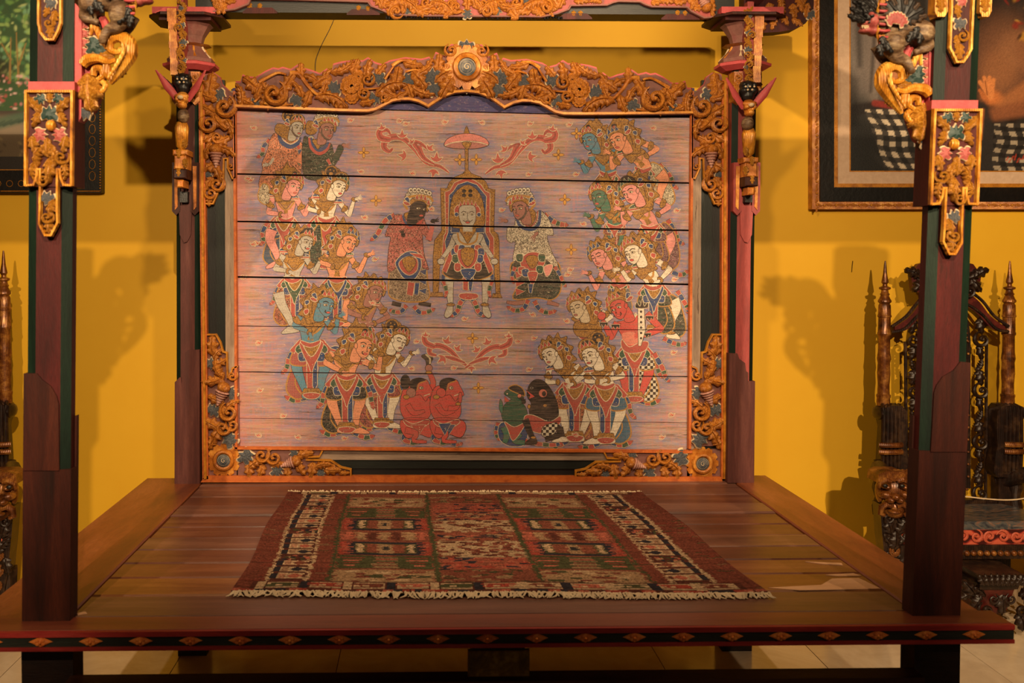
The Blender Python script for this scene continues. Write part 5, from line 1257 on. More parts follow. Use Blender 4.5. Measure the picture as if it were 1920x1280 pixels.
# ---------------------------------------------------------------- vine scrolls, small flowers, flames
f = fig('painted_vines', 'red curling leaf sprays above and below the throne')
def vine(pts, w): f.line(pts, [a+2.2 for a in w], CR); f.line(pts, w, '#c65a50'); f.line(pts, [a*.3 for a in w], '#a2473f')
def sprig(x, y, a, s_):
    ca, sa = math.cos(R(a)), math.sin(R(a))
    q = [(0, .25), (-.35, .1), (-.5, -.2), (-.2, -.12), (0, -.6), (.2, -.12), (.5, -.2), (.35, .1)]
    f.poly([(x+(px_*ca-py_*sa)*s_, y+(px_*sa+py_*ca)*s_) for px_, py_ in q], '#c65a50', ol=CR, ow=1.3)
for M_ in (lambda x, y: (x, y), lambda x, y: (1752-x, y+2)):
    vine([M_(*p) for p in ((842, 324), (825, 312), (800, 305), (778, 280), (760, 262), (742, 256), (724, 262), (720, 276), (730, 284), (736, 278))], (2, 6, 8, 9, 10, 12, 13, 11, 7, 4))
    vine([M_(*p) for p in ((732, 262), (714, 258), (712, 246), (726, 244), (732, 252))], (9, 13, 11, 7, 3))
    vine([M_(*p) for p in ((815, 308), (795, 296), (785, 278), (778, 268), (790, 270), (802, 280))], (3, 8, 12, 12, 7, 3))
    for x, y, a, s_ in ((754, 254, 0, 20), (818, 298, 5, 24), (757, 292, -80, 22), (813, 322, 190, 22), (806, 278, 40, 18), (716, 240, -10, 16), (772, 266, -40, 14)):
        sprig(*M_(x, y), a if M_(0, 0)[0] == 0 else -a, s_)
    vine([M_(*p) for p in ((880, 688), (862, 676), (845, 658), (825, 648), (808, 650), (806, 662), (818, 666))], (3, 7, 9, 10, 11, 8, 4))
    vine([M_(*p) for p in ((872, 680), (850, 672), (832, 668)) ], (3, 8, 3)); vine([M_(*p) for p in ((815, 650), (798, 642), (796, 628), (806, 630))], (9, 11, 8, 3))
    for x, y, a, s_ in ((838, 636, 20, 20), (830, 668, 230, 22), (858, 650, 30, 18), (798, 624, 0, 14)): sprig(*M_(x, y+4), a if M_(0, 0)[0] == 0 else -a, s_)
sprig(884, 690, 180, 16)
f = fig('painted_flowers', 'small gold four-petal flowers scattered on the ground colour')
for x, y in ((682, 286), (862, 299), (893, 299), (1047, 290), (705, 376), (1059, 374), (1071, 468), (886, 634), (897, 727), (705, 286-0+0) if 0 else (1081, 250)):
    for k in range(4):
        a = k*math.pi/2; f.poly([(x, y), (x+6*math.cos(a-.5), y+6*math.sin(a-.5)), (x+11*math.cos(a), y+11*math.sin(a)), (x+6*math.cos(a+.5), y+6*math.sin(a+.5))], '#d9982c', ol='#7a4a1c', ow=.8)
    f.ell(x, y, 1.6, 1.6, '#7a4a1c', ol=None)
f = fig('painted_flames', 'small red and white curled flame marks scattered over the panel')
FL = [(477, 240), (468, 338), (480, 456), (476, 458), (463, 335), (656, 226), (678, 322), (748, 227), (833, 229), (905, 230), (993, 232), (1066, 234), (1226, 240), (1079, 327), (1268, 395), (1095, 420), (1068, 506), (1264, 524), (810, 392), (940, 394), (702, 486), (700, 568), (484, 643), (486, 732), (486, 816), (645, 822), (780, 640), (773, 691), (1000, 634), (991, 693), (1064, 602), (1262, 661), (1258, 778), (685, 408), (1063, 515), (870, 598), (1000, 590), (850, 690), (970, 640), (560, 820), (1240, 820), (455, 520), (1080, 815), (530, 780), (760, 232), (775, 325), (990, 327)]
for k, (x, y) in enumerate(FL):
    d = 1 if k % 3 else -1
    q = [(-5, 0), (-3, -4), (1, -5), (4, -2), (9, -4), (5, 2), (1, 4), (-3, 4)]
    f.poly([(x+px_*d*.9, y+py_*.9) for px_, py_ in q], '#d2604e', ol=CR, ow=1.2); f.line([(x+2*d, y+1), (x-2*d, y+2), (x-2*d, y-2), (x+1*d, y-2)], 1.2, CR)

# ---------------------------------------------------------------- materials of the paint
def paint(name, pat=0):
    t = NT(name); at = t.n('ShaderNodeAttribute', attribute_name='Col'); col = at.outputs['Color']
    co = t.n('ShaderNodeNewGeometry').outputs['Position']
    def mp(sc):
        m = t.n('ShaderNodeMapping'); m.inputs['Scale'].default_value = sc; t.l(co, m.inputs[0]); return m.outputs[0]
    if pat == 1:
        v = t.noise(mp((1, 1, 1)), 210, 3, .7, 1.5)
        col = t.mix(t.ramp(v, [(.38, 1.0), (.55, 0.0)]), col, '#43240c'); col = t.mix(t.ramp(t.noise(mp((1, 1, 1)), 330, 2), [(.6, 0.0), (.7, .5)]), col, '#e0ae48')
    elif pat == 2:
        v = t.noise(mp((1, 1, 1)), 120, 2, .5, 2.5)
        col = t.mix(t.ramp(v, [(.50, 0.0), (.53, .85)]), col, '#1c1512'); v2 = t.noise(mp((1, 1, 1)), 160, 2, .5, 2)
        col = t.mix(t.ramp(v2, [(.62, 0.0), (.66, .45)]), col, '#e8d6b8')
    elif pat == 3:
        ck = t.n('ShaderNodeTexChecker'); ck.inputs['Scale'].default_value = 1; t.l(mp((90, 0.001, 90)), ck.inputs['Vector'])
        ck2 = t.n('ShaderNodeTexChecker'); ck2.inputs['Scale'].default_value = 1
        col = t.mix(ck.outputs['Fac'], col, '#201a17')
    elif pat == 4:
        vo = t.n('ShaderNodeTexVoronoi'); vo.inputs['Scale'].default_value = 1; vo.inputs['Randomness'].default_value = 0; t.l(mp((150, .001, 150)), vo.inputs['Vector'])
        col = t.mix(t.ramp(vo.outputs['Distance'], [(.16, .9), (.24, 0.0)]), col, '#1c1d28')
    g = t.noise(mp((6, 1, 70)), 2.4, 6, .75)
    col = t.mix(t.ramp(g, [(.42, 0.0), (.66, .55)]), col, '#7d6558')
    fn_ = t.noise(mp((1, 1, 1)), 260, 2, .6)
    col = t.mix(t.ramp(fn_, [(.36, .3), (.5, 0.0)]), col, '#2a1c16')
    return t.out(col, .72, t.bump(g, .12, .001), 0, .25)
M_PAINT = [paint('panel_paint_%d' % i, i) for i in range(5)]

# ---------------------------------------------------------------- stacking order, clipping at plank gaps, meshes
boxes = np.zeros((0, 4)); lay = np.zeros(0, int)
allb = []; alll = []
B_ = np.zeros((20000, 4)); L_ = np.zeros(20000, int); nB = 0
def clip_half(poly, f):
    out = []; n = len(poly)
    for i in range(n):
        a, b = poly[i], poly[(i+1) % n]; fa, fb = f(a), f(b)
        if fa >= 0: out.append(a)
        if (fa >= 0) != (fb >= 0):
            t_ = fa/(fa-fb); out.append((a[0]+(b[0]-a[0])*t_, a[1]+(b[1]-a[1])*t_))
    return out
from mathutils.geometry import tessellate_polygon
LIMX0, LIMX1 = 443, 1296
def emit(V, Fc, Cc, Mi, poly, layer, rgb, mat):
    ys = [p[1] for p in poly]; y0, y1 = min(ys), max(ys)
    if max(p[0] for p in poly) < LIMX0 or min(p[0] for p in poly) > LIMX1: return
    for k in range(len(SEAMS)-1):
        lo = min(SEAMS[k][0], SEAMS[k][1]); hi = max(SEAMS[k+1][0], SEAMS[k+1][1])
        if y1 < lo or y0 > hi: continue
        q = clip_half(poly, lambda p: p[1]-seam(k, p[0])-SEAMS[k][2])
        if len(q) > 2: q = clip_half(q, lambda p: seam(k+1, p[0])-SEAMS[k+1][2]-p[1])
        if len(q) < 3: continue
        n0 = len(V); Y = YP-layer*2.4e-5
        for p in q: V.append(tuple(P(p[0], p[1], Y)))
        Fc.append(list(range(n0, n0+len(q)))); Cc.append(rgb); Mi.append(mat)
halo = []
for f in FIGS:
    V = []; Fc = []; Cc = []; Mi = []
    for pts, col, mat in f.sh:
        if mat == 'ring': A, Bq = pts; flat = list(A)+list(Bq)
        else: flat = pts
        arr = np.array([(p[0], p[1]) for p in flat]); b = (*arr.min(0), *arr.max(0))
        if nB:
            m = (B_[:nB, 0] < b[2]) & (B_[:nB, 2] > b[0]) & (B_[:nB, 1] < b[3]) & (B_[:nB, 3] > b[1])
            ly = (L_[:nB][m].max()+1) if m.any() else 1
        else: ly = 1
        B_[nB] = b; L_[nB] = ly; nB += 1
        rgb = lin(col); lm = .3*rgb[0]+.59*rgb[1]+.11*rgb[2]; rgb = tuple(.70*a_+.10*lm*b_ for a_, b_ in zip(rgb, (1.06, .96, .86)))
        if mat == 'ring':
            n = len(A)
            for i in range(n):
                j = (i+1) % n; emit(V, Fc, Cc, Mi, [(A[i][0], A[i][1]), (A[j][0], A[j][1]), (Bq[j][0], Bq[j][1]), (Bq[i][0], Bq[i][1])], ly, rgb, 0)
        else:
            if not f.name in ('painted_flames', 'painted_vines', 'painted_flowers'): halo += [(p[0], p[1]) for p in pts[::3]]
            tri = tessellate_polygon([[Vector((p[0], p[1], 0)) for p in pts]])
            for tr in tri: emit(V, Fc, Cc, Mi, [(pts[i][0], pts[i][1]) for i in tr], ly, rgb, mat)
    if not V: continue
    c = Vector([(min(v[i] for v in V)+max(v[i] for v in V))/2 for i in range(3)])
    me = bpy.data.meshes.new(f.name); me.from_pydata([Vector(v)-c for v in V], [], Fc)
    for m_ in M_PAINT: me.materials.append(m_)
    me.polygons.foreach_set('material_index', Mi)
    ca = me.color_attributes.new('Col', 'FLOAT_COLOR', 'CORNER')
    buf = np.concatenate([np.tile((*Cc[i], 1.0), len(Fc[i])) for i in range(len(Fc))]) if Fc else np.zeros(0)
    ca.data.foreach_set('color', buf.astype(np.float32))
    ob = bpy.data.objects.new(f.name, me); reg(ob, panel, c); ob['label'] = f.label

# ---------------------------------------------------------------- planks with faded ground colour
hp = np.array(halo)
t = NT('panel_ground'); at = t.n('ShaderNodeAttribute', attribute_name='Col'); sep = t.n('ShaderNodeSeparateColor'); t.l(at.outputs['Color'], sep.inputs[0])
co = t.n('ShaderNodeNewGeometry').outputs['Position']
def mp(sc):
    m = t.n('ShaderNodeMapping'); m.inputs['Scale'].default_value = sc; t.l(co, m.inputs[0]); return m.outputs[0]
base = t.ramp(t.noise(mp((1.3, 1, 4.5)), 2.4, 8, .7, .6), [(.34, '#747ca2'), (.43, '#938d9e'), (.50, '#a8938f'), (.57, '#ae937f'), (.66, '#9c866f')])
st = t.noise(mp((2.2, 1, 34)), 3.2, 8, .78)
base = t.mix(t.ramp(st, [(.46, 0.0), (.60, .8)]), base, '#bb8480')
st2 = t.noise(mp((2.6, 1, 46)), 3, 8, .8)
base = t.mix(t.ramp(st2, [(.47, 0.0), (.60, .85)]), base, '#86705f')
st3 = t.noise(mp((3.0, 1, 40)), 3.7, 8, .8, .3)
base = t.mix(t.ramp(st3, [(.54, 0.0), (.64, .7)]), base, '#7079a6')
wv = t.noise(mp((110, 1, 12)), 1, 4, .7)
base = t.mix(t.ramp(wv, [(.5, 0.0), (.66, .4)]), base, '#c07a76')
base = t.mix(sep.outputs[1], base, '#b96a68')
hb = t.n('ShaderNodeMath', operation='MULTIPLY'); t.l(sep.outputs[0], hb.inputs[0]); t.l(t.ramp(t.noise(mp((4, 1, 22)), 6, 7, .75), [(.38, .1), (.62, .85)]), hb.inputs[1])
base = t.mix(hb.outputs[0], base, '#5f6d9e')
base = t.mix(sep.outputs[2], base, '#22326e')
dk = t.noise(mp((1.3, 1, 22)), 3, 8, .74)
base = t.mix(t.ramp(dk, [(.585, 0.0), (.66, .85)]), base, '#4c382f')
fl = t.noise(mp((30, 1, 120)), 2, 5, .8)
base = t.mix(t.ramp(fl, [(.58, 0.0), (.68, .5)]), base, '#d8b8a6')
base = t.mix(1.0, base, '#f3eee6', 'MULTIPLY')
M_PLANK = t.out(base, .78, t.bump(st2, .35, .0015), 0, .25)
Ytop = 165
for k in range(-1, len(SEAMS)-1):
    nx, ny = 150, 14
    V = []; Cc = []
    for j in range(ny+1):
        for i in range(nx+1):
            x = 436+(1302-436)*i/nx
            ya = seam(k, x)+SEAMS[k][2] if k >= 0 else Ytop
            yb = seam(k+1, x)-SEAMS[k+1][2]
            y = ya+(yb-ya)*j/ny
            # worn, slightly wavering lower edge
            if j == ny and k < len(SEAMS)-2 and k >= 0: y -= .5*max(0, math.sin(x*.05+k*3)*math.sin(x*.013+k))
            V.append((x, y))
    A = np.array(V)
    d2 = np.full(len(A), 1e9)
    for s0 in range(0, len(hp), 400):
        d2 = np.minimum(d2, ((A[:, None, :]-hp[None, s0:s0+400, :])**2).sum(2).min(1))
    r_ = np.exp(-d2/(2*13**2)); g_ = np.clip((470-A[:, 0])/30, 0, 1)*.55+np.exp(-((A[:, 0]-560)**2)/(2*90**2))*.15
    b_ = np.full(len(A), .85 if k < 0 else 0.0)
    vs = [P(x, y, YP) for x, y in V]; n1 = len(vs)
    rim = [i for i in range(nx+1)]+[j*(nx+1)+nx for j in range(1, ny+1)]+[ny*(nx+1)+i for i in range(nx-1, -1, -1)]+[j*(nx+1) for j in range(ny-1, 0, -1)]
    vb = [Vector((vs[i].x, YP+.02, vs[i].z)) for i in rim]
    fs = [(j*(nx+1)+i, j*(nx+1)+i+1, (j+1)*(nx+1)+i+1, (j+1)*(nx+1)+i) for j in range(ny) for i in range(nx)]
    m = len(rim); fs += [(rim[i], n1+i, n1+(i+1) % m, rim[(i+1) % m]) for i in range(m)]
    al = vs+vb; c = Vector([(min(v[i] for v in al)+max(v[i] for v in al))/2 for i in range(3)])
    me = bpy.data.meshes.new('plank'); me.from_pydata([v-c for v in al], [], fs); me.materials.append(M_PLANK)
    bm = bmesh.new(); bm.from_mesh(me); bmesh.ops.recalc_face_normals(bm, faces=bm.faces); bm.to_mesh(me); bm.free()
    ca = me.color_attributes.new('Col', 'FLOAT_COLOR', 'POINT')
    buf = np.zeros((len(al), 4), np.float32); buf[:n1, 0] = r_; buf[:n1, 1] = g_; buf[:n1, 2] = b_; buf[:, 3] = 1
    ca.data.foreach_set('color', buf.ravel())
    reg(bpy.data.objects.new('plank', me), panel, c)
q0 = P(438, 850, YP+.02); q1 = P(1300, 170, YP+.02)
MB().box((q0.x, YP+.0201, q0.z), (q1.x, YP+.035, q1.z)).build('backing_board', M_DARK, panel)
# ================================================================ RUG
zr = ZP+.010
rc = [G(537, 921, zr), G(1206, 922, zr), G(1438, 1110, zr), G(436, 1106, zr)]
rug = thing('rug', 'worn maroon patterned wool rug with pale fringes lying on the platform', 'rug', ((rc[0].x+rc[2].x)/2, (rc[0].y+rc[2].y)/2, ZP))
NU, NV_ = 300, 190
yb_, yf_ = rc[0].y, rc[3].y
def vy(y): return (yb_-G(900, y, zr).y)/(yb_-yf_)
img = np.zeros((NV_, NU, 3)); rs = np.random.RandomState(4)
def rgb(h): return np.array(lin(h))
MAR, MAR2, CRM, TAN, RED, NAV, OLV, BRK, SAL = [rgb(h) for h in ('#683528', '#4c271e', '#a98c6c', '#8f7052', '#8c392d', '#22232a', '#3d3f27', '#744030', '#9c5442')]
img[:] = MAR
def rect(u0, u1, v0, v1, c, rag=0):
    for j in range(max(0, int(v0*NV_)), min(NV_, int(v1*NV_))):
        a = rs.randint(-rag, rag+1) if rag else 0; b = rs.randint(-rag, rag+1) if rag else 0
        img[j, max(0, int(u0*NU)+a):min(NU, int(u1*NU)+b)] = c
def rows(y0, y1): return vy(y0), vy(y1)
for k in range(900):      # flecks of the field
    j, i = rs.randint(NV_), rs.randint(NU); img[j, i:i+rs.randint(3, 14)] = [MAR2, BRK, TAN*.6, OLV, RED*.6][rs.randint(5)]
rect(.175, .81, .02, .93, BRK, 1)
for u0, u1, sgn in ((.055, .130, 1), (.845, .925, -1)):       # goblet borders
    rect(u0, u1, .03, .93, MAR2)
    rect(u0-.005, u0+.003, .02, .95, CRM, 1); rect(u1-.003, u1+.005, .02, .95, CRM, 1)
    n = 17
    for k in range(n):
        v0 = .04+.88*k/n; v1 = v0+.88/n; w = u1-u0; h = v1-v0
        if k % 5 == 3:
            for q in range(26):
                a = u0+w*rs.uniform(.1, .9); b = v0+h*rs.uniform(.1, .8); rect(a, a+.008, b, b+h*.25, [SAL, NAV, OLV, TAN][q % 4])
            continue
        c = [NAV, SAL, NAV, OLV, BRK][k % 5]
        ua, ub = (u0, u1) if sgn > 0 else (u1, u0)
        def U(t_): return ua+(ub-ua)*t_
        def rr(t0, t1, a, b, c_): x0, x1 = sorted((U(t0), U(t1))); rect(x0, x1, v0+h*a, v0+h*b, c_)
        rr(.06, .20, .15, .9, NAV); rr(.22, .95, .1, .86, CRM)
        for q in range(3): rr(.28, .46, .22+.2*q, .32+.2*q, SAL if c is not NAV else MAR)
        for q in range(9):
            t0 = .50+.04*q; e = .06+.34*abs(math.sin(q*.42)); rr(t0, t0+.05, .48-e*.8, .48+e*.8, c)
        rr(.88, .97, .3, .66, MAR2)
for u0, u1, kind in ((.185, .385, 'a'), (.40, .585, 'b'), (.60, .80, 'a')):
    rect(u0-.012, u0-.004, .03, .93, OLV, 1); rect(u1+.004, u1+.012, .03, .93, OLV, 1)
    w = u1-u0
    def rr(t0, t1, y0, y1, c, rag=1): rect(u0+w*t0, u0+w*t1, *rows(y0, y1), c, rag)
    if kind == 'a':
        for y0, y1 in ((930, 947), (1063, 1086)):
            rr(0, 1, y0, y1, TAN, 2)
            for q in range(22):
                a = rs.uniform(.02, .85); b = rs.uniform(y0+1, y1-2); rr(a, a+rs.uniform(.05, .16), b, b+(y1-y0)*.14, [BRK, OLV, MAR, CRM][q % 4])
        for y0, y1 in ((949, 967), (1037, 1061)):
            rr(0, 1, y0, y1, OLV, 1)
            for t0 in (.02, .72): 
                for q in range(4): rr(t0+.02*q, t0+.24-.02*q, y0+(y1-y0)*(.15+.18*q), y0+(y1-y0)*(.25+.18*q), SAL if q % 2 else MAR)
            for q in range(8): rr(.38-.02*(q % 2), .62+.02*(q % 2), y0+(y1-y0)*q/8, y0+(y1-y0)*(q+.55)/8, TAN*.8 if q % 2 else SAL*.8)
        for y0, y1 in ((969, 990), (1012, 1036)):
            rr(0, 1, y0, y1, RED, 1); rr(.05, .95, y0+(y1-y0)*.12, y1-(y1-y0)*.15, SAL*.8, 3); rr(.10, .90, y0, y1, NAV, 3); rr(.16, .84, y0+(y1-y0)*.12, y1-(y1-y0)*.12, OLV, 1)
            rr(.18, .25, y0+(y1-y0)*.15, y1-(y1-y0)*.18, CRM); rr(.75, .82, y0+(y1-y0)*.15, y1-(y1-y0)*.18, CRM)
            rr(.28, .72, y0+(y1-y0)*.15, y1-(y1-y0)*.18, BRK, 1); rr(.42, .58, y0+(y1-y0)*.15, y1-(y1-y0)*.15, TAN); rr(.46, .54, y0+(y1-y0)*.35, y0+(y1-y0)*.6, NAV*.8+OLV*.2)
        y0, y1 = 992, 1010
        rr(0, 1, y0, y1, BRK, 1)
        for q in range(7): rr(.02+q*.14, .02+q*.14+.11, y0+2, y1-2, [SAL, TAN, MAR2, TAN, MAR2, TAN, SAL][q], 2)
    else:
        y = 928; q = 0
        for y0, y1, m in ((928, 940, 0), (940, 956, 1), (956, 972, 2), (972, 994, 3), (994, 1010, 2), (1010, 1040, 3), (1040, 1062, 1), (1062, 1088, 0)):
            rr(0, 1, y0, y1, [BRK*.9, SAL*.75, BRK, CRM*.85][m], 2)
            for z_ in range(60):
                a = rs.uniform(0, .92); b = rs.uniform(y0, y1-1.5)
                rr(a, a+rs.uniform(.04, .13), b, b+(y1-y0)*.09+.4, ([MAR, OLV*.8, TAN*.8], [BRK, RED, NAV], [SAL*.8, TAN, NAV, OLV], [MAR, MAR2, BRK])[m][z_ % 3])
for v0, v1 in ((.935, .985), (.0, .035)):                     # end borders
    rect(.03, .97, v0, v1, MAR2)
    n = 11
    for k in range(n):
        a = .04+.92*k/n; w = .92/n; c = [OLV, RED, MAR, SAL][k % 4]
        rect(a, a+w*.22, v0, v1, NAV if k % 2 else CRM); rect(a+w*.24, a+w*.98, v0+.004, v1-.006, CRM); rect(a+w*.3, a+w*.92, v0+.012, v1-.012, c, 3)
        rect(a+w*.45, a+w*.6, v0+.018, v1-.02, CRM)
rect(0, 1, .985, 1, MAR2)
for k in range(60): i = rs.randint(NU); rect(i/NU, (i+6)/NU, .985, 1, [RED, NAV, SAL][k % 3])
img *= (1+.22*rs.randn(NV_, NU, 1)).clip(.45, 1.6)
img *= (1+.12*rs.randn(NV_, 1, 1)).clip(.7, 1.3)
def bil(u, v):
    a = rc[0].lerp(rc[1], u); b = rc[3].lerp(rc[2], u); p = a.lerp(b, v)
    wob = .006*math.sin(v*9+1)*(1 if u < .5 else -1)*abs(u-.5)*2
    return (p.x+wob, p.y+.004*math.sin(u*14), ZP+.0085+.0012*math.sin(u*30+v*7)*math.sin(v*17)+.002*(abs(u-.5) > .485))
VV = [bil(i/NU, j/NV_) for j in range(NV_+1) for i in range(NU+1)]
FF = [(j*(NU+1)+i, (j+1)*(NU+1)+i, (j+1)*(NU+1)+i+1, j*(NU+1)+i+1) for j in range(NV_) for i in range(NU)]
rim = [i for i in range(NU+1)]+[j*(NU+1)+NU for j in range(1, NV_+1)]+[NV_*(NU+1)+i for i in range(NU-1, -1, -1)]+[j*(NU+1) for j in range(NV_-1, 0, -1)]
n1 = len(VV); VV += [(VV[i][0], VV[i][1], ZP+.0015) for i in rim]
nf = len(FF); m = len(rim); FF += [(rim[i], rim[(i+1) % m], n1+(i+1) % m, n1+i) for i in range(m)]
me = bpy.data.meshes.new('pile'); c0 = wloc(rug); me.from_pydata([Vector(v)-c0 for v in VV], [], FF)
t = NT('wool_pile'); at = t.n('ShaderNodeAttribute', attribute_name='Col')
nz = t.noise(t.coord((1, 1, 1)), 420, 3, .7)
M_WOOL = t.out(t.mix(t.ramp(nz, [(.35, .55), (.6, 0.0)]), at.outputs['Color'], '#2a120c'), .95, t.bump(nz, .8, .003), 0, .1)
me.materials.append(M_WOOL)
ca = me.color_attributes.new('Col', 'FLOAT_COLOR', 'CORNER')
cc = np.ones((nf+m, 4, 4), np.float32); cc[:nf, :, :3] = img.reshape(-1, 1, 3); cc[nf:, :, :3] = MAR2
ca.data.foreach_set('color', cc.ravel())
reg(bpy.data.objects.new('pile', me), rug, c0)
M_FRINGE = grain('cream_fringe', ['#b9a080', '#d3bc9a'], scale=30, rough=.9)
fb = MB(); random.seed(2)
for v, n, ln in ((1, 330, .032), (0, 230, .022)):
    for k in range(n):
        u = (k+random.random())/n; p = Vector(bil(u, v)); s = -1 if v else 1
        dx = random.uniform(-.016, .016); L = ln*random.uniform(.5, 1)
        p.z = ZP+.006
        fb.tube([p, p+Vector((dx*.4, s*L*.4, random.uniform(.001, .006))), p+Vector((dx, s*L*.8, -.002)), p+Vector((dx*1.6+random.uniform(-.006, .006), s*L, -.004))], [.0030, .0032, .0028, .001], 4, up=(0, 0, 1))
fo = tag(fb.build('fringe', M_FRINGE, rug), 'knotted cream fringe', kind='stuff')

# ================================================================ PAINTINGS ON THE WALL
def canvas(parent, x0, x1, y0, y1, step, Y, fn, name, rough=.45):
    nx = int((x1-x0)/step); ny = int((y1-y0)/step)
    X, Yp = np.meshgrid(np.linspace(x0, x1, nx+1), np.linspace(y0, y1, ny+1))
    col = fn(X, Yp)
    a, b, c, d = P(x0, y0, Y), P(x1, y0, Y), P(x1, y1, Y), P(x0, y1, Y)
    vs = []
    for j in range(ny+1):
        for i in range(nx+1):
            p = a.lerp(b, i/nx).lerp(d.lerp(c, i/nx), j/ny); vs.append(p)
    fs = [(j*(nx+1)+i, j*(nx+1)+i+1, (j+1)*(nx+1)+i+1, (j+1)*(nx+1)+i) for j in range(ny) for i in range(nx)]
    c0 = (a+c)/2; me = bpy.data.meshes.new(name); me.from_pydata([v-c0 for v in vs], [], [f[::-1] for f in fs])
    t = NT(name+'_oil'); at = t.n('ShaderNodeAttribute', attribute_name='Col'); nz = t.noise(t.coord(), 160, 4, .7)
    me.materials.append(t.out(at.outputs['Color'], rough, t.bump(nz, .25, .002), 0, .35))
    ca = me.color_attributes.new('Col', 'FLOAT_COLOR', 'POINT'); buf = np.ones((len(vs), 4), np.float32); buf[:, :3] = col.reshape(-1, 3); ca.data.foreach_set('color', buf.ravel())
    return reg(bpy.data.objects.new(name, me), parent, c0)
class Brush:
    def __init__(s, X, Y): s.X = X; s.Y = Y; s.c = np.zeros(X.shape+(3,))
    def put(s, m, col): s.c = s.c*(1-m[..., None])+np.array(lin(col))*m[..., None]
    def blob(s, x, y, rx, ry, col, a=1, ang=0, hard=2):
        ca, sa = math.cos(R(ang)), math.sin(R(ang)); dx = s.X-x; dy = s.Y-y
        d = ((dx*ca+dy*sa)/rx)**2+((-dx*sa+dy*ca)/ry)**2; s.put(a*np.exp(-d**hard), col)
    def cap(s, x0, y0, x1, y1, w0, w1, col, a=1, soft=2.0):
        dx, dy = x1-x0, y1-y0; t_ = np.clip(((s.X-x0)*dx+(s.Y-y0)*dy)/(dx*dx+dy*dy+1e-9), 0, 1)
        d = np.hypot(s.X-x0-t_*dx, s.Y-y0-t_*dy); w = w0+(w1-w0)*t_; s.put(a*np.clip((w-d)/soft+.5, 0, 1), col)
def dancers(X, Y):
    b = Brush(X, Y); rs = np.random.RandomState(1)
    b.c[:] = lin('#15110f'); b.blob(1640, -20, 190, 190, '#6e6763', .9); b.blob(1860, 0, 160, 120, '#2c2826', .8)
    for k in range(200): b.blob(rs.uniform(1600, 2250), rs.uniform(-330, 320), rs.uniform(10, 60), rs.uniform(4, 14), ['#3a3533', '#221c19', '#2d2420'][k % 3], .35, rs.uniform(0, 180))
    # left dancer: bare back, dark sash, checked cloth
    b.cap(1600, 150, 1640, 195, 26, 20, '#2a2624', .8, 16); b.blob(1650, 60, 62, 140, '#7d736c', .9, 8); b.blob(1672, 125, 26, 62, '#d0814e', .85, -10); b.blob(1640, 90, 16, 100, '#8d7d72', .8); b.cap(1655, -20, 1648, 185, 3, 2, '#453a36', .7, 6)
    b.cap(1615, 20, 1625, 160, 24, 16, '#6a5e58', .7, 20); b.blob(1690, 60, 26, 70, '#7c5a45', .7); b.cap(1605, 205, 1690, 190, 12, 8, '#241412', 1, 8); b.cap(1640, 192, 1715, 205, 6, 5, '#8a2a20', .9, 4)
    b.blob(1600, 290, 50, 110, '#0b0908', 1)
    b.cap(1722, -20, 1728, 190, 16, 10, '#1a1513', .85, 12); b.cap(1606, -60, 1612, 120, 7, 5, '#3a3330', .8, 8); b.cap(1640, 60, 1632, 170, 4, 3, '#3c3330', .8, 5)
    def sarong(cx, cy, w, h, sl, br):
        u = (X-cx-(Y-cy)*sl)/w; v = (Y-cy)/h; m = ((np.abs(u) < 1) & (np.abs(v) < 1)).astype(float)
        b.put(m*.9, '#1a1614'); uu = u*4.2+.35*np.sin(v*5); vv = v*6+.5*u*u
        ck = ((np.floor(uu) % 2 == 0) & (np.floor(vv) % 2 == 0)).astype(float); hf = ((np.floor(uu) % 2 == 0) | (np.floor(vv) % 2 == 0)).astype(float)
        b.put(m*hf*.55*br, '#4a423c'); b.put(m*ck*.95*br*np.clip(1.1+u*.35, .2, 1), '#c9b69c')
    sarong(1690, 265, 48, 62, .35, 1.0)
    b.cap(1722, 215, 1770, 320, 5, 8, '#5a1e18', .7, 6)
    # right dancer
    b.blob(1925, -80, 36, 48, '#7a4f38', .95); b.blob(1900, -110, 48, 50, '#16110f', .95); b.blob(1655, -150, 34, 46, '#6d4a38', .95); b.blob(1640, -180, 44, 36, '#14100e', .95)
    b.blob(1845, 40, 34, 80, '#1a1513', .95); b.blob(1885, 110, 70, 90, '#7a5038', .95); b.blob(1872, 130, 34, 40, '#96623f', .8); b.blob(1910, 90, 40, 36, '#a06c48', .6)
    b.cap(1935, 90, 1960, 150, 34, 26, '#8a5a3c', .9, 14); b.cap(1960, 150, 1880, 196, 22, 14, '#a5683f', .9, 10); b.cap(1975, 190, 1860, 214, 18, 12, '#8a5335', .9, 10)
    b.blob(1858, 182, 20, 15, '#c9773f', .95)
    for x, y in ((1836, 152), (1844, 144), (1854, 144), (1862, 148)): b.cap(1856, 180, x, y, 5.5, 3.6, '#d2834a', .95, 2)
    b.cap(1850, 190, 1836, 168, 5, 3, '#b96a38', .95, 2); b.cap(1850, 176, 1846, 150, 1.2, .8, '#6a3518', .8, 1.5)
    b.cap(1840, 200, 1850, 320, 12, 40, '#2a2523', .9, 10); b.cap(1842, 205, 1838, 260, 2.5, 2, '#b96a34', .8, 4)
    sarong(1915, 280, 55, 50, -.05, .6)
    for k in range(60):
        x, y = rs.uniform(1880, 2000), rs.uniform(-20, 78)
        if x-1876 > (y+10)*.45: b.blob(x, y, rs.uniform(4, 12), rs.uniform(2, 6), ['#b5812f', '#8a2a20', '#d2a44a', '#3a2418'][k % 4], .8, rs.uniform(0, 180))
    for k in range(9): b.cap(1886+k*5, 300+4*math.sin(k*2), 1889+k*5, 294+5*math.sin(k*1.7), 1.3, 1, '#a83a26', .9, 1.2)
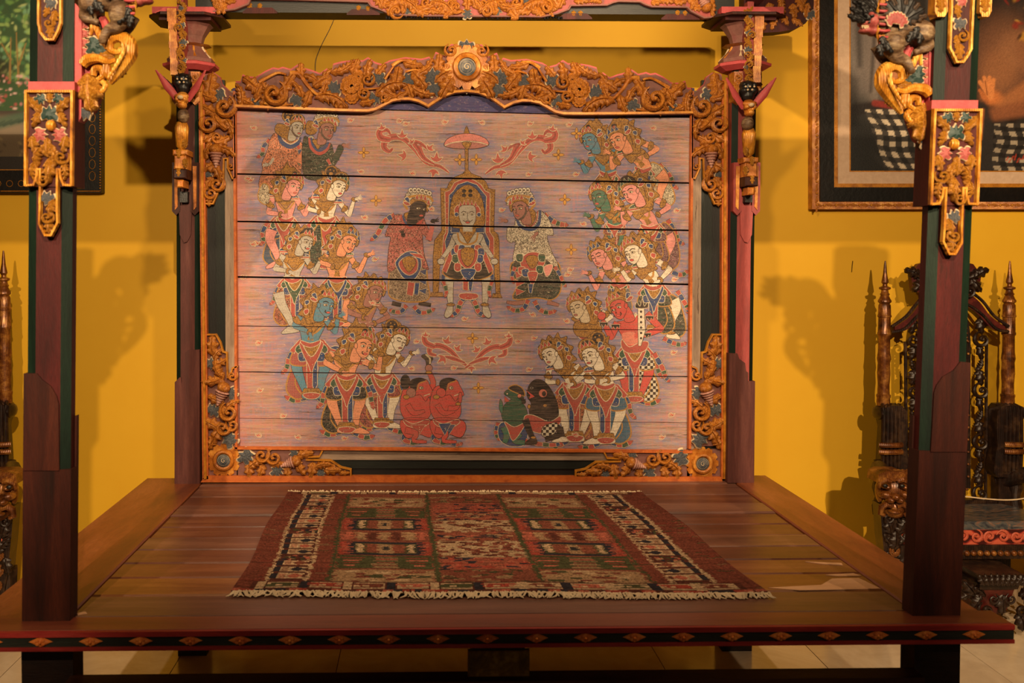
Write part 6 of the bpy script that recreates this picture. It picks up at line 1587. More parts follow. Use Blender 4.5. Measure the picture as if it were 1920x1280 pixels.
    b.c *= (1+.08*rs.randn(*X.shape)[..., None]).clip(.7, 1.3)
    return b.c
def garden(X, Y):
    b = Brush(X, Y); rs = np.random.RandomState(9); b.c[:] = lin('#3f5a38')
    for k in range(2200):
        x, y = rs.uniform(-290, 130), rs.uniform(-260, 150); b.blob(x, y, rs.uniform(3, 9), rs.uniform(2, 5), ['#6f9a52', '#9abb6a', '#4a7a4c', '#b8c684', '#36583a', '#80b088'][k % 6], .85, rs.uniform(0, 180))
    b.blob(-30, 130, 60, 30, '#2e1a12', .8)
    for a in ((35, 160, 30, 60), (18, 150, 20, 70), (35, 120, 48, 80), (20, 110, 2, 80), (-40, 150, -30, 40)): b.cap(*a, 2.2, 1.2, '#9a7a44', .9, 1.5)
    for k in range(260):
        x, y = rs.uniform(-260, 130), rs.uniform(140, 205); b.blob(x, y, rs.uniform(2, 5), rs.uniform(1.5, 4), ['#3d5a38', '#c98a86', '#e0b8b0', '#54703f', '#b05a54'][k % 5], .9)
    m = (Y > 206).astype(float); b.put(m, '#4a4038'); b.blob(-40, 240, 160, 24, '#9c8a72', .8); b.cap(-120, 260, 60, 215, 12, 10, '#4f6a54', .8, 8)
    for k in range(14): b.cap(-120+k*14, 262-k*3, -90+k*14, 240-k*2, 2, 1, '#2e4238', .7, 3)
    m = (Y > 252).astype(float); b.put(m*.9, '#57462f')
    for k in range(90): b.blob(rs.uniform(-200, 130), rs.uniform(256, 292), 5, 2.5, ['#3a2c1e', '#7a6844'][k % 2], .7, rs.uniform(0, 180))
    m = (Y > 294).astype(float); b.put(m*.95, '#1d1512')
    return b.c
M_FRD = grain('dark_frame_wood', ['#070504', '#0e0a08', '#1b130e'], (1, 1, 1), 7, .4, .2, spec=.25)
M_LINER = grain('linen_liner', ['#b89a80', '#c9ab90'], scale=40, rough=.9, bump=.3)
def pframe(name, label, cx, cy, x0, x1, y0, y1, bands, cfn, cname, step):
    Yf = YW-.05
    t = thing(name, label, 'painting', P((x0+x1)/2, y1, Yf))
    fr = None
    for nm, mat, a, b, dy in bands:       # a,b inset in px from the outer edge ; dy front offset
        mb = MB()
        for (p, q, r_, s) in (((x0+a, y0+a), (x0+b, y0+b), (x0+b, y1-b), (x0+a, y1-a)), ((x1-a, y0+a), (x1-a, y1-a), (x1-b, y1-b), (x1-b, y0+b)), ((x0+a, y1-a), (x0+b, y1-b), (x1-b, y1-b), (x1-a, y1-a)), ((x0+a, y0+a), (x1-a, y0+a), (x1-b, y0+b), (x0+b, y0+b))):
            mb.pxprism([p, q, r_, s], Yf+dy, YW-.001-(Yf+dy))
        mb.build(nm, mat, t)
    e = bands[-1][3]
    cv = canvas(t, x0+e-1, x1-e+1, y0+e-1, y1-e+1, step, Yf+.02, cfn, cname)
    return t
fr2 = pframe('framed_painting', 'large framed oil painting of two bare-chested dancers in checked sarongs', 0, 0, 1523, 2330, -420, 392,
       [('outer_moulding', M_GOLD, 0, 15, 0), ('broad_moulding', M_FRD, 15, 41, -.012), ('inner_bead', M_GOLDM, 41, 48, -.006), ('linen_liner', M_LINER, 48, 70, .012), ('gilt_slip', M_GOLDM, 70, 72, .010)], dancers, 'canvas', 1.9)
bl = MB().ball((0, 0, 0), (.006, .006, .006), 8, 5).mesh('bead', M_GOLDM, smooth=True); Yf = YW-.05
for k in range(38):
    for x, y in ((1531.5, 384-k*10.8*2),) if k < 19 else ((1545+(k-19)*22, 384.5),):
        p = P(x, y, Yf); inst('bead', bl, fr2, (p.x, Yf-.003, p.z))
        for s in (-1, 1):
            orn(fr2, 'leafL' if s > 0 else 'leafR', x+(0 if k < 19 else 8*s), y+(8*s if k < 19 else 0), (20 if k < 19 else 110), 13, Yf)
fr1 = pframe('framed_painting', 'framed garden oil painting with leafy bushes behind the left post', 0, 0, -330, 190, -300, 361,
       [('outer_bead', M_FRD, 0, 4, 0), ('broad_moulding', M_FRD, 4, 28, -.008), ('inner_moulding', M_FRD, 28, 42, .006), ('gilt_slip', M_GOLDM, 42, 43.5, .004)], garden, 'canvas', 2.2)
for k in range(30):
    x, y = (173, 330-k*22) if k < 16 else (150-(k-16)*22, 344)
    q = [P(x+6*math.cos(a*math.pi/4), y+(9 if k < 16 else 6)*math.sin(a*math.pi/4), Yf-.008) for a in range(9)]
    MB().tube([(p.x, Yf-.009, p.z) for p in q], .0011, 4).build('gilt_loop', M_GOLDM, fr1)
sl = MB()
for x0_, y0_, x1_, y1_ in ((188, 358, 188, 0), (188, 358, 0, 358)):
    n = 70
    for k in range(n): p = P(x0_+(x1_-x0_)*k/n, y0_+(y1_-y0_)*k/n, Yf); sl.ball((p.x, Yf-.002, p.z), .0035, 6, 4)
sl.build('beading', M_GOLDM, fr1)

# ================================================================ THRONE CHAIRS
YB_ = 4.34; YA = 3.98
cl = P(1657, 700, YB_); crr = P(1890, 700, YB_); XC = (cl.x+crr.x)/2
ch = thing('throne_chair', 'tall dark carved throne chair with gilt spires, behind the right post', 'chair', (XC, 4.15, 0), 'pair of carved throne chairs')
sc = PS(YB_)
def zz(y, Y=YB_, x=1657): return P(x, y, Y).z
def both(nm, mat, fn, smooth=True):
    for s in (1, -1):
        mb = MB(); fn(mb)
        if s < 0: mb.v = [Vector((2*XC-v.x, v.y, v.z)) for v in mb.v]
        mb.build(nm, mat, ch, smooth)
def spire(mb):
    pr = [(1.2, 489), (2.2, 496), (3.5, 512), (5.5, 523), (6.5, 529), (4, 533), (4.5, 536), (10.5, 538.5), (10.5, 541.5), (6, 544), (7, 549), (9, 551), (7.5, 554), (10, 560), (12, 563), (12, 566), (9, 569), (11, 572), (11.5, 590), (12.5, 591), (12.5, 594), (11, 595), (11.5, 622), (12.5, 624), (12.5, 627), (10.5, 630), (11, 660), (12.5, 672), (11, 680), (12, 700), (10.5, 720), (11, 738), (13, 740), (13, 743), (12, 746), (12.5, 752), (12, 760)]
    mb.lathe([(r*sc, zz(y)) for r, y in pr[::-1]], (cl.x, YB_, 0), 16)
both('spire', M_THRG, spire)
def volute(mb):
    q = [(1645, 776), (1648, 762), (1660, 756), (1680, 757), (1689, 768), (1690, 800), (1687, 832), (1691, 852), (1692, 880), (1686, 890), (1652, 890), (1647, 870), (1649, 830), (1651, 800)]
    mb.prism([(P(x, y, YB_).x, P(x, y, YB_).z) for x, y in q][::-1], YB_-.06, YB_+.03)
    for k in range(5):
        x = 1655+k*7.5; mb.tube([P(x, 885, YB_-.06), P(x, 840, YB_-.062), P(x+1, 790, YB_-.06), P(x, 765, YB_-.055), P(x, 758, YB_-.02)], .0085, 6)
    c = P(1650, 775, YB_-.05); mb.ball((c.x, YB_-.03, c.z), (.018, .05, .03), 10, 6)
both('volute', M_THRONE, volute)
def vring(mb):
    for y in (834, 847): mb.tube([P(1648, y, YB_-.07), P(1660, y+1, YB_-.078), P(1680, y+1, YB_-.078), P(1691, y, YB_-.07)], .012, 8)
both('volute_ring', M_THRG, vring)
# arm fronts with lion heads
xh = 1677
def armfront(mb):
    q = [(1650, 945), (1706, 945), (1706, 1010), (1698, 1080), (1690, 1130), (1702, 1180), (1668, 1180), (1672, 1130), (1660, 1060), (1654, 1000)]
    mb.prism([(P(x, y, YA).x, max(0, P(x, y, YA).z)) for x, y in q][::-1], YA, YA+.07)
    a = P(1677, 905, YA); b = P(1668, 890, YB_)
    mb.tube([(a.x, YA+.02, a.z), (a.x+.02, YA+.18, a.z+.02), (b.x, YB_, b.z-.03)], [.05, .035, .035], 10)
    mb.tube([(a.x, YA+.05, .02), (a.x, YA+.05, .25)], [.04, .05], 8)
both('arm_front', M_THRONE, armfront)
def lion(mb):
    def B(x, y, rx, ry, dep, off=0):
        c = P(x, y, YA-off); mb.ball((c.x, YA-off, c.z), (rx*PS(YA), dep, ry*PS(YA)), 12, 8)
    B(1677, 915, 31, 30, .06); B(1677, 950, 24, 22, .05)
    mb.pxprism([(1646, 905), (1648, 889), (1660, 884), (1694, 884), (1706, 889), (1708, 905), (1692, 899), (1677, 903), (1662, 899)][::-1], YA-.06, .1)
    for s in (-1, 1):
        B(1677+s*16, 911, 9, 6, .03, .055); B(1677+s*18, 926, 12, 9, .035, .045); B(1677+s*9, 936, 8, 7, .03, .06); B(1677+s*28, 920, 7, 22, .03, .02)
        p = [P(1677+s*x, y, YA-.05) for x, y in ((4, 948), (14, 944), (24, 950), (26, 962), (18, 966))]; mb.tube(p, [.012, .014, .014, .012, .008], 7)
        p = [P(1677+s*x, y, YA-.06) for x, y in ((6, 903), (16, 899), (27, 905), (29, 915))]; mb.tube(p, [.008, .012, .010, .006], 7)
    B(1677, 930, 8, 7, .03, .075); B(1677, 958, 12, 5, .03, .04)
    for k in range(7): p = P(1656+k*7, 893, YA-.06); q = P(1652+k*8.3, 884, YA-.02); mb.tube([p, q], [.010, .012], 6)
both('lion_head', M_THRG, lion)
for e_ in (-1, 1):
    def eye_(mb): c = P(1677+e_*16, 911, YA-.085); mb.ball((c.x, YA-.082, c.z), (.010, .006, .008), 8, 6)
    both('eye', M_BLK, eye_)
for s in (1, -1):
    for k, x, y, a, z_ in (('leafCd', 1665, 985, -20, 34), ('leafCd', 1690, 985, 20, 34), ('leafCd', 1677, 1012, 0, 40), ('leafAd', 1664, 1010, -40, 30), ('leafBd', 1692, 1010, 40, 30), ('flowerd', 1677, 1032, 0, 22), ('flowerd', 1678, 1058, 20, 24), ('flowerd', 1680, 1085, 0, 22), ('leafCd', 1661, 1050, 190, 34), ('leafCd', 1694, 1050, 170, 34), ('curlAd', 1664, 970, 0, 22), ('curlBd', 1692, 970, 0, 22)):
        o = orn(ch, k, x, y, a, z_, YA, ysc=1.2)
        if s < 0: o.location.x = -o.location.x; o.rotation_euler.y *= -1
# back: shoulder rails, crest, pierced border, upholstered oval
def shoulder(mb):
    q = cat([(1672, 612), (1700, 592), (1722, 565), (1745, 548), (1773, 540)], 5); q2 = cat([(1672, 622), (1696, 616), (1722, 590), (1748, 572), (1773, 566)], 5)
    mb.prism([(P(p.x, p.y, YB_).x, P(p.x, p.y, YB_).z) for p in q+q2[::-1]], YB_-.03, YB_+.02)
both('shoulder_rail', M_THRR, shoulder, False)
def shedge(mb):
    for l in ([(1672, 612), (1700, 592), (1722, 565), (1745, 548), (1773, 540)], [(1672, 622), (1696, 616), (1722, 590), (1748, 572), (1773, 566)]):
        mb.tube([P(p.x, p.y, YB_-.03) for p in cat(l, 4)], .007, 6)
both('rail_bead', M_THRONE, shedge)
ov = [(1727, 915), (1727, 640), (1732, 600), (1750, 572), (1773, 562)]
ov = cat(ov[1:], 5); ov = [Vector((1727, 915))]+ov
full = ov+[Vector((3547-p.x, p.y)) for p in ov[::-1]]
MB().pxprism([(p.x, p.y) for p in full], YB_-.005, .03).build('back_board', M_THRONE, ch)
inn = [Vector((1773.5+(p.x-1773.5)*.78, 735+(p.y-735)*.93)) for p in full]
t = NT('dark_painted_leather'); c = t.ramp(t.noise(t.coord((1, 1, 1)), 7, 5, .6, 1), [(.35, '#161418'), (.55, '#2a2630'), (.7, '#4a3a40')]); M_LEA = t.out(c, .25, None, 0, .6)
mb = MB(); n = len(inn); ctr = Vector((1773.5, 740))
ringv = []
for f_, d_ in ((1, 0), (.93, -.018), (.7, -.03), (.35, -.036)): ringv += [P(*(ctr+(p-ctr)*f_), YB_-.008)+Vector((0, d_, 0)) for p in inn]
fs = [(r_*n+i, r_*n+(i+1) % n, (r_+1)*n+(i+1) % n, (r_+1)*n+i) for r_ in range(3) for i in range(n)]+[list(range(3*n, 4*n))]
mb.add(ringv, fs).build('padded_back', M_LEA, ch, True)
st = MB().ball((0, 0, 0), .006, 8, 5).mesh('stud', M_THRG, smooth=True)
for k in range(0, n, 1):
    p = P(*(ctr+(inn[k]-ctr)*1.09), YB_-.01)
    inst('stud', st, ch, p)
for k in range(12): 
    for s in (-1, 1):
        p = P(1773.5+s*42, 640+k*23, YB_-.01); inst('stud', st, ch, p)
for s in (-1, 1):
    for k in range(14):
        y = 612+k*24; x = 1773.5+s*(64-k*.2)
        orn(ch, ['leafCd', 'curlAd', 'leafAd', 'leafLd'][k % 4] if s < 0 else mirror_kind(['leafCd', 'curlAd', 'leafAd', 'leafLd'][k % 4]), x, y, s*(20 if k % 2 else 170), 32, YB_+.004, ysc=1.6)
    MB().tube([P(1773.5+s*76, 640, YB_+.02), P(1773.5+s*74, 940, YB_+.02)], .008, 6).build('border_rail', M_THRONE, ch)
for k, x, y, a, z_ in (('leafCd', 1773, 488, 0, 46), ('leafAd', 1745, 496, -25, 44), ('leafBd', 1802, 496, 25, 44), ('leafLd', 1722, 515, -60, 44), ('leafRd', 1825, 515, 60, 44), ('leafCd', 1752, 520, 170, 40), ('leafCd', 1795, 520, 190, 40), ('curlAd', 1735, 545, 0, 30), ('curlBd', 1812, 545, 0, 30), ('leafCd', 1720, 535, -140, 34), ('leafCd', 1828, 535, 140, 34), ('leafAd', 1760, 545, 180, 30), ('leafBd', 1788, 545, 180, 30), ('leafCd', 1838, 510, 70, 34), ('leafCd', 1709, 510, -70, 34)):
    orn(ch, k, x, y, a, z_, YB_-.02, ysc=2)
MB().pxprism([(1712, 545), (1708, 515), (1722, 495), (1773, 482), (1825, 495), (1840, 515), (1836, 545), (1800, 556), (1748, 556)], YB_-.018, .03).build('crest_board', M_THRR, ch)
# seat
ys0, ys1 = YA+.01, YB_-.04
zs = zz(990, YA, 1850)
t = NT('painted_seat'); c = t.ramp(t.noise(t.coord((1, 3, 1)), 14, 5, .6, 2), [(.35, '#2a2a30'), (.5, '#4a4a48'), (.6, '#6a4a3a'), (.7, '#7a7468')]); M_SEAT = t.out(c, .35, None, 0, .5)
xa, xb = P(1690, 990, YA).x, 2*XC-P(1690, 990, YA).x
def trapz(nm, mat, e, y0, z0_, z1_, top=0):
    b = MB(); ba, bb = cl.x+.02, crr.x-.02
    b.add([(xa-e, y0, z0_), (xb+e, y0, z0_), (bb+e, ys1, z0_), (ba-e, ys1, z0_), (xa-e+top, y0+top, z1_), (xb+e-top, y0+top, z1_), (bb+e-top, ys1, z1_), (ba-e+top, ys1, z1_)], [(3, 2, 1, 0), (4, 5, 6, 7), (0, 1, 5, 4), (1, 2, 6, 5), (2, 3, 7, 6), (3, 0, 4, 7)])
    return b.build(nm, mat, ch)
trapz('seat_cushion', M_SEAT, 0, ys0, zs-.008, zs+.02, .02)
t = NT('red_scroll_lacquer'); wv = t.n('ShaderNodeTexWave', wave_type='RINGS'); wv.inputs['Scale'].default_value = 9; wv.inputs['Distortion'].default_value = 9; wv.inputs['Detail'].default_value = 2; t.l(t.coord((1, 1, 1)), wv.inputs['Vector'])
M_SCR = t.out(t.ramp(wv.outputs['Fac'], [(.2, '#3a0f0c'), (.5, '#8a2a20'), (.8, '#b5523a')]), .4, t.bump(wv.outputs['Fac'], .4, .004))
trapz('scroll_rail', M_SCR, 0, YA, zz(1020, YA, 1850), zs-.008)
M_SCC = grain('scroll_orange', ['#8a3020', '#b5523a', '#c46a48'], scale=12)
addtpl('curlAs', scroll_mb(1.35, .5, .13, .4), M_SCC)
for k in range(14): orn(ch, 'curlAs', 1705+k*25, 1005, 140*k, 26, YA, ysc=.5)
trapz('seat_rail', M_THRONE, .008, YA-.012, zz(1046, YA, 1850), zz(1020, YA, 1850))
bd = MB().ball((0, 0, 0), .0125, 10, 6).mesh('bead', M_THRG, smooth=True)
for k in range(27):
    p = P(1712+k*12.6, 1037, YA-.014)
    if p.x < xb: inst('bead', bd, ch, p)
for s in (-1, 1): MB().tube([(XC+s*.22, YA+.06, zz(1046, YA, 1850)), (XC+s*.25, YA+.04, .28), (XC+s*.21, YA+.06, .12), (XC+s*.24, YA, .02)], [.05, .045, .03, .04], 10).build('leg', M_THRONE, ch, True)
for s in (-1, 1): MB().box((XC+s*.25-.03, YB_-.04, 0), (XC+s*.25+.03, YB_+.02, .8)).build('leg', M_THRONE, ch)
for s in (-1, 1): MB().lathe([(.03, 0), (.035, .04), (.022, .08), (.035, .12), (.022, .2), (.03, .24)], (XC+s*.30, YB_-.03, zz(960, YB_, 1900)), 12).build('baluster', M_THRONE, ch, True)
MB().box((cl.x, YB_-.03, zz(960, YB_)), (crr.x, YB_+.01, zz(935, YB_))).build('lower_back_rail', M_THRONE, ch)
for k in range(8): orn(ch, ['leafLd', 'leafRd'][k % 2], 1715+k*17, 950, 80-160*(k % 2), 32, YB_-.03, ysc=1.5)
ch2 = ch.copy(); COL.objects.link(ch2); WL[ch2.name] = Vector(ch.location)
ch2['label'] = 'tall dark carved throne chair with a gilt spire, half hidden at the left edge'
k_ = 1.03; ch2.scale = (k_, k_, k_)
ch2.location = (P(12, 700, YB_).x-(crr.x-XC)*k_, 4.13, 0)
for c in list(ch.children):
    d = c.copy(); COL.objects.link(d); d.parent = ch2

# white cord across the chair
q = [P(x, y, YA-.10+(.0)) for x, y in ((1704, 900), (1745, 919), (1775, 927), (1805, 930), (1850, 935), (1890, 937), (1925, 933), (1990, 916), (2062, 892))]
tag(MB().tube(cat(q, 4), .0028, 6).build('barrier_cord', M_CREAM, None, True), 'thin white cord strung across the right throne chair', 'cord')
# hanging wire on the wall
q = [P(x, y, YW-.006) for x, y in ((629, 30), (618, 55), (606, 78), (597, 98), (592, 115), (591, 134), (590, 150))]
tag(MB().tube(cat(q, 4), .0015, 5).build('hanging_wire', M_BLK, None, True), 'thin dark wire hanging on the yellow wall above the carved crest', 'wire')
q = [P(x, y, YW-.004) for x, y in ((1599, 489), (1598, 498), (1597, 510))]
tag(MB().tube(q, .0013, 5).build('wall_nail', M_BLK, None, True), 'thin dark nail mark on the yellow wall beside the right chair', 'nail')

# ================================================================ FOOTSTOOL
YS = 3.78
fsx = P(1878, 1150, YS).x
st = thing('footstool', 'low dark carved stool with a leafy rim, beside the right corner of the platform', 'stool', (fsx, YS+.12, 0))
def zs_(y): return max(0, P(1878, y, YS).z)
mb = MB()
for (y, w, d_) in ((1150, .05, .06),): pass
def trap(y0, w0, y1, w1, d0, d1, nm, mat):
    m = MB(); z0_, z1_ = zs_(y0), zs_(y1); c = YS+.12
    m.add([(fsx-w0, c-d0, z0_), (fsx+w0, c-d0, z0_), (fsx+w0, c+d0, z0_), (fsx-w0, c+d0, z0_), (fsx-w1, c-d1, z1_), (fsx+w1, c-d1, z1_), (fsx+w1, c+d1, z1_), (fsx-w1, c+d1, z1_)], [(3, 2, 1, 0), (4, 5, 6, 7), (0, 1, 5, 4), (1, 2, 6, 5), (2, 3, 7, 6), (3, 0, 4, 7)])
    return m.build(nm, mat, st)
trap(1160, .05, 1108, .068, .06, .09, 'body', M_THRR); trap(1108, .075, 1098, .078, .10, .105, 'moulding', M_THRONE); trap(1104, .06, 1078, .09, .09, .12, 'rim', M_THRONE)
trap(1190, .045, 1160, .03, .05, .04, 'pedestal', M_THRONE); trap(1222, .05, 1190, .03, .06, .04, 'foot', M_BLK)
for k in range(9):
    orn(st, 'leafCd', 1840+k*10, 1086, -30+k*8, 26, YS, ysc=1.5)
for s in (-1, 1):
    for k, x, y, a, z_ in (('leafLd', 46, 1105, 60, 42), ('leafCd', 64, 1100, 40, 40), ('leafCd', 50, 1125, 150, 34), ('curlAd', 34, 1140, 0, 30), ('leafAd', 70, 1115, 110, 32), ('leafCd', 34, 1165, 170, 36)):
        orn(st, k if s > 0 else mirror_kind(k), 1878+s*x, y, s*a, z_, YS+.05, ysc=2)
orn(st, 'leafCd', 1878, 1132, 180, 42, YS+.045); orn(st, 'curlAd', 1862, 1122, 0, 22, YS+.04); orn(st, 'curlBd', 1894, 1122, 0, 22, YS+.04)
# ================================================================ FRONT BRACKETS with winged lions
def remesh(o, vox):
    m = o.modifiers.new('blend', 'REMESH'); m.mode = 'VOXEL'; m.voxel_size = vox; m.use_smooth_shade = True
def front_bracket(side):
    L = side < 0; Y = 2.365
    X = (lambda x, y: (x, y-55)) if L else (lambda x, y: (1895-x, y))
    # coordinates below are written for the left side with y as on the right bracket
    def W3(x, y, dy=0): a, b = X(x, y); p = P(a, b, Y); return Vector((p.x, Y+dy, p.z))
    def pts(l): return [X(*p) for p in l]
    t = thing('carved_bracket', 'gilded scroll bracket carrying a carved lion, inner side of the left post' if L else 'gilded scroll bracket carrying a snarling winged lion, inner side of the right post', 'bracket', W3(146, 290), 'front brackets of the pavilion')
    def pxp(l, d, nm, mat, par=None, off=0):
        q = pts(l); mb = MB(); q = q if not L else q
        return mb.pxprism(q, Y+off, d).build(nm, mat, par or t)
    spine = pxp([(140, 60), (153, 75), (153, 200), (152, 275), (140, 297)], .04, 'spine', M_PINK, off=-.02)
    back = pxp([(150, 80), (172, 95), (190, 130), (205, 160), (195, 200), (192, 225), (178, 262), (152, 285)], .02, 'backing', M_PINK)
    def tb(l, r, mat, nm='scroll', n=8, dy=-.02, par=None):
        q = cat([Vector((*X(a, b), 0)) for a, b in l], 5); m = len(q)
        rad = [PS(Y)*(r[0]+(r[-1]-r[0])*i/(m-1)) if len(r) == 2 else PS(Y)*np.interp(i/(m-1), np.linspace(0, 1, len(r)), r) for i in range(m)]
        w = []
        for v in q: p = P(v.x, v.y, Y); w.append((p.x, Y+dy, p.z))
        return MB().tube(w, rad, n).build(nm, mat, par or t, True)
    # large volute and acanthus
    tb([(212, 215), (232, 185), (248, 160), (246, 138), (228, 127), (212, 136), (213, 152), (226, 156), (232, 148)], (4, 13, 15, 13, 11, 9, 7, 5, 4), M_GOLDB, 'volute')
    tb([(214, 208), (232, 180), (243, 158), (240, 142)], (2, 4, 4, 2), M_GOLDB, 'volute_rib', dy=-.045)
    tb([(160, 180), (170, 170), (190, 168), (208, 174), (222, 170)], (9, 11, 8, 6, 4), M_GOLDB, 'scroll'); tb([(180, 200), (183, 188), (195, 188), (198, 200), (188, 207)], (6, 7, 7, 6, 4), M_GOLDB)
    tb([(205, 180), (206, 195), (213, 206)], (8, 9, 5), M_GOLDB); tb([(196, 210), (203, 218), (198, 228), (188, 232)], (5, 6, 5, 3), M_GOLDB)
    def lf(k, x, y, a, s, par=None, off=-.012, ysc=1.4):
        if not L: k = mirror_kind(k); a = -a
        return orn(par or t, k, *X(x, y), a, s, Y+off, ysc=ysc)
    lf('leafCb', 170, 232, 175, 76); lf('leafAb', 162, 215, 200, 40); lf('leafBb', 184, 222, 160, 44); lf('bird', 160, 268, 190, 36); lf('birdg', 178, 142, 100, 46); lf('birdg', 190, 150, 150, 34)
    lf('leafLb', 175, 165, 60, 40); lf('leafCb', 200, 160, 90, 34); lf('leafCb', 230, 190, 200, 26)
    for k in range(5): lf('leafCb', 160, 85+k*17, 90, 18).data = TPL['birdp']
    tb([(172, 82), (178, 100), (176, 125)], (5, 5, 3), M_GOLDB); tb([(183, 105), (192, 125), (205, 150)], (5, 6, 3), M_GOLDB)
    tb([(196, 92), (203, 105), (208, 130), (205, 150)], (7, 8, 6, 3), M_PINK, 'tongue')
    # lion
    lb = MB()
    def bl(x, y, rx, ry, d, dy=0):
        p = W3(x, y, dy-.02); lb.ball(p, (rx*PS(Y), d, ry*PS(Y)), 12, 8)
    def limb(l, r):
        q = cat([W3(a, b, c-.02) for a, b, c in l], 4); m = len(q); lb.tube(q, [PS(Y)*np.interp(i/(m-1), np.linspace(0, 1, len(r)), r) for i in range(m)], 8)
    bl(215, 55, 52, 26, .035); bl(245, 45, 26, 34, .035); bl(180, 68, 24, 24, .035, -.01); bl(235, 88, 22, 24, .035, -.015)
    limb([(176, 75, -.01), (165, 92, -.01), (180, 98, -.01), (193, 104, -.01)], (15, 10, 7, 6)); limb([(186, 80, .02), (180, 98, .02), (196, 108, .02)], (14, 8, 6))
    limb([(238, 92, -.015), (226, 112, -.015), (210, 118, -.015), (205, 132, -.02), (204, 142, -.03)], (20, 14, 9, 8, 7)); limb([(246, 85, .02), (236, 110, .02), (216, 125, .02)], (18, 12, 7))
    limb([(262, 40, 0), (275, 48, 0), (284, 52, 0)], (20, 15, 12))
    bo = lb.build('lion_body', M_FUR, t, True); remesh(bo, .0035)
    ch_ = MB(); q = cat([W3(a, b, -.035) for a, b in ((250, 5), (256, 40), (254, 75), (247, 100), (240, 105))], 4); ch_.tube(q, [PS(Y)*v for v in np.interp(np.linspace(0, 1, len(q)), [0, .3, .7, 1], [9, 11, 9, 3])], 8, .6); ch_.build('chest_plate', M_GOLDB, t, True)
    for k in range(7):
        p = W3(256, 20+k*12, -.055); MB().tube([W3(246, 18+k*12, -.05), p, W3(264, 18+k*12, -.05)], .0035, 6).build('chest_rib', M_PINK, t, True)
    # tufts on the thighs
    for k, (x, y, a) in enumerate(((238, 80, 200), (228, 90, 215), (244, 95, 190), (178, 62, 160), (188, 70, 150), (170, 72, 170))):
        lf('leafCb', x, y, a, 26, bo, -.055, 1).data = TPL['leafCk']
    # wing feathers
    for k in range(9):
        a = -75+k*16
        x, y = 205+26*math.sin(R(a)), 42-26*math.cos(R(a))
        o = lf('leafCb', x, y, a, 52, None, -.05, .8); o.data = TPL['leafCk' if k % 2 else 'leafCw']; o.name = 'wing_feather'
    for k in range(7):
        a = -60+k*18; o = lf('leafCb', 215+12*math.sin(R(a)), 45-12*math.cos(R(a)), a, 26, None, -.062, .8); o.data = TPL['birdp']; o.name = 'wing_feather'
    # head: open jaws, mane
    hd = MB()
    def hb(x, y, rx, ry, d, dy=-.02): hd.ball(W3(x, y, dy), (rx*PS(Y), d, ry*PS(Y)), 10, 7)
    hb(270, 45, 18, 17, .03); hb(283, 48, 11, 7, .02); hb(279, 62, 14, 6, .018); hb(266, 62, 10, 10, .02); hb(289, 43, 5, 5, .012); hb(277, 35, 7, 5, .02, -.035)
    ho = hd.build('lion_head', M_PINKC, t, True); remesh(ho, .003)
    th = MB()
    for k in range(6): p = W3(272+k*3.6, 54, -.035); th.tube([p, p+Vector((0, 0, -.007))], [.0028, .0006], 5)
    for k in range(5): p = W3(270+k*3.6, 60, -.033); th.tube([p, p+Vector((0, 0, .006))], [.0028, .0006], 5)
    th.build('teeth', M_CREAM, ho)
    p = W3(276, 38, -.045); MB().ball(p, .006, 8, 6).build('eye', M_BLK, ho, True)
    for k in range(12):
        a = -20-k*11; x, y = 262-0+24*math.sin(R(-a-150)), 30+18*math.sin(k)
        o = lf('leafAb' if k % 2 else 'leafBb', 258+(k % 4)*9+(k//4)*4, 8+(k//4)*13, 40+10*(k % 4), 32, None, -.03-.004*(k % 3), 1.2); o.data = TPL['leafAk' if k % 2 else 'leafBk']; o.name = 'mane_lock'
    return t
front_bracket(-1); front_bracket(1)

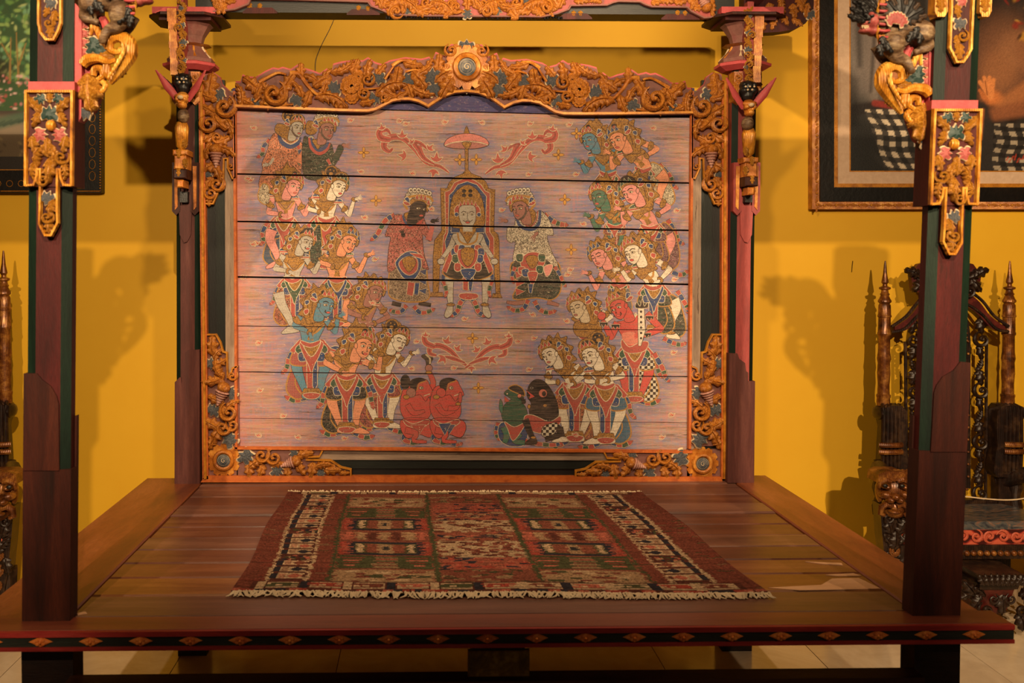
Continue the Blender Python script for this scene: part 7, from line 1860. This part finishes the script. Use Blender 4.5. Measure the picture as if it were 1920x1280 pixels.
# ================================================================ BACK BRACKETS seen end-on, with winged heads
def back_bracket(side):
    L = side < 0; Y = 3.69
    X = (lambda x, y: (x, y)) if L else (lambda x, y: (1745-x, y+14))
    def W3(x, y, dy=0): a, b = X(x, y); p = P(a, b, Y); return Vector((p.x, Y+dy, p.z))
    t = thing('winged_head_bracket', 'carved bracket end with a winged gold-faced head on the %s back post' % ('left' if L else 'right'), 'bracket', W3(343, 350), 'back brackets of the pavilion')
    # end-on board: stepped gold back with knobbly carved edge
    for k, (x0, x1, y0, y1) in enumerate(((318, 333, 42, 58), (320, 334, 58, 80), (319, 335, 80, 92), (321, 334, 92, 112), (322, 336, 112, 142), (316, 333, 18, 42))):
        q = [W3(x0, y1), W3(x1, y0)]; xa, xb = sorted((q[0].x, q[1].x))
        MB().box((xa, Y-.02, q[0].z), (xb, Y+.05, q[1].z)).build('gold_step', M_GOLD, t)
    MB().box((min(W3(333, 0).x, W3(345, 0).x), Y-.01, W3(340, 140).z), (max(W3(333, 0).x, W3(345, 0).x), Y+.06, W3(340, -10).z)).build('spine', M_REDP, t)
    random.seed(8)
    for k in range(30):
        y = 2+k*4.6; o = orn(t, ['leafCb', 'leafAb', 'leafBb', 'curlAb'][k % 4], *X(336+(k*5 % 11), y), [30, -40, 150, 200][k % 4], 11+(k % 3)*3, Y-.022, ysc=1.5, name='leaf_knob')
        if k % 7 == 3: o.data = TPL['bird']
    # head
    hd = MB()
    def hb(x, y, rx, ry, d, dy=0): hd.ball(W3(x, y, dy), (rx*PS(Y), d, ry*PS(Y)), 12, 8)
    hb(345, 186, 12, 13, .03, -.02); hb(345, 200, 9, 7, .03, -.03); hb(345, 183, 14, 5, .02, -.035); hb(338, 190, 5, 5, .02, -.04); hb(352, 190, 5, 5, .02, -.04)
    ho = hd.build('face', M_GOLD, t, True); remesh(ho, .003)
    MB().ball(W3(345, 187, -.055), (.011, .014, .008), 10, 6).build('snout', M_CREAM, ho, True)
    hr = MB(); 
    for dx, y, r_ in ((0, 150, 12), (-8, 158, 9), (8, 158, 9), (0, 166, 13), (-9, 148, 7), (9, 147, 7)): hr.ball(W3(345+dx, y, -.015), (r_*PS(Y), .03, r_*PS(Y)), 10, 7)
    h2 = hr.build('hair', M_BLK, t, True); remesh(h2, .003)
    for k in range(5): MB().ball(W3(338+k*4, 152+(k % 2)*6, -.045), .004, 6, 5).build('hair_bead', M_CREAM, h2, True)
    for s in (-1, 1):
        for k in range(5):
            a = W3(345+s*(9-k), 190-k*3, -.02+.012*k); b = W3(345+s*(46-k*5), 136+k*5, -.05+.012*k)
            m = a.lerp(b, .5)+Vector((0, 0, -.006))
            MB().tube([a, m, b], [.010, .012, .003], 6, .45).build('wing_feather', M_PINK if k < 2 else (M_BLK if k > 3 else M_REDD), t, True)
    for x, y, rx, ry, d in ((345, 218, 11, 14, .03),):
        MB().ball(W3(x, y, -.01), (rx*PS(Y), d, ry*PS(Y)), 12, 8).build('chest', M_FUR, t, True)
    MB().lathe([(.004, W3(0, 282).z), (.020, W3(0, 274).z), (.024, W3(0, 252).z), (.026, W3(0, 238).z), (.018, W3(0, 228).z), (.004, W3(0, 225).z)], (W3(341, 250).x, Y, 0), 14).build('gold_bulb', M_GOLDB, t, True)
    for y0, y1, w, d, m in ((282, 292, 14, .03, M_GOLD), (292, 318, 11, .026, M_GOLD), (318, 336, 12, .034, M_DARKW), (338, 352, 6, .03, M_GOLD)):
        a, b = W3(341-w, y1), W3(341+w, y0); xa, xb = sorted((a.x, b.x))
        MB().bevbox((xa, Y-d, a.z), (xb, Y+.06, b.z), .004).build('pedestal', m, t)
    for k in range(4): orn(t, 'leafCb', *X(341+(-6 if k % 2 else 6), 270+k*18), 180, 18, Y-.03)
    return t
back_bracket(-1); back_bracket(1)
